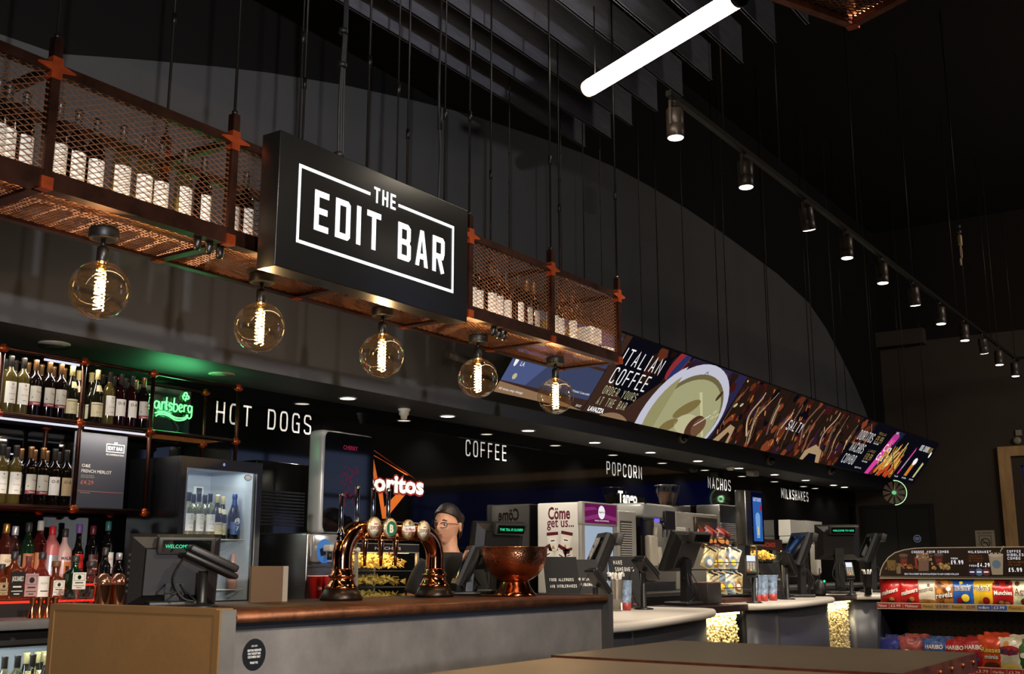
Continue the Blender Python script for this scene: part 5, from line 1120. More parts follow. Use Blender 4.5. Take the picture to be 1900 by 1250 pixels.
for k, px in enumerate((699, 728, 762, 790)):
    c = atY(px, (978, 980, 982, 984)[k], FY-.075); r = .043; t = MB()
    t.mat(BRS).lathe([(r+.005, 0), (r+.006, .008), (r, .014)], 36, (c.x, FY-.055, c.z), (0, -1, 0)); t.mat(CRM).lathe([(r, .0141), (.001, .0142)], 36, (c.x, FY-.055, c.z), (0, -1, 0))
    t.mat(BRS).cyl((c.x, FY-.03, c.z), (c.x, FY-.054, c.z), .014, n=12)
    b = Board((c.x, FY-.0693, c.z), (1, 0, 0), (0, 0, 1), t); b.lay = .0004
    if k in (0, 3): b.text('EXPORT', -.034, -.009, .016, M('badge_maroon', '6a2a24', .5), .068, 1, .03).rect(-.012, .013, .012, .018, M('badge_red', 'a8402c', .5)).rect(-.016, -.022, .016, -.019, M('badge_grey', '8a7d68', .5))
    if k == 1: b.disc(0, 0, .034, M('badge_green', '1f6a48', .4), 1).text('B', -.013, -.018, .036, CRM, .028, 2, .05)
    if k == 2: b.poly([(-.041, -.012), (.041, -.008), (.041, .018), (-.041, .014)], WHITEM, 1).poly([(-.041, .014), (.041, .018), (.040, .021), (-.040, .017)], M('badge_green'), 2).poly([(-.041, -.012), (.041, -.008), (.040, -.011), (-.040, -.015)], M('badge_red'), 2).disc(0, -.026, .012, M('badge_gold', 'b88a3a', .4, .6), 1).disc(0, .03, .01, M('badge_gold'), 1).text('San Miguel', -.034, -.005, .014, M('badge_red'), .068, 3, .02, 1)
    t.build('badge', None, fo)
# bowl
c = atZ(955, 1108, 1.1); c.y = 3.28; c.x = atY(955, 1100, 3.28).x; bw = thing('copper_bowl', 'large hammered copper punch bowl on a flared foot on the bar', 'bowl', (c.x, c.y, 1.1005))
MB().lathe([(.112, 0), (.114, .005), (.098, .022), (.082, .045), (.072, .07), (.070, .075)], 48).build('foot', M('smooth_copper', 'c9764e', .14, 1.), bw)
MB().lathe([(.0705, .0755), (.09, .085), (.12, .105), (.145, .135), (.161, .17), (.168, .21), (.170, .244), (.172, .247), (.167, .247), (.162, .21), (.14, .145), (.1, .1), (.02, .082)], 56).build('bowl', COPBOWL, bw)

# ================================================================ tills and card terminals
SCRG = E('vfd_green', '39ffb0', 1.1); DISP = M('display_glass', '0a0d0c', .1)
def till(label, loc, rz=0, text='', kind=0, sc=1., dz=.36):
    """back of a till, its operator side facing +y"""
    t = thing('till', label, 'till', loc, rz, 'tills'); t.scale = (sc,)*3
    H = dz; m = MB().mat(DARKP)
    mw = Matrix.Translation((0, 0, H)) @ Matrix.Rotation(R(24 if kind == 0 else 10), 4, 'X')
    m.loft([[mw @ V((x, y, z)) for x, z in ((-w, -h), (w, -h), (w, h), (-w, h))] for y, w, h in ((.035, .185, .145), (.012, .19, .15), (-.015, .18, .14), (-.045, .13, .10), (-.055, .125, .095))], smooth=False)
    for i in range(7): m.mat(M('vent_black', '090909', .6)).box(-.188, -.002, -.09+.025*i, -.172, .002, -.08+.025*i, mw @ Matrix.Translation((0, -.012, 0)))
    m.build('monitor', None, t)
    MB().rbox((0, 0, 0), (.30, .004, .22), .002, mw @ Matrix.Translation((0, .037, 0))).build('screen', DISP, t)
    m = MB().mat(DARKP2); dm_ = Matrix.Translation((.03, -.055-(.075 if kind == 0 else .03), H+.105)) @ Matrix.Rotation(R(18), 4, 'X')
    m.rbox((0, 0, 0), (.235, .05, .075), .006, dm_); o = m.build('customer_display', None, t)
    bb = Board(dm_ @ V((-.10, -.0262, -.026)), dm_.to_3x3() @ V((1, 0, 0)), dm_.to_3x3() @ V((0, 0, 1))); bb.rect(0, 0, .2, .052, DISP, 0)
    if text: bb.text(text, .012, .018, .016, SCRG, min(.176, .0135*len(text)), 2)
    bb.build('display_window', o)
    m = MB().mat(DARKP); m.bar((0, -.02, .02), (0, -.03, H-.05), .075, .05); m.bar((-.05, -.03, H*.5), (.05, -.03, H*.55), .02, .02); m.build('stand', None, t)
    MB().rbox((0, 0, .012), (.22, .2, .024), .008).build('base', DARKP, t)
    m = MB()
    for i in range(3): m.tube(smooth_pts([(-.04+.03*i, -.06, H*.6), (-.08+.06*i, -.10, H*.35), (.02*i, -.09, .06), (-.06+.08*i, -.07, .01)], 4), .004, 5)
    m.build('cables', BLACK, t)
    return t
def terminal(label, loc, rz=0, tilt=40, lit=False, h=.19, sc=1.):
    t = thing('card_terminal', label, 'card terminal', loc, rz, 'card terminals'); t.scale = (sc,)*3
    m = MB(); m.lathe([(.055, 0), (.055, .006), (.02, .012), (.016, .02), (.016, h)], 20); m.build('stand', M('terminal_black', '131211', .4), t)
    mw = Matrix.Translation((.02, -.01, h+.03)) @ Matrix.Rotation(R(tilt), 4, 'Y')
    MB().rbox((0, 0, -.012), (.2, .085, .02), .008, mw).build('holder', M('terminal_black'), t)
    m = MB().mat(DARKP2 if lit else DARKP); m.rbox((0, 0, .012), (.18, .078, .026), .008, mw); o = m.build('device', None, t)
    u = mw.to_3x3() @ V((0, 1, 0)); v = mw.to_3x3() @ V((-1, 0, 0)); bb = Board(mw @ V((.085, -.035, .0256)), u, v)
    bb.rect(.006, .105, .064, .165, E('terminal_screen', 'dfe6f0', 1.) if lit else DISP, 1); 
    for i in range(4):
        for j in range(3): bb.rect(.008+.019*j, .03+.017*i, .022+.019*j, .041+.017*i, M('key_grey', '9a948c', .5), 1)
    for j, cc in enumerate(('b83028', 'd8b030', '3a9a4a')): bb.rect(.008+.019*j, .012, .022+.019*j, .024, M('key_'+cc, cc, .5), 1)
    bb.build('keypad', o)
    m = MB(); m.tube(smooth_pts([(-.05, 0, h+.07), (-.09, .03, h-.02), (-.06, .03, max(h-.12, .035)), (-.02, .02, .02)], 5), .0035, 5); m.build('cable', BLACK, t)
    return t
xp = atY(345, 1100, 3.42).x
till('big till behind the gold panel with a welcome display', (xp+.0, 3.50, 1.101), -.5, 'WELCOME', 1, .9, .150)
terminal('card terminal on a stand in front of the till by the gold panel', (atY(375, 1100, 3.30).x, 3.30, 1.1008), -.45, 24, False, .12, 1.1)
till('dark till turned sideways behind the end of the beer font', (atY(864, 1100, 3.62).x, 3.62, 1.101), .75, '', 0, .74, .20)
till('till with a closed notice display beyond the copper bowl', (atY(928, 1060, 3.62).x, 3.64, 1.101), -.35, 'THIS TILL IS CLOSED', 1, .9, .29)
for lab, px, Y, rz, tx, kd, dz, sc in (('till turned edge on between the freezer and the ice machine', 1112, 4.02, .7, '', 0, .36, 1.05), ('large till with blank display in front of the coffee machine', 1268, 3.95, -.1, '', 0, .37, 1.1),
        ('till turned edge on in front of the white dispensers', 1484, 4.0, .75, '', 0, .40, 1.15), ('till facing out with a green welcome display', 1559, 4.1, -1.0, 'WELCOME TO ODE', 1, .43, 1.3), ('till farthest along the counters beside the sweet stand', 1618, 4.05, .5, '', 0, .42, 1.2)):
    till(lab, (atY(px, 1100, Y).x, Y, CH_+.0008 if kd < 2 else 0), rz, tx, kd, sc, dz)
def onc(px, py): q = atZ(px, py, CH_+.0008); return (q.x, q.y, CH_+.0008)
terminal('card terminal leaning over the first white counter beside the allergy signs', (5.56, 3.26, CH_+.0008), -.3, 50, False, .18)
terminal('card terminal on a round foot beside the large blank till', (atY(1194, 1112, 3.78).x, 3.78, CH_+.0008), -.1, 34, False, .2, 1.25)
terminal('card terminal with white lit screen on the second white counter', (atY(1399, 1106, 3.68).x, 3.68, CH_+.0008), -2.75, 42, True, .22, 1.2)
terminal('black card terminal beside the dark allergy board on the second counter', (atY(1461, 1104, 3.82).x, 3.82, CH_+.0008), -.2, 58, False, .22, 1.3)
terminal('slim card terminal on the farthest counter before the welcome till', (atY(1580, 1099, 3.80).x, 3.80, CH_+.0008), -2.7, 48, True, .2, 1.1)

# ================================================================ signs and cups on the counters
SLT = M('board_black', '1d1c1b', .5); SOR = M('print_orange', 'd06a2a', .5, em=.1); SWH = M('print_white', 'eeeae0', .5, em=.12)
def acard(label, x, y, z, w, h, lines, rz=0):
    t = thing('counter_card', label, 'sign', (x, y, z), rz, 'counter cards'); m = MB().mat(SLT); k = .16
    b = Board((-w/2, -.004-k*h*0, 0), (1, 0, 0), V((0, k, 1)), m); n = b.n; P = [b.p(0, 0, 0), b.p(w, 0, 0), b.p(w, h, 0), b.p(0, h, 0)]; m.prism([p-n*.004 for p in P], n*.004)
    for tx, a, bb_, hh, ww, mm in lines: (b.stroke(tx, a, bb_, hh, mm, ww, .12) if hh > .014 else b.text(tx, a, bb_, hh, mm, ww))
    m.build('card', None, t); MB().box(-w/2, -.004, 0, w/2, .06, .004).build('foot', SLT, t); MB().bar((0, k*h*.9, h*.85), (0, .10, .004), .02, .003).build('strut', SLT, t)
AL = lambda w, h: [('FOOD ALLERGIES', w*.12, h*.62, .0165, w*.72, SWH), ('AND INTOLERANCES', w*.12, h*.52, .0165, w*.8, SWH), ('Please speak to a member of', w*.14, h*.36, .010, w*.7, SOR), ('staff about the ingredients', w*.14, h*.30, .010, w*.7, SOR), ('in your food before placing', w*.14, h*.24, .010, w*.7, SOR), ('your order', w*.14, h*.18, .010, w*.3, SOR)]
q = atY(1050, 1100, 3.30); acard('black food allergies card at the end of the copper bar top', q.x, 3.30, CH_+.0008, .235, .355, AL(.235, .355), -.35)
q = atY(1092, 1100, 3.62); acard('black food allergies card standing behind a card terminal', q.x, 3.62, CH_+.0008, .22, .345, AL(.22, .345), -.35)
q = atY(1166, 1112, 4.0); acard('black card asking to make someone happy on the first white counter', q.x, 4.0, CH_+.0008, .30, .375, [("MAKE", .05, .315, .03, .09, SWH), ("SOMEONE'S", .06, .265, .03, .19, SWH), ('with a gift', .14, .10, .018, .09, SOR), ('occasion', .14, .08, .012, .08, SOR), ('YUM', .2, .02, .013, .04, SOR)], -.3)
q = atY(1437, 1100, 3.95); acard('black food allergies card on the second white counter', q.x, 3.95, CH_+.0008, .30, .33, AL(.30, .33), -.3)
q = atY(1070, 1090, 3.75)
CUPB = M('cup_blue_print', '7f93ad', .4, noise=(26, .95)); CUPR = M('cup_red_print', 'a83a34', .4, noise=(22, .5)); CUPG = M('steel_cup', '8e8a84', .25, .9)
def cup(label, loc, kind, sc=1.):
    t = thing('drinks_cup', label, 'cup', loc, 0, 'drinks cups'); t.scale = (sc,)*3
    if kind == 'print':
        MB().lathe([(.031, 0), (.033, .05)], 22).build('red_band', CUPR, t); MB().lathe([(.033, .05), (.041, .19), (.0425, .193), (.039, .19), (.03, .02), (.001, .02)], 22, caps=False).build('body', CUPB, t)
    else:
        MB().lathe([(.033, 0), (.036, .06), (.045, .185), (.0465, .188), (.042, .185), (.034, .01), (.001, .01)], 24).build('body', CUPG if kind == 'steel' else DARKP, t)
        MB().box(-.008, -.037, .005, .008, -.0345, .05).build('sticker', WHITEM, t)
        if kind == 'steel' or kind == 'straws':
            m = MB(); m.mat(WHITEP)
            for i in range(7): a = i*.9; m.tube(smooth_pts([(.02*cos(a), .02*sin(a), .12), (.03*cos(a), .03*sin(a), .2), (.045*cos(a+.4), .035*sin(a), .225), (.055*cos(a+.8), .03*sin(a), .205+.01*(i % 3))], 3), .007, 6)
            m.build('spoons', None, t)
    return t
cup('grey cup of white spoons on the first white counter', onc(1144, 1133), 'steel', 1.12)
p = atY(1122, 1128, 3.74); cup('printed blue and red cup behind the grey spoon cup, nearer the bar', (p.x, 3.74, CH_+.0008), 'print', 1.05)
p = atY(1162, 1122, 3.80); cup('printed blue and red cup behind the grey spoon cup, nearer the happy card', (p.x, 3.80, CH_+.0008), 'print', 1.05)
for k, px in enumerate((1404, 1417, 1434)):
    p = atY(px, 1105, 3.80); cup(f'printed blue and red cup on the second white counter, {ORD[k]} from the lit terminal', (p.x, 3.80, CH_+.0008), 'print', 1.15)
p = atY(1611, 1100, 3.72); cup('dark cup of white spoons on the farthest counter', (p.x, 3.72, CH_+.0008), 'straws', 1.15)
p = atY(1522, 1100, 3.95); m = MB().mat(DARKP).lathe([(.05, 0), (.065, .05), (.06, .12), (.03, .16), (.01, .165)], 18, (p.x, 3.95, CH_+.0008)); m.mat(SCRG).sphere((p.x, 3.90, CH_+.15), .012, 8, 6); m.mat(DARKP).cyl((p.x, 3.95, CH_+.16), (p.x+.02, 3.95, CH_+.28), .006, n=6)
tag(m.build('barcode_scanner', None), 'dark rounded scanner with a green light by the white dispensers', 'scanner')
p = atY(1075, 1090, 3.62)

# ================================================================ machines along the back wall
def lou(mb, x0, x1, z0, z1, y, n, m, t=.5):
    mb.mat(m)
    for i in range(n):
        z = z0+(z1-z0)*i/n; mb.box(x0, y-.012, z, x1, y, z+(z1-z0)/n*t)
# black vented cabinet beside the slush machine
a, b_ = atY(472, 905, 5.16), atY(600, 1100, 5.16); zc_ = atY(530, 858, 5.16).z; t = thing('vented_cabinet', 'tall black vented machine between the fridge and the slush machine', 'machine', (0, 0, 0))
MB().rbox(((a.x+b_.x)/2, 5.24, (BZ+zc_)/2), (b_.x-a.x-.02, .16, zc_-BZ), .006).build('case', M('cabinet_black_gloss', '0a0a0b', .12), t)
m = MB(); lou(m, a.x+.05, a.x+.42, atY(520, 975, 5.16).z, atY(520, 908, 5.16).z, 5.1595, 11, M('vent_strip', '1d1c1c', .4)); m.build('louvre_vent', None, t)
p0, p1 = atY(468, 1068, 4.4), atY(535, 1122, 4.4); t = thing('menu_holder', 'tan folded board standing behind the copper bar top', 'board', (0, 0, 0))
t.location = ((p0.x+p1.x)/2, 3.58, 1.1005); w_ = .21; MB().box(-w_/2, 0, 0, w_/2-.03, .012, .15).build('face', M('tan_board', '5a4632', .55), t); MB().box(w_/2-.03, 0, 0, w_/2, .06, .15).build('edge', M('pale_board_edge', '8d8478', .5), t)
t.location.x = atY(500, 1100, 3.58).x
# slush machine with a tall screen
a, b_ = atY(573, 985, 4.5), atY(652, 1110, 4.5); SLX0, SLX1 = a.x, b_.x+.012
t = thing('slush_machine', 'steel slush machine with blue dome logo, white taps and tall dark screen', 'slush machine', (0, 0, 0))
zt = atY(600, 988, 4.5).z
MB().rbox(((SLX0+SLX1)/2, 4.80, (BZ+zt)/2), (SLX1-SLX0, .58, zt-BZ), .012).build('body', STEEL, t)
MB().box(SLX0+.01, 4.497, 1.245, SLX1-.01, 4.512, 1.255).build('trim_line', STEELD, t); MB().box(SLX0+.01, 4.40, BZ, SLX1-.01, 4.51, BZ+.04).build('drip_tray', STEELD, t); MB().rbox(((SLX0+SLX1)/2, 4.5, 1.35), (SLX1-SLX0-.05, .03, .16), .01).build('front_panel', M('pale_metal_panel', 'c2c6cc', .15, .6), t)  # pale metal panel across the front
bb = Board((atY(603, 1022, 4.48).x, 4.484, atY(603, 1022, 4.48).z), (1, 0, 0), (0, 0, 1)); bb.disc(0, 0, .062, M('logo_blue', '3f78c8', .35, em=.3), 1, 32, .068).disc(.01, .0, .03, M('logo_light', 'a8c8ea', .4), 2, 20, .035).poly([(-.04, .01), (.02, .03), (.01, -.02), (-.03, -.03)], M('logo_navy', '1a2a5a', .4), 3); bb.build('logo_disc', t)
for px in (612, 650):
    p = atY(px, 1020, 4.42); m = MB(); m.mat(WHITEP).rbox((p.x, 4.43, p.z+.01), (.035, .06, .04), .008); m.mat(DARKP).cyl((p.x, 4.42, p.z-.01), (p.x, 4.42, p.z-.055), .014, n=12); m.build('tap', None, t)
m = MB().mat(WHITEP); p = atY(664, 1020, 4.40); m.cyl((p.x-.06, 4.43, p.z), (p.x, 4.40, p.z), .006, n=8); m.sphere((p.x, 4.40, p.z), .016, 12, 8); m.build('tap_lever', None, t)
p0, p1 = atY(596, 797, 4.6), atY(694, 990, 4.6); zt2, zb2 = atY(640, 800, 4.6).z, zt
m = MB().rbox(((p0.x+p1.x)/2+.02, 4.68, (zt2+zb2)/2), (p1.x-p0.x-.03, .12, zt2-zb2), .025); o = m.build('screen_head', M('satin_grey', 'a2a29e', .35, .2), t)
x0, x1 = p0.x+.055, p1.x-.002; b = Board((x0, 4.617, zb2+.012), (1, 0, 0), (0, 0, 1)); w_, h_ = x1-x0, zt2-zb2-.024
b.poly([(a_[0]*w_, a_[1]*h_) for a_ in rr(0, 0, 1, 1, .07)], M('screen_black', '0a0a0d', .04), 0)
b.text('CHERRY', w_*.36, h_*.84, .026, E('scr_dimred', 'a02a48', .55), w_*.3, 1, .02)
rnd = random.Random(3)
for i in range(90):
    x, y = w_*(.32+.36*rnd.random()), h_*(.24+.42*rnd.random()); b.poly([(x, y), (x+.006, y+.002), (x+.005, y+.014*rnd.random()+.006), (x-.002, y+.01)], E('scr_dimpink', '8a2440', .5), 1)
b.build('screen', t)
for k, px in enumerate((584, 609, 640)):
    p = atY(px, 1110, 4.43); m = MB().mat(M('red_paper_cup', 'b01c1a', .45)).lathe([(.03, 0), (.044, .13), (.046, .132), (.042, .13), (.03, .01)], 22, (p.x, 4.43, BZ+.041)); m.mat(WHITEM).lathe([(.0455, .131), (.046, .135), (.042, .135)], 22, (p.x, 4.43, BZ+.041), caps=False)
    wrap_text(m, 'Cola', .0385, .06, .016, .03, WHITEM)
    o = m.build('paper_cup', None)
    # lettering was wrapped about the origin, shift it onto this cup
    me = o.data; base = [v for v in me.vertices]; 
    tag(o, f'red paper cup under the slush machine taps, {ORD[k]} from the vented cabinet', 'cup', 'red paper cups')
    for v in base:
        if abs(v.co.x) < .2 and abs(v.co.y) < .2: v.co += V((p.x, 4.43, BZ+.041))
# nacho warmer
CHIP = M('tortilla_chip', 'dcb75a', .6, noise=(40, .3))
def chips(name, parent, x0, x1, y0, y1, z, n, hh, rnd):
    m = MB()
    for i in range(n):
        x = x0+(x1-x0)*rnd.random(); y = y0+(y1-y0)*rnd.random(); k = 1-abs(2*(x-x0)/(x1-x0)-1)**2*.6
        c = V((x, y, z+.02+hh*k*rnd.random())); mw = Matrix.Translation(c) @ Matrix.Rotation(rnd.uniform(0, 6), 4, 'Z') @ Matrix.Rotation(rnd.uniform(-1.3, 1.3), 4, 'X'); r = rnd.uniform(.015, .024)
        P = [mw @ V((r*cos(a), r*sin(a), .004*cos(3*a))) for a in (0, 2.09, 4.19)]; n_ = mw.to_3x3() @ V((0, 0, .003)); m.prism(P, n_)
    o = m.build(name, CHIP, parent); o['kind'] = 'stuff'; return o
def warmer(label, x0, x1, y0, y1, z0, z1, glow, n=480):
    t = thing('nacho_warmer', label, 'food warmer', (0, 0, 0)); fr = .018; rnd = random.Random(int(x0*7))
    m = MB().mat(M('warmer_frame', 'a39e94', .35, .5)); m.box(x0, y0, z1-.055, x1, y1, z1); m.box(x0, y0, z0, x1, y1, z0+.02)
    for x in (x0, x1-fr):
        for y in (y0, y1-fr): m.box(x, y, z0+.02, x+fr, y+fr, z1-.055)
    m.build('frame', None, t)
    m = MB().mat(M('warmer_back', '4a453c', .4)); m.box(x0+fr, y1-.012, z0+.02, x1-fr, y1-.004, z1-.055); m.build('back_panel', None, t)
    hh = z1-z0-.075
    for k in range(2): MB().box(x0+fr, y0+.03, z0+.02+hh*(.27+.34*k), x1-fr, y1-.02, z0+.024+hh*(.27+.34*k)).build('shelf', STEEL, t)
    for k, (z, n_, h2) in enumerate(((z0+.02, n//3, .03), (z0+.024+hh*.27, n//2, .045), (z0+.024+hh*.61, n, .09))): chips('tortilla_chips', t, x0+.05, x1-.09 if k == 2 else x1-.06, y0+.05, y1-.05, z, n_, h2, rnd)
    m = MB(); m.box(x0+fr, y0+.004, z0+.02, x1-fr, y0+.008, z1-.055); m.build('glass_front', GL('warmer_glass', (.95, .96, .93)), t)
    MB().box(x0+.04, y0+.05, z1-.058, x1-.04, y0+.075, z1-.0548).build('heat_lamp', E('heat_lamp', 'ffd79a', 2), t)
    lamp('warmer_light', 'AREA', ((x0+x1)/2, (y0+y1)/2-.08, z1-.066), glow, (1, .78, .45), ((x0+x1)/2, (y0+y1)/2-.05, 0), (x1-x0-.1, .1))
    return t
a, b_ = atY(662, 1008, 4.5), atY(778, 1008, 4.5); w1 = warmer('glass warming cabinet of yellow tortilla chips behind the beer font', a.x, b_.x, 4.5, 4.88, BZ, a.z+.005, 2.4)
b = Board((a.x, 4.4995, a.z-.045), (1, 0, 0), (0, 0, 1)); b.rect(0, 0, b_.x-a.x, .045, M('warmer_header', '1a1818', .4), 0).text('NACHOS', .16, .012, .018, WHITEM, .24, 1).disc(.29, -.01, .008, M('red_dot', 'b8302a', .4), 1); b.build('header', w1)
a, b_ = atY(1404, 1000, 4.72), atY(1451, 1000, 4.72); w2 = warmer('second lit warming cabinet of tortilla chips below the tall blue screen', a.x, b_.x, 4.72, 4.98, BZ, atY(1420, 1003, 4.72).z, 3, 320)
b = Board((a.x, 4.7195, atY(1420, 1020, 4.72).z), (1, 0, 0), (0, 0, 1)); b.rect(0, 0, b_.x-a.x, .12, M('warmer_header_brown', '3a1f18', .4), 0).text('NACHOS', .12, .035, .05, M('print_red', 'c03a2a', .5, em=.15), (b_.x-a.x)*.55, 1, .02); b.build('header', w2)
# ice cream freezer
FZ1 = 5.29; FZX = atY(997, 985, FZ1).x; FZ0 = atX(1080, 960, FZX).y; zt = atX(1040, 932, FZX).z; x1 = atY(1145, 940, FZ0).x
t = thing('ice_cream_freezer', 'white ice cream freezer with a purple lit header and tub pictures', 'freezer', (0, 0, 0))
zh = atX(1080, 972, FZX).z; m = MB().mat(M('freezer_white', 'cfcac2', .3)); m.rbox(((FZX+x1)/2, (FZ0+FZ1)/2+.02, (BZ+zt)/2), (x1-FZX, FZ1-FZ0-.04, zt-BZ), .012); m.build('body', None, t)
m = MB().mat(M('freezer_grey', 'a9a49c', .35)); m.rbox(((FZX+x1)/2, FZ0+.02, (zt+zh)/2), (x1-FZX+.01, .05, zt-zh+.01), .01); m.box(FZX, FZ0+.005, BZ, FZX+.05, FZ0+.03, zh); m.box(x1-.05, FZ0+.005, BZ, x1, FZ0+.03, zh); m.build('front_frame', None, t)
b = Board((FZX+.035, FZ0-.0055, zh+.012), (1, 0, 0), (0, 0, 1)); w_, h_ = x1-FZX-.06, zt-zh-.02
PUR = E('header_purple', '7a1f5c', .55); b.rect(0, 0, w_, h_, PUR, 0).poly([(0, .02), (w_*.5, .05), (w_, .03), (w_, .06), (w_*.5, .09), (0, .05)], E('header_purple_light', 'a03a80', .6), 1).poly([(0, .10), (w_*.4, .12), (w_*.3, .14), (0, .13)], E('header_purple_light'), 1)
b.disc(w_*.52, h_*.58, .058, E('header_white', 'eee8ee', .9), 2).text('Haagen-Dazs', w_*.52-.05, h_*.55, .017, M('deep_purple', '3a1030', .5), .10, 3, .02).text('simply extraordinary', w_*.3, h_*.12, .016, E('header_white'), w_*.45, 2); b.build('header', t)
MB().box(FZX+.05, FZ0+.012, BZ+.05, x1-.05, FZ0+.018, zh-.01).build('glass_door', GL('freezer_glass', (.9, .95, 1), gl=.9), t); MB().box(FZX+.05, FZ0+.022, BZ+.05, x1-.05, FZ0+.026, zh-.01).build('lit_interior', E('freezer_interior', 'cfd6e2', .7), t)
b = Board((FZX-.0005, FZ1-.01, BZ), (0, -1, 0), (0, 0, 1)); MAR = M('maroon_print', '5a1220', .5); z = lambda px, py: atX(px, py, FZX); fy = lambda px, py: (FZ1-.01-z(px, py).y, z(px, py).z-BZ)
p0, p1 = fy(1017, 963), fy(1058, 963); b.text('C\u00f6me', p0[0], p0[1], .105, MAR, p1[0]-p0[0], 1, .03); p0, p1 = fy(1015, 978), fy(1065, 978); b.text('get us...', p0[0], p0[1], .085, MAR, p1[0]-p0[0], 1, .015)
TUBW = M('tub_cream', 'e6dfcf', .5); TUBG = M('tub_gold', 'b08a5a', .5)
for cx, cy, rot, s_ in ((1026, 1005, .06, 1), (1050, 1004, -.18, 1), (1018, 1030, .5, 1), (1040, 1033, -.5, 1.1), (1056, 1032, .25, .8)):
    q = fy(cx, cy); f = lambda x, y: (q[0]+s_*(x*cos(rot)-y*sin(rot)), q[1]+s_*(x*sin(rot)+y*cos(rot)))
    b.poly([f(-.045, -.075), f(.045, -.075), f(.055, .06), f(-.055, .06)], TUBW, 2).poly([f(-.058, .055), f(.058, .055), f(.058, .082), f(-.058, .082)], MAR, 3).poly([f(-.03, -.01), f(.03, -.01), f(.03, .03), f(-.03, .03)], WHITEM, 3).poly([f(-.02, .005), f(.02, .005), f(.02, .015), f(-.02, .015)], MAR, 4).poly([f(-.02, -.06), f(.02, -.06), f(.0, -.025)], TUBG, 3)
b.build('side_print', t)
# ice machine, coffee machine, oven, second slush tower
def pbox(name, px0, py0, px1, y, yb, mat, parent, z0=None, r=.01):
    a, b_ = atY(px0, py0, y), atY(px1, py0, y); z0 = BZ if z0 is None else z0; zt = (a.z+b_.z)/2
    o = MB().rbox(((a.x+b_.x)/2, (y+yb)/2, (z0+zt)/2), (b_.x-a.x, yb-y, zt-z0), r).build(name, mat, parent); return a.x, b_.x, zt
t = thing('ice_machine', 'pale steel ice machine with a vertical louvred vent', 'machine', (0, 0, 0)); x0, x1, zt = pbox('case', 1147, 948, 1180, 4.93, 5.3, M('machine_pale', 'b5b1a8', .35), t)
m = MB(); lou(m, atY(1152, 1000, 4.93).x, atY(1172, 1000, 4.93).x, 1.14, zt-.10, 4.9295, 24, M('vent_light', 'd0ccc2', .35), .55); m.mat(M('vent_shadow', '4a4640', .6)).box(atY(1151, 1000, 4.93).x, 4.9295, 1.13, atY(1173, 1000, 4.93).x, 4.932, zt-.09); m.build('louvre_vent', None, t)
CMY = 4.93
t = thing('coffee_machine', 'black bean to cup coffee machine with two clear bean hoppers', 'coffee machine', (0, 0, 0)); a, b_ = atY(1188, 960, CMY), atY(1250, 960, CMY)
MB().box(a.x, CMY, BZ, a.x+.05, CMY+.37, a.z).build('side_panel', M('coffee_black', '100f10', .2), t); MB().box(a.x+.05, CMY+.22, BZ, b_.x, CMY+.37, a.z).build('back_body', M('coffee_black'), t); MB().box(a.x+.05, CMY, BZ, b_.x, CMY+.22, BZ+.08).build('drip_tray', STEEL, t)
zt = atY(1215, 935, CMY).z; MB().rbox(((a.x+b_.x)/2-.02, CMY+.16, (a.z+zt)/2), (b_.x-a.x, .4, zt-a.z), .03).build('brew_head', M('satin_grey'), t)
bb = Board((a.x+.0, CMY-.0307, a.z+.06), (1, 0, 0), (0, 0, 1)); bb.poly([(0, .05), (.05, .09), (.10, .05)], DARKP, 1).rect(.12, .03, .25, .045, DARKP, 1); bb.build('maker_mark', t)
for px in (1231, 1246):
    p = atY(px, 935, CMY+.1); ztop = atY(px, 899, CMY+.1).z; hh = ztop-zt
    MB().lathe([(.03, 0), (.045, hh*.25), (.085, hh*.8), (.088, hh*.92)], 20, (p.x, CMY+.1, zt), caps=False).build('hopper', GL('hopper_clear', (.9, .9, .88)), t)
    MB().lathe([(.088, hh*.92), (.09, hh*.96), (.05, hh)], 20, (p.x, CMY+.1, zt)).build('hopper_lid', M('lid_smoke', '2a2826', .2), t)
    MB().lathe([(.026, .002), (.04, hh*.25), (.066, hh*.62), (.03, hh*.68)], 16, (p.x, CMY+.1, zt)).build('beans', M('coffee_beans', '5a3418', .6, noise=(90, .6)) if px < 1240 else M('dark_beans', '2a1610', .6, noise=(90, .6)), t)
bb = Board((atY(1214, 968, CMY).x, CMY-.001, atY(1214, 968, CMY).z), (1, 0, 0), (0, 0, 1)); bb.rect(0, 0, .11, .05, E('panel_violet', '6a5aff', 1.2), 1); bb.build('control_display', t)
m = MB().mat(DARKP); m.rbox((atY(1246, 965, CMY-.08).x, CMY-.06, atY(1246, 965, CMY-.08).z), (.22, .02, .18), .008, None); m.build('touch_screen', None, t)
m = MB().mat(CHROME); px_ = atY(1228, 985, CMY+.08)
for i in range(3): m.tube(smooth_pts([(px_.x-.08+.07*i, CMY+.1, px_.z+.1), (px_.x-.1+.09*i, CMY+.02, px_.z+.06), (px_.x-.09+.08*i, CMY+.02, px_.z-.06)], 5), .01, 8)
m.build('spout_set', None, t)
p = atY(1209, 1022, CMY-.04); m = MB().mat(M('dispenser_cream', 'c2baa8', .45)); m.rbox((p.x, CMY-.04, p.z), (.16, .07, .29), .02); m.rbox((p.x+.09, CMY-.06, p.z-.04), (.07, .06, .16), .012); m.cyl((p.x+.07, CMY-.04, p.z+.12), (p.x+.09, CMY-.04, p.z+.22), .022, n=12); o = m.build('milk_dispenser', None)
o.parent = t
t = thing('speed_oven', 'steel fronted oven with dark glass door behind the crisp rack', 'oven', (0, 0, 0)); x0, x1, zt = pbox('case', 1253, 952, 1331, 4.98, 5.3, M('oven_grey', 'a09b92', .35, .3), t)
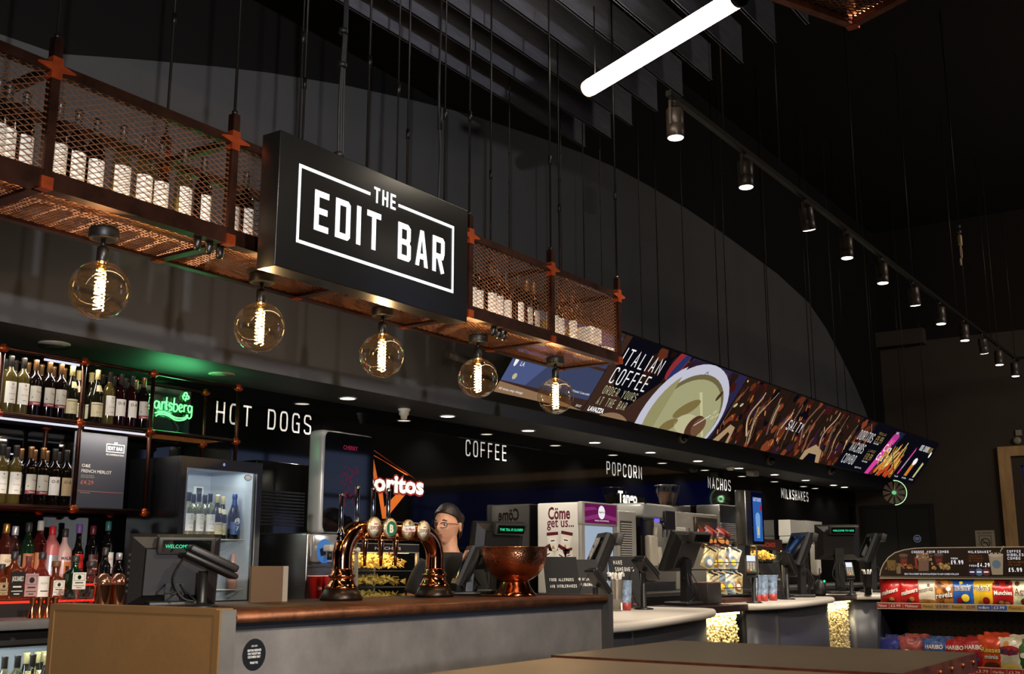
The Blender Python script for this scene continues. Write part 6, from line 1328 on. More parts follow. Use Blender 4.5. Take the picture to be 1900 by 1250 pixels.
p0, p1 = atY(1286, 958, 4.98), atY(1329, 1010, 4.98); MB().rbox(((p0.x+p1.x)/2, 4.97, (p0.z+p1.z)/2), (p1.x-p0.x, .03, p0.z-p1.z), .01).build('door', M('oven_door', '4a4038', .25, .5), t); bb = Board((p0.x+.04, 4.9545, p1.z+.03), (1, 0, 0), (0, 0, 1)); bb.rect(0, 0, p1.x-p0.x-.08, p0.z-p1.z-.08, M('oven_glass', '7a6a58', .12, .6), 0); bb.build('door_glass', t)
bb = Board((atY(1253, 983, 4.98).x+.03, 4.9792, atY(1253, 983, 4.98).z), (1, 0, 0), (0, 0, 1)); bb.rect(0, 0, .2, .03, WHITEM, 0).rect(.01, .011, .19, .016, DARKP, 1); bb.build('label_strip', t)
t = thing('slush_tower', 'steel slush machine with a louvred front and tall blue screen', 'slush machine', (0, 0, 0)); x0, x1, zt = pbox('case', 1335, 938, 1387, 5.02, 5.3, STEEL, t)
m = MB(); lou(m, atY(1337, 985, 5.02).x, atY(1366, 985, 5.02).x, atY(1340, 1008, 5.02).z, atY(1340, 968, 5.02).z, 5.0195, 12, M('vent_light'), .5); m.build('louvre_vent', None, t)
p0, p1 = atY(1384, 908, 4.55), atY(1421, 1012, 4.55); zt2 = p0.z; zb2 = p1.z; MB().rbox(((p0.x+p1.x)/2, 4.62, (zt2+zb2)/2), (p1.x-p0.x, .12, zt2-zb2), .012).build('screen_column', STEEL, t); MB().box(p0.x+.02, 4.6, BZ, p0.x+.17, 4.68, zb2).build('column_base', STEEL, t)
x0 = atY(1396, 950, 4.55).x; b = Board((x0, 4.5595, zb2+.01), (1, 0, 0), (0, 0, 1)); w_, h_ = p1.x-x0-.005, zt2-zb2-.02
b.rect(0, 0, w_, h_, M('screen_black'), 0).rect(w_*.12, h_*.06, w_*.88, h_*.90, E('scr_slush_blue', '2f5fae', .8), 1).text('A SHOT FLAVOUR', w_*.16, h_*.82, .04, E('scr_white', 'f2f0f0', .9), w_*.66, 2).disc(w_*.78, h_*.70, w_*.10, E('scr_red2', 'a02a3a', .8), 2).poly([(w_*.38, h_*.12), (w_*.62, h_*.12), (w_*.70, h_*.50), (w_*.30, h_*.50)], E('scr_blue_light', '7aa8dc', .8), 2).disc(w_*.5, h_*.52, w_*.2, E('scr_blue_light'), 2, 16, h_*.09).poly([(w_*.44, h_*.18), (w_*.58, h_*.18), (w_*.56, h_*.34), (w_*.46, h_*.34)], E('scr_creamy', 'd8cc90', .8), 3); b.build('screen', t)
for k, (px0, px1) in enumerate(((1466, 1492), (1493, 1526))):
    a, b_ = atY(px0, 971, 5.14), atY(px1, 971, 5.14); zt = a.z; zb_ = atY(px0, 1008, 5.14).z; t = thing('towel_dispenser', ('grey white dispenser on the wall shelf nearer the milkshakes sign', 'bright white dispenser beside its grey white twin')[k], 'dispenser', (0, 0, 0), 0, 'white dispensers')
    m = MB().mat(M('dispenser_white', 'c9c7be', .35)); xm, w_ = (a.x+b_.x)/2, (b_.x-a.x)-.01
    m.loft([[V((xm+sx*w_/2*s_, 5.22+sy*.08*s_, z)) for sx, sy in ((-1, -1), (1, -1), (1, 1), (-1, 1))] for z, s_ in ((zb_+.10, 1), (zb_+.3, .97), (zt-.03, .86), (zt, .78))], smooth=False); m.build('cover', None, t)
    MB().rbox((xm, 5.22, zb_+.05), (w_*.98, .16, .10), .015).build('tray', M('dispenser_white'), t)
    MB().box(xm-w_*.4, 5.2, BZ, xm+w_*.4, 5.29, zb_).build('stand', DARKP, t)
p = atY(1513, 1038, 4.5); t = thing('soap_dispenser', 'slim white soap dispenser below the white dispensers', 'dispenser', (p.x, 4.5, p.z)); MB().rbox((0, 0, 0), (.15, .1, .36), .04).build('body', M('dispenser_white'), t); MB().box(-.08, .05, BZ-p.z, .08, .08, .18).build('back_stand', DARKP, t)

# crisp rack
RKX, RKY = atY(1340, 1090, 4.02).x, 3.98; t = thing('crisp_rack', 'black wire rack of crisp packets on the counter', 'rack', (RKX, RKY, CH_+.0008))
MB().box(-.30, -.12, 0, .32, .2, .03).build('base', M('rack_wood', '4a2418', .5), t)
m = MB()
for x in (-.3, .32):
    m.cyl((x, .19, .03), (x, .19, .62), .006, n=6)
for z, y in ((.06, -.1), (.27, -.03), (.47, .05)):
    m.cyl((-.3, y, z), (.32, y, z), .005, n=6); m.cyl((-.3, y, z+.06), (.32, y, z+.06), .004, n=6); m.cyl((-.3, .19, z), (.32, .19, z), .005, n=6)
    for x in (-.3, .32): m.cyl((x, y, z), (x, .19, z), .005, n=6)
    for i in range(9): m.cyl((-.3+.0775*i, y, z), (-.3+.0775*i, .19, z), .003, n=5)
m.build('wire_frame', BLACK, t)
def bag_mesh(w, h, d, seed=0, nx=10, ny=12):
    """pillow packet standing up, front toward -y"""
    r = random.Random(seed); m = MB(); rows = []
    for s_ in (-1, 1):
        rows.append([[V(((i/nx-.5)*w*(1-.05*sin(pi*j/ny)), s_*d/2*(max(sin(pi*i/nx), 0)**.55)*(max(sin(pi*min(max((j/ny-.06)/.86, 0), 1)), 0)**.6)+.002*s_+r.uniform(-.0025, .0025)*(0 < j < ny), j/ny*h+.003*sin(i*1.7)*(j == ny))) for i in range(nx+1)] for j in range(ny+1)])
    return rows
def art_for(txt, tcol, tz, tw, th, shapes=(), slant=0., sub=None):
    def art(m, w, h, d):
        def sf(x, z): return -d/2*(max(sin(pi*min(max(x/w+.5, 0), 1)), 0)**.55)*(max(sin(pi*min(max((z/h-.06)/.86, 0), 1)), 0)**.6)-.0045
        def poly(pts, mt, l=0):
            cx, cz = sum(p[0] for p in pts)/len(pts), sum(p[1] for p in pts)/len(pts); m.mat(mt); n = len(pts); i = m.add([(cx, sf(cx, cz)-l, cz)]+[((cx+p[0])/2, sf((cx+p[0])/2, (cz+p[1])/2)-l, (cz+p[1])/2) for p in pts]+[(p[0], sf(*p)-l, p[1]) for p in pts])
            for k in range(n): k2 = (k+1) % n; m.face((i, i+1+k, i+1+k2)); m.face((i+1+k, i+1+n+k, i+1+n+k2, i+1+k2))
        for kind, mt, cx, cz, rx, rz_ in shapes: poly([(cx*w+rx*w*cos(t), cz*h+rz_*h*sin(t)) for t in [2*pi*k/(18 if kind == 'o' else 4)+(pi/4 if kind != 'o' else 0) for k in range(18 if kind == 'o' else 4)]], mt, .0004)
        for tx, col, z0, W_, H_, sl in (((txt, tcol, tz, tw, th, slant),) if txt else ())+((sub,) if sub else ()):
            for off, mt, l, bo in ((0, col[1], .0008, .05), (0, col[0], .0016, .015)):
                vs, fs = font_mesh(tx, bo); m.mat(mt); i = m.add([(lambda x, z: (x, sf(x, z)-l, z))((q[0]-.5)*W_*w, z0*h+q[1]*H_*h+(q[0]-.5)*sl*h) for q in vs])
                for f in fs: m.face([i+k for k in f])
    return art
WT = M('bag_white', 'f0ece4', .4); DB = M('bag_dark', '2a1410', .4); RD = M('bag_red_ink', '8a1418', .4); CHOC = M('bag_choc', '5a2c18', .35); CARA = M('bag_caramel', 'c08040', .35); YL = M('bag_yellow_ink', 'f0d040', .4); NV = M('bag_navy_ink', '1a2458', .4)
o_ = lambda mt, cx, cz, rx, rz_: ('o', mt, cx, cz, rx, rz_)
CRISP = [M('crisp_'+c, c, .3, .25, noise=(14, .45)) for c in ('cfc19c', 'b8a878', '8a9aa6', 'a06a2c', 'd8d0bc', '7a2a1e')]
def packet(name, label, cat, loc, w, h, d, m0, m1, rot=(0, 0, 0), group=None, seed=0, art=None):
    m = MB(); rows = bag_mesh(w, h, d, seed)
    for s_, R_ in zip((-1, 1), rows):
        base = []
        for j, row in enumerate(R_): base.append(m.add(row))
        for j in range(len(R_)-1):
            for i in range(len(R_[0])-1):
                m.mat(m1 if (j >= len(R_)-2 or j == 0) else m0); f = (base[j]+i, base[j]+i+1, base[j+1]+i+1, base[j+1]+i); m.face(f if s_ < 0 else f[::-1], True)
    if art: art(m, w, h, d)
    o = m.build(name, None); o.location = loc; o.rotation_euler = rot
    return tag(o, label, cat, group)
names_ = ['bottom', 'middle', 'top']
k = 0
for tier, (z, y, n, hh, ww) in enumerate(((.062, .02, 4, .2, .15), (.272, .07, 5, .21, .15), (.472, .13, 5, .17, .14))):
    for i in range(n):
        mt = CRISP[(i*2+tier) % 5] if tier < 2 else M('dark_crisp', '3a1a12', .3, .3, noise=(16, .6))
        packet('crisp_packet', f'crisp packet on the {names_[tier]} tier of the wire rack, {ORD[i]} along from the till', 'crisps', (RKX-.24+i*(.5/(n-1)), RKY+y, CH_+z+.008), ww*.9, hh, .04, mt, CRISP[5] if tier == 2 else CRISP[(i+tier) % 3], (-.3, (.25, .35, .55)[tier]+.12*math.sin(k*5), -.55+.2*math.sin(k*3)), 'crisp packets on the rack', k, art_for('', (WT, DB), .6, .7, .09, [o_(CRISP[3] if i % 2 else CRISP[2], 0, .3, .34, .22), o_(YL if i % 3 else WT, .05, .28, .2, .12), o_(DB, 0, .9, .4, .05)] if tier < 2 else [o_(CARA, .1, .3, .3, .14), o_(RD, -.1, .75, .3, .1)], .1)); k += 1
p = atY(1309, 1092, 3.9); MB_ = MB().mat(M('box_dark', '2a2423', .5)).rbox((p.x, 3.9, CH_+.085), (.26, .16, .165), .006); MB_.mat(M('box_pink', '9a7a70', .5)).box(p.x-.13, 3.82, CH_+.168, p.x+.13, 3.98, CH_+.175); tag(MB_.build('snack_box', None), 'dark counter box in front of the crisp rack', 'box')

# ================================================================ sweet stand facing the foyer
CX0 = 7.6; CY1, CY0 = 2.262, .95
st = thing('sweet_stand', 'black sweet stand with a combo price header and two price railed shelves', 'display stand', (0, 0, 0))
STB = M('stand_black', '1a1917', .45)
zl1 = atX(1627, 1129, CX0).z; zl1t = atX(1627, 1117, CX0).z; zl2 = .592; zl2t = .64; X2 = 7.47
MB().box(CX0+.012, CY0, zl1+.004, CX0+.36, CY1, zl1+.018).build('shelf', STB, st); MB().box(X2+.012, CY0, zl2+.004, CX0+.36, CY1, zl2+.018).build('shelf', STB, st)
MB().box(X2+.03, CY0, 0, CX0+.38, CY1, .16).build('plinth', STB, st); PEG = M('perforated_board', '1a1917', .45); nt = PEG.node_tree; nd = nt.nodes.new; lk = nt.links.new
tc = nd('ShaderNodeTexCoord'); mp = nd('ShaderNodeVectorMath'); mp.operation = 'MULTIPLY'; mp.inputs[1].default_value = (0, 22, 22); lk(tc.outputs['Object'], mp.inputs[0])
fr = nd('ShaderNodeVectorMath'); fr.operation = 'FRACTION'; lk(mp.outputs[0], fr.inputs[0]); ds = nd('ShaderNodeVectorMath'); ds.operation = 'DISTANCE'; ds.inputs[1].default_value = (0, .5, .5); lk(fr.outputs[0], ds.inputs[0])
lt = nd('ShaderNodeMath'); lt.operation = 'GREATER_THAN'; lt.inputs[1].default_value = .16; lk(ds.outputs['Value'], lt.inputs[0])
rp = nd('ShaderNodeValToRGB'); rp.color_ramp.elements[0].color = (.002, .002, .002, 1); rp.color_ramp.elements[1].color = (*lin('5a5248'), 1); lk(lt.outputs[0], rp.inputs[0]); lk(rp.outputs[0], PEG.node_tree.nodes['Principled BSDF'].inputs['Base Color'])
MB().box(CX0+.36, CY0, .16, CX0+.40, CY1, 1.16).build('back_board', PEG, st)
m = MB(); m.prism([(CX0+.01, CY1, zl1-.01), (X2+.05, CY1, .66), (X2+.02, CY1, .16), (CX0+.4, CY1, .16), (CX0+.4, CY1, 1.16), (CX0+.2, CY1, 1.16), (CX0+.05, CY1, zl1)], (0, .018, 0)); m.build('side_panel', M('stand_blue_black', '1c2028', .4), st)
m = MB(); m.prism([(CX0+.02, CY1-.001, zl1-.02), (CX0+.34, CY1-.001, zl1-.12), (CX0+.34, CY1-.001, zl1-.02)], (0, -.012, 0)); m.build('shelf_bracket', STB, st)
PRC = {'r': M('strip_red', '9a2a26', .4), 'g': M('strip_gold', 'a8843c', .4), 'b': M('strip_blue', '2f4f96', .4), 't': M('strip_tan', '9a7a5c', .4), 'n': M('strip_green', '8a9a78', .4), 'w': M('strip_grey', '9a948a', .4)}
ED = M('strip_edge_cream', 'c9b9a4', .35); PT = M('strip_text', 'e8ddcc', .5); PD = M('strip_text_dark', '2a2018', .5)
def rail(x, zb, zt, segs, y1):
    b = Board((x, y1, zb), (0, -1, 0), (0, 0, 1)); W_ = y1-CY0; a = 0
    m = b.mb.mat(STB); m.box(x, CY0, zb, x+.012, y1, zt)
    b.rect(0, .0, W_, zt-zb, ED, .5)
    for wd, c, tx in segs:
        e = min(a+wd, W_); b.rect(a+.001, .005, e-.001, zt-zb-.005, PRC[c], 1)
        if tx and e-a > .05: b.text(tx, a+(e-a)*.12, .014, .018, PT if c in 'rb' else PD, min((e-a)*.7, .016*len(tx)*.72+.03), 2)
        a = e
        if a >= W_: break
    b.build('price_rail', st)
YS = [CY1-.012-.139*i for i in range(12)]
rail(CX0, zl1, zl1t, [(.08, 'r', 'Malteser'), (.09, 'r', '\u00a33.99'), (.12, 'r', 'Malteser'), (.08, 'g', 'Minstrel'), (.10, 't', '\u00a33.99'), (.09, 'g', 'Revels'), (.07, 't', '\u00a33.99'), (.09, 'b', 'm&m'), (.09, 'b', '\u00a33.99'), (.10, 'g', 'Peanut'), (.09, 'g', '\u00a33.99'), (.08, 'r', 'Munch'), (.10, 'r', '\u00a33.99'), (.2, 'n', 'Aero'), (.3, 'n', '\u00a33.99')], CY1+.02)
rail(X2, zl2, zl2t, [(.30, 'r', 'Sweets'), (.18, 'r', '\u00a33.79'), (.13, 'r', 'Haribo'), (.10, 'r', '\u00a33.79'), (.09, 'r', 'Haribo'), (.09, 'r', '\u00a33.79'), (.09, 'r', 'Reeses'), (.09, 'r', '\u00a33.99'), (.08, 'g', 'Milky'), (.08, 'g', '\u00a33.99'), (.3, 'n', '\u00a33.99')], CY1+.02)
# header
zh0, zh1 = atX(1640, 1067.5, CX0).z, atX(1700, 1016, CX0).z; yh = atX(1633, 1075, CX0).y; HW, HH = yh-CY0, zh1-zh0
b = Board((CX0-.002, yh, zh0), (0, -1, 0), (0, 0, 1)); HB = M('header_brown', '2c221c', .3, em=.04)
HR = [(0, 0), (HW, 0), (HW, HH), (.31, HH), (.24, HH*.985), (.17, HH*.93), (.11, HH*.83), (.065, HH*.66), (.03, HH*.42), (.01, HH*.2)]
m = b.mb.mat(HB); P = [b.p(*q, 0) for q in HR]; m.prism([p-b.n*.012 for p in P], b.n*.012)
b.line([(0, 0)]+list(reversed(HR[3:]))+[(HW, HH)], .006, ED, 1).rect(0, -.021, HW, -.002, M('header_rail_steel', '8a857c', .3, .7), 1).rect(0, -.019, HW, -.014, ED, 2)
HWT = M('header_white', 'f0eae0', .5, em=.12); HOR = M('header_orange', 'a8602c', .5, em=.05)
hy = lambda px, py: (yh-atX(px, py, CX0).y, atX(px, py, CX0).z-zh0)
def ht(tx, x0, y0, x1, y1, m_, t=.11): a, c = hy(x0, y1), hy(x1, y0); b.stroke(tx, a[0], a[1], c[1]-a[1], m_, c[0]-a[0], t, 3)
ht('CHOOSE YOUR COMBO', 1692, 1021, 1760, 1026, HWT, .13); ht('FROM', 1765, 1034, 1777, 1037.5, HWT, .14); ht('\u00a39.99', 1765, 1039, 1787, 1046.5, HWT, .16); ht('MILKSHAKES', 1797, 1021, 1839, 1026, HWT, .13)
ht('CHOCOLATE', 1798, 1029.5, 1822, 1032.5, HOR, .14); ht('STRAWBERRY', 1798, 1034, 1825, 1037, HOR, .14); ht('OR VANILLA', 1798, 1038.5, 1823, 1041.5, HOR, .14); ht('FROM', 1799, 1047.5, 1812, 1051, HWT, .14); ht('\u00a34.29', 1814, 1044, 1836, 1051.5, HWT, .17)
ht('COFFEE AND', 1869, 1020, 1912, 1025, HWT, .13); ht('NIBBLES', 1869, 1026.5, 1899, 1031.5, HWT, .13); ht('COMBO', 1870, 1033, 1893, 1038, HWT, .13); ht('ADD ANY NIBBLES', 1871, 1041, 1900, 1044, HOR, .14); ht('FOR LESS', 1871, 1046, 1893, 1049, HOR, .14); ht('\u00a35.99', 1872, 1053, 1896, 1060.5, HWT, .17)
a = hy(1679, 1066); c = hy(1779, 1063); b.text('BOLT ON A SWEET OR CHOCOLATE BAG TO ANY COMBO FOR \u00a32.99', a[0], a[1], c[1]-a[1], HWT, c[0]-a[0], 3)
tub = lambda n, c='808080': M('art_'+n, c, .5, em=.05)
def cupart(px, py, w, h, c, lid=True):
    q = hy(px, py); s_ = .0042; w, h = w*s_, h*s_
    b.poly([(q[0]-w*.38, q[1]), (q[0]+w*.38, q[1]), (q[0]+w*.5, q[1]+h), (q[0]-w*.5, q[1]+h)], c, 2)
    if lid: b.poly(ell(q[0], q[1]+h, w*.55, h*.16, 14), tub('lid', '6a5a54'), 3); b.poly([(q[0]-w*.3, q[1]+h*.3), (q[0]+w*.3, q[1]+h*.3), (q[0]+w*.34, q[1]+h*.6), (q[0]-w*.34, q[1]+h*.6)], tub('redlab', '8a2f2a'), 3)
cupart(1678, 1049, 13, 16, tub('cola', '5a2a26')); cupart(1702, 1055, 6, 18, tub('hotdog', 'a04030'), False); cupart(1714, 1059, 20, 28, tub('popbox', '8a6a5c'), False); cupart(1743, 1048, 13, 16, tub('cola')); cupart(1655, 1058, 14, 16, tub('gold', '7a6038'), False); cupart(1668, 1064, 8, 16, tub('tan', '8a7458'), False)
rnd = random.Random(9)
for cx, cy, rx, ry, n_, cols in ((1714, 1032, 12, 5, 30, ('c9b49a', 'a88868', '8a5a4c')), (1684, 1050, 12, 3, 22, ('a05a34', '7a3a24', 'c08050')), (1746, 1050, 13, 4, 30, ('c9a468', 'a87a40', 'd8bc84')), (1655, 1052, 10, 4, 16, ('8a6a38', '5a4426'))):
    q = hy(cx, cy)
    for i in range(n_):
        x, y = q[0]+rx*.0042*rnd.uniform(-1, 1), q[1]+ry*.0042*rnd.uniform(-1, 1); b.poly(ell(x, y, .010, .006, 6, rnd.uniform(0, 3)), tub(cols[i % len(cols)], cols[i % len(cols)]), 3+.1*i)
q = hy(1851, 1066); b.poly([(q[0]-.032, q[1]), (q[0]+.032, q[1]), (q[0]+.043, q[1]+.12), (q[0]-.043, q[1]+.12)], tub('shake', 'b8ab98'), 2).disc(q[0], q[1]+.065, .026, tub('seal', '6f8aa8'), 3).poly(ell(q[0], q[1]+.125, .045, .016, 16), tub('foam', 'd0c6b8'), 3).line([(q[0]+.02, q[1]+.13), (q[0]+.052, q[1]+.18)], .006, tub('straw', 'c0b4a4'), 3)
for i in range(7): b.disc(q[0]-.036+.012*i, q[1]+.135+.006*(i % 2), .006, tub('choc', '2a1a14'), 4, 8)
for px, cc in ((1804, '3c2c58'), (1817, '5c7cb0'), (1830, '7a3430')): q = hy(px, 1061); b.disc(q[0], q[1], .024, tub('dot'+cc, cc), 2, 20).rect(q[0]-.014, q[1]-.003, q[0]+.014, q[1]+.004, HWT, 3)
b.build('header_sign', st)
MB().box(CX0+.012, CY0, zh0-.02, CX0+.05, yh-.02, zh0+.02).build('header_support', STB, st)
lamp('stand_fill_light', 'AREA', (CX0-.03, (CY0+yh)/2, zh0-.024), 1.6, (1, .88, .7), (CX0-.04, (CY0+yh)/2, 0), (1.2, .03))  # added lamp to brighten the bags, no strip under the header

def foil(c, n=None): return M('foil_'+c, c, .28, .1, coat=.3, noise=n)
def art_for(txt, tcol, tz, tw, th, shapes=(), slant=0., sub=None):
    def art(m, w, h, d):
        def sf(x, z): return -d/2*(max(sin(pi*min(max(x/w+.5, 0), 1)), 0)**.55)*(max(sin(pi*min(max((z/h-.06)/.86, 0), 1)), 0)**.6)-.0045
        def poly(pts, mt, l=0):
            cx, cz = sum(p[0] for p in pts)/len(pts), sum(p[1] for p in pts)/len(pts); m.mat(mt); n = len(pts); i = m.add([(cx, sf(cx, cz)-l, cz)]+[((cx+p[0])/2, sf((cx+p[0])/2, (cz+p[1])/2)-l, (cz+p[1])/2) for p in pts]+[(p[0], sf(*p)-l, p[1]) for p in pts])
            for k in range(n): k2 = (k+1) % n; m.face((i, i+1+k, i+1+k2)); m.face((i+1+k, i+1+n+k, i+1+n+k2, i+1+k2))
        for kind, mt, cx, cz, rx, rz_ in shapes: poly([(cx*w+rx*w*cos(t), cz*h+rz_*h*sin(t)) for t in [2*pi*k/(18 if kind == 'o' else 4)+(pi/4 if kind != 'o' else 0) for k in range(18 if kind == 'o' else 4)]], mt, .0004)
        for tx, col, z0, W_, H_, sl in ((txt, tcol, tz, tw, th, slant),)+((sub,) if sub else ()):
            for off, mt, l, bo in ((0, col[1], .0008, .05), (0, col[0], .0016, .015)):
                vs, fs = font_mesh(tx, bo); m.mat(mt); i = m.add([(lambda x, z: (x, sf(x, z)-l, z))((q[0]-.5)*W_*w, z0*h+q[1]*H_*h+(q[0]-.5)*sl*h) for q in vs])
                for f in fs: m.face([i+k for k in f])
    return art
WT = M('bag_white', 'f0ece4', .4); DB = M('bag_dark', '2a1410', .4); RD = M('bag_red_ink', '8a1418', .4); CHOC = M('bag_choc', '5a2c18', .35); CARA = M('bag_caramel', 'c08040', .35); YL = M('bag_yellow_ink', 'f0d040', .4); NV = M('bag_navy_ink', '1a2458', .4)
o_ = lambda mt, cx, cz, rx, rz_: ('o', mt, cx, cz, rx, rz_)
red, wht, brn, blu, yel, mun, aer = foil('b3201c'), foil('d8cdb8'), foil('a86a30', (22, .7)), foil('2456a8', (16, .35)), foil('e0b428', (14, .25)), foil('a81a22'), foil('c9c9a4', (18, .4))
TOPB = [('red', red, red, 'maltesers', (WT, RD), .42, .86, .17, [o_(CARA, .08, .22, .11, .08), o_(CHOC, -.05, .16, .11, .08), o_(RD, -.25, .86, .07, .05), o_(RD, .2, .75, .08, .06), o_(CHOC, .12, .14, .07, .05)], .16),
        ('red', red, red, 'maltesers', (WT, RD), .42, .86, .17, [o_(CARA, .10, .24, .11, .08), o_(CHOC, -.04, .16, .11, .08), o_(RD, -.2, .82, .08, .06), o_(RD, .25, .7, .07, .05)], .16),
        ('cream and brown', wht, brn, 'minstrels', (DB, WT), .52, .86, .13, [o_(brn, 0, .10, .5, .12), o_(CARA, 0, .18, .46, .06), o_(CHOC, .15, .72, .07, .06), o_(CHOC, .3, .58, .06, .05)], .10),
        ('mottled orange brown', brn, brn, 'revels', (WT, DB), .30, .84, .2, [o_(CHOC, -.2, .75, .12, .10), o_(CARA, .1, .8, .12, .10), o_(WT, .2, .6, .1, .07), o_(CARA, -.2, .5, .12, .09), o_(CHOC, .05, .55, .10, .08), o_(CARA, .1, .18, .12, .09)], .08),
        ('blue', blu, blu, "m&m's", (DB, WT), .56, .8, .2, [o_(YL, .1, .30, .16, .13), o_(RD, -.14, .22, .13, .10), o_(YL, -.05, .82, .08, .05)], 0),
        ('yellow', yel, yel, "m&m's", (DB, WT), .56, .8, .2, [o_(RD, .14, .22, .15, .12), o_(CARA, -.1, .16, .1, .06)], 0),
        ('dark red', mun, mun, 'Munchies', (WT, RD), .44, .82, .16, [o_(CHOC, 0, .16, .3, .1), o_(CARA, -.08, .18, .1, .06), o_(CARA, .14, .15, .1, .06), o_(DB, -.2, .82, .09, .06), o_(DB, .18, .84, .09, .06)], 0),
        ('pale green', aer, aer, 'Aero', (CHOC, WT), .45, .8, .22, [o_(CHOC, .1, .2, .2, .12), o_(CHOC, -.2, .8, .1, .08), o_(WT, .2, .75, .1, .08)], .06),
        ('pale green', aer, aer, 'Aero', (CHOC, WT), .45, .8, .22, [o_(CHOC, .1, .2, .2, .12)], .06)]
pxs = [1653, 1689, 1720, 1753, 1788, 1825, 1862, 1899, 1935]; z0 = zl1+.021; wds = [.155, .155, .14, .155, .16, .155, .165, .155, .155]
lm = ['first', 'second']
for k, (cn, m0, m1, tx, tc, tz, tw, th_, sh, sl) in enumerate(TOPB):
    y = atX(pxs[k], 1100, CX0+.06).y; hh = .186 if k != 6 else .178
    place_ = f'on upper sweet shelf front, {ORD[k]} from counter end'
    packet('sweet_bag', f'{cn} sweet bag {place_}', 'sweet bag', (CX0+.055, y, z0), wds[k]*.93, hh, .055, m0, m1, (-.05, 0, -pi/2+.07*sin(k*2.3)), 'sweet bags on the upper shelf', k, art_for(tx, tc, tz, tw*.84, th_, sh, sl))
    packet('sweet_bag', f'{cn} sweet bag behind on upper shelf, {ORD[k]} from counter end', 'sweet bag', (CX0+.13, y-.03, z0), wds[k]*.93, hh+.008, .045, m0, m1, (-.04, 0, -pi/2+.06*cos(k*3.1)), 'sweet bags behind on the upper shelf', 20+k)
hrb, hrr, ree, mil, grn_ = foil('1f2a72', (16, .6)), foil('a01c22', (14, .3)), foil('c8401c', (20, .25)), foil('d8cdb4', (16, .3)), foil('2f6a34', (16, .4))
mix, cob = foil('9a4a4a', (26, .8)), foil('3a5a9a', (26, .8))
LOWB = [(1652, 'dark blue', hrb, '', WT, .18), (1690, 'mixed red and yellow', mix, '', WT, .19), (1734, 'blue and silver', cob, 'HARIBO', WT, .18), (1772, 'red', hrr, 'HARIBO', WT, .18), (1808, 'red with white name', hrr, 'HARIBO', WT, .19), (1839, 'orange', ree, 'Reeses', YL, .215), (1873, 'cream and red', mil, 'Milkybar', NV, .205), (1906, 'green', grn_, '', WT, .20)]
z0 = zl2+.021
for k, (px, cn, m0, tx, tc, hh) in enumerate(LOWB):
    y = atX(px, 1200, X2+.08).y; sub = ('minis', (WT, DB), .34, .5, .13, 0) if tx == 'Reeses' else None
    sh = [o_(YL, -.1, .25, .14, .08), o_(RD, .15, .2, .12, .08), o_(blu, .1, .34, .1, .06)] if tx == 'HARIBO' else [o_(CHOC, 0, .15, .3, .1)] if tx == 'Reeses' else [o_(mun, 0, .62, .42, .14), o_(WT, .2, .85, .09, .07), o_(CARA, -.1, .82, .1, .08), o_(YL, 0, .12, .35, .1)] if tx == 'Milkybar' else [o_(YL, .1, .3, .2, .1), o_(WT, -.15, .5, .12, .08)]
    for r_ in range(2):
        place_ = 'at the front of' if r_ == 0 else 'behind on'
        packet('sweet_bag', f'{cn} sweet bag {place_} lower shelf, {ORD[k]} from counter end', 'sweet bag', (X2+.08+.085*r_, y-.02*r_, z0), .152, hh+.014*r_, .055, m0, m0, (-.05, 0, -pi/2+.07*sin(k*1.7+r_)), 'sweet bags on the lower shelf' if r_ == 0 else 'sweet bags behind on the lower shelf', 40+k+10*r_, art_for(tx, (tc, RD if tx == 'HARIBO' else DB), .66 if tx == 'HARIBO' else .52, .72, .15, sh, 0, sub) if r_ == 0 else None)

# ================================================================ the person behind the bar
SK = M('skin', 'c48f70', .5, noise=(40, .05)); HAIR = M('dark_hair', '1c1310', .45, noise=(50, .6, (1, 6, 1)), bump=(70, .5)); TEE = M('black_tee', '121214', .85, noise=(20, .2))
hp = ray(832, 985)*6.25+V((0, 0, HC)); PX, PY = hp.x, 4.14; PX = atY(832, 985, PY).x; EZ = atY(826, 974, PY).z
pers = thing('person', 'person with dark tied hair, black glasses and black top behind the bar, face turned sideways', 'person', (PX, PY, 0), pi+.12)
# local frame: +x forward (the way the face points), +y their left, z up
def head_pts():
    nu, nv = 56, 40; rings = []
    for j in range(nv+1):
        ph = -pi/2+pi*j/nv; ring = []
        for i in range(nu):
            th_ = 2*pi*i/nu; sx, sy, sz = cos(ph)*cos(th_), cos(ph)*sin(th_), sin(ph)
            x, y, z = .098*sx, .071*sy, .118*sz
            if z < 0: k = 1+.42*(z/.118)*(1 if x > -.02 else .6); y *= max(k, .5); x *= (1+.10*(z/.118)) if x > 0 else 1+.45*(z/.118)
            if x > 0:
                g = lambda cy, cz, sy_, sz_, a: a*math.exp(-((y-cy)/sy_)**2-((z-cz)/sz_)**2)
                x += g(0, -.022, .011, .02, .022)+g(0, -.005, .008, .02, .008)+g(0, .018, .05, .012, .005)-g(.03, -.001, .017, .013, .009)-g(-.03, -.001, .017, .013, .009)+g(0, -.058, .022, .006, .006)+g(0, -.070, .02, .006, .006)-g(0, -.064, .024, .0035, .003)+g(0, -.098, .022, .014, .009)+g(.038, -.03, .02, .02, .004)+g(-.038, -.03, .02, .02, .004)
            ring.append(V((x+.012, y, EZ+z)))
        rings.append(ring)
    return rings
m = MB(); m.loft(head_pts())
for s_ in (-1, 1):
    m.loft([[V((-.004+.017*cos(a)*k-.012*(1-k), s_*(.07+dy), EZ-.012+.031*sin(a)*k)) for a in [2*pi*q/14 for q in range(14)]] for k, dy in ((.5, -.004), (.75, .004), (1, .012), (.85, .016), (.4, .011))])
SHZ = EZ-.205
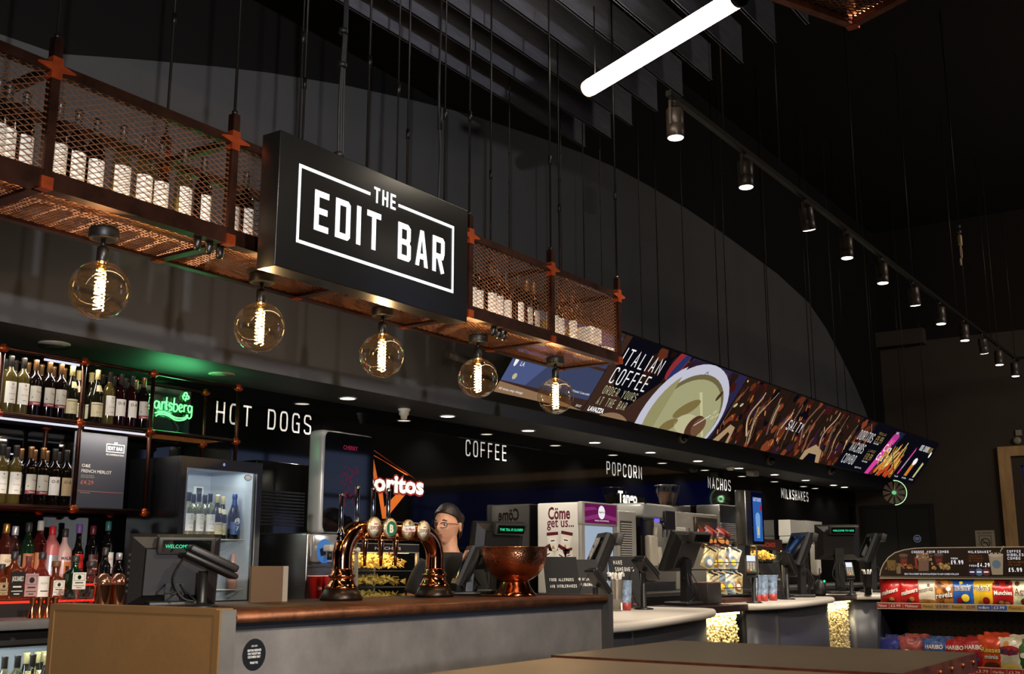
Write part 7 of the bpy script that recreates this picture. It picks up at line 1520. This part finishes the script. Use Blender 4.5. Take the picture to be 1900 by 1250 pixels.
def ring(cx, z, rx, ry, n=24, cy=0): return [V((cx+rx*cos(a), cy+ry*sin(a), z)) for a in [2*pi*q/n for q in range(n)]]
m.loft([ring(-.005, EZ-.05, .05, .048), ring(-.012, EZ-.12, .05, .05), ring(-.02, EZ-.155, .055, .06), ring(-.02, SHZ+.02, .07, .10), ring(-.015, SHZ-.01, .085, .165), ring(-.01, SHZ-.10, .105, .16), ring(0, SHZ-.25, .10, .14), ring(0, SHZ-.40, .095, .145), ring(0, .86, .11, .165), ring(0, .78, .10, .16)])
def limb(pts, rs): m.tube(smooth_pts(pts, 4), [r for r in [rs[0]+(rs[-1]-rs[0])*k/(4*(len(pts)-1)) for k in range(4*(len(pts)-1)+1)]], 14)
for s_ in (-1, 1):
    el, wr_ = V((.05, s_*.235, SHZ-.29)), V((.27, s_*.16, SHZ-.36))
    limb([(-.012, s_*.15, SHZ-.02), (.01, s_*.2, SHZ-.13), el], (.054, .042)); limb([el, (.16, s_*.2, SHZ-.33), wr_], (.041, .028))
    m.rbox(wr_+V((.055, 0, -.004)), (.09, .075, .03), .012)
    for f, (dy, L_) in enumerate(((-.030, .062), (-.010, .075), (.011, .07), (.030, .055))): b0 = wr_+V((.095, dy, 0)); m.tube(smooth_pts([b0, b0+V((L_*.45, 0, .004)), b0+V((L_*.8, 0, -.012)), b0+V((L_, 0, -.028))], 3), .0088, 8)
    b0 = wr_+V((.03, -s_*.034, 0)); m.tube(smooth_pts([b0, b0+V((.03, -s_*.022, -.006)), b0+V((.058, -s_*.028, -.016))], 3), .0105, 8)
    limb([(0, s_*.085, .84), (.01, s_*.09, .45), (-.005, s_*.095, .08)], (.082, .042)); m.rbox((.06, s_*.095, .045), (.25, .09, .085), .03)
body = m.build('body', SK, pers); rm = body.modifiers.new('fuse', 'REMESH'); rm.mode = 'VOXEL'; rm.voxel_size = .0042; rm.use_smooth_shade = True; sm_ = body.modifiers.new('smooth', 'SMOOTH'); sm_.iterations = 1; sm_.factor = .4
m = MB()
for s_ in (-1, 1):
    m.mat(M('eye_white', 'b8aca0', .3)).sphere((.086, s_*.03, EZ-.001), .0115, 14, 10); m.mat(INK).sphere((.0945, s_*.030, EZ-.001), .0058, 10, 8)
m.build('eyes', None, pers)
m = MB()
for dz, rr_ in ((-.0585, .0045), (-.069, .0055)): m.tube([(.104+.0025-.004*abs(q/4)**2, .0055*q, EZ+dz+.0006*abs(q)) for q in range(-4, 5)], [rr_*(1-.75*abs(q/4)) for q in range(-4, 5)], 8)
m.build('lips', M('lip_tone', '8c4a44', .45), pers)
m = MB().mat(HAIR)
for s_ in (-1, 1): m.tube([(.106-.006*abs(k-4)/4, s_*(.03+.02*(k-4)/4), EZ+.021+.002*(4-abs(k-4))) for k in range(9)], .0035, 6)
m.build('eyebrows', None, pers)
m = MB()
for s_ in (-1, 1):
    m.tube([V((.116-.006*abs(cos(a)), s_*.032+.025*math.copysign(abs(cos(a))**.6, cos(a)), EZ-.004+.0145*math.copysign(abs(sin(a))**.6, sin(a)))) for a in [2*pi*q/20 for q in range(20)]], .0022, 6, closed=True); m.tube([(.110, s_*.054, EZ+.006), (.06, s_*.074, EZ+.006), (0, s_*.08, EZ+.004), (-.012, s_*.079, EZ-.012)], .002, 6)
m.tube([(.115, -.008, EZ), (.118, 0, EZ+.003), (.115, .008, EZ)], .002, 6); m.build('glasses', M('glasses_black', '0a0a0a', .2), pers)
rings = []
for j in range(13):
    ph = pi/2*(1-j/12*1.75); rr_ = []
    for i in range(32):
        a = 2*pi*i/32; front = max(cos(a), 0); ca = cos(a); p_ = max(ph, .18+.40*front**.7) if ca > -.18 else max(ph, .15-min((-.18-ca)/.35, 1)*.85); c_ = cos(p_)
        wv = 1+.02*sin(9*a+2*j)*(j > 1); rr_.append(V((.008+.113*wv*c_*cos(a)*(1 if cos(a) > 0 else 1.06), .083*wv*c_*sin(a), EZ+.004+.131*wv*sin(p_))))
    rings.append(rr_)
m = MB(); m.loft(rings, True, True); m.sphere((-.115, 0, EZ+.045), .04, 16, 10); h = m.build('hair', HAIR, pers)
m = MB(); m.loft([ring(-.018, SHZ+.045, .065, .075), ring(-.018, SHZ+.022, .078, .11), ring(-.015, SHZ-.006, .096, .178), ring(-.01, SHZ-.10, .117, .172), ring(0, SHZ-.25, .112, .152), ring(0, SHZ-.40, .108, .158), ring(0, .82, .122, .178)], False, False)
for s_ in (-1, 1): m.tube(smooth_pts([(-.012, s_*.14, SHZ-.025), (.006, s_*.195, SHZ-.11), (.025, s_*.222, SHZ-.2)], 4), [.064]*4+[.062]*5, 16)
m.build('top', TEE, pers)
m = MB(); m.loft([ring(0, .92, .118, .172), ring(0, .80, .115, .172), ring(0, .76, .10, .165)], True, True)
for s_ in (-1, 1): m.tube(smooth_pts([(0, s_*.085, .82), (.01, s_*.09, .45), (-.005, s_*.095, .10)], 4), [.092-.004*k for k in range(9)], 16)
m.build('trousers', M('black_trousers', '0f0f10', .9), pers)
m = MB(); m.sphere((.0, .083, EZ-.04), .004, 8, 6); m.sphere((.0, -.083, EZ-.04), .004, 8, 6); m.build('earrings', CHROME, pers)
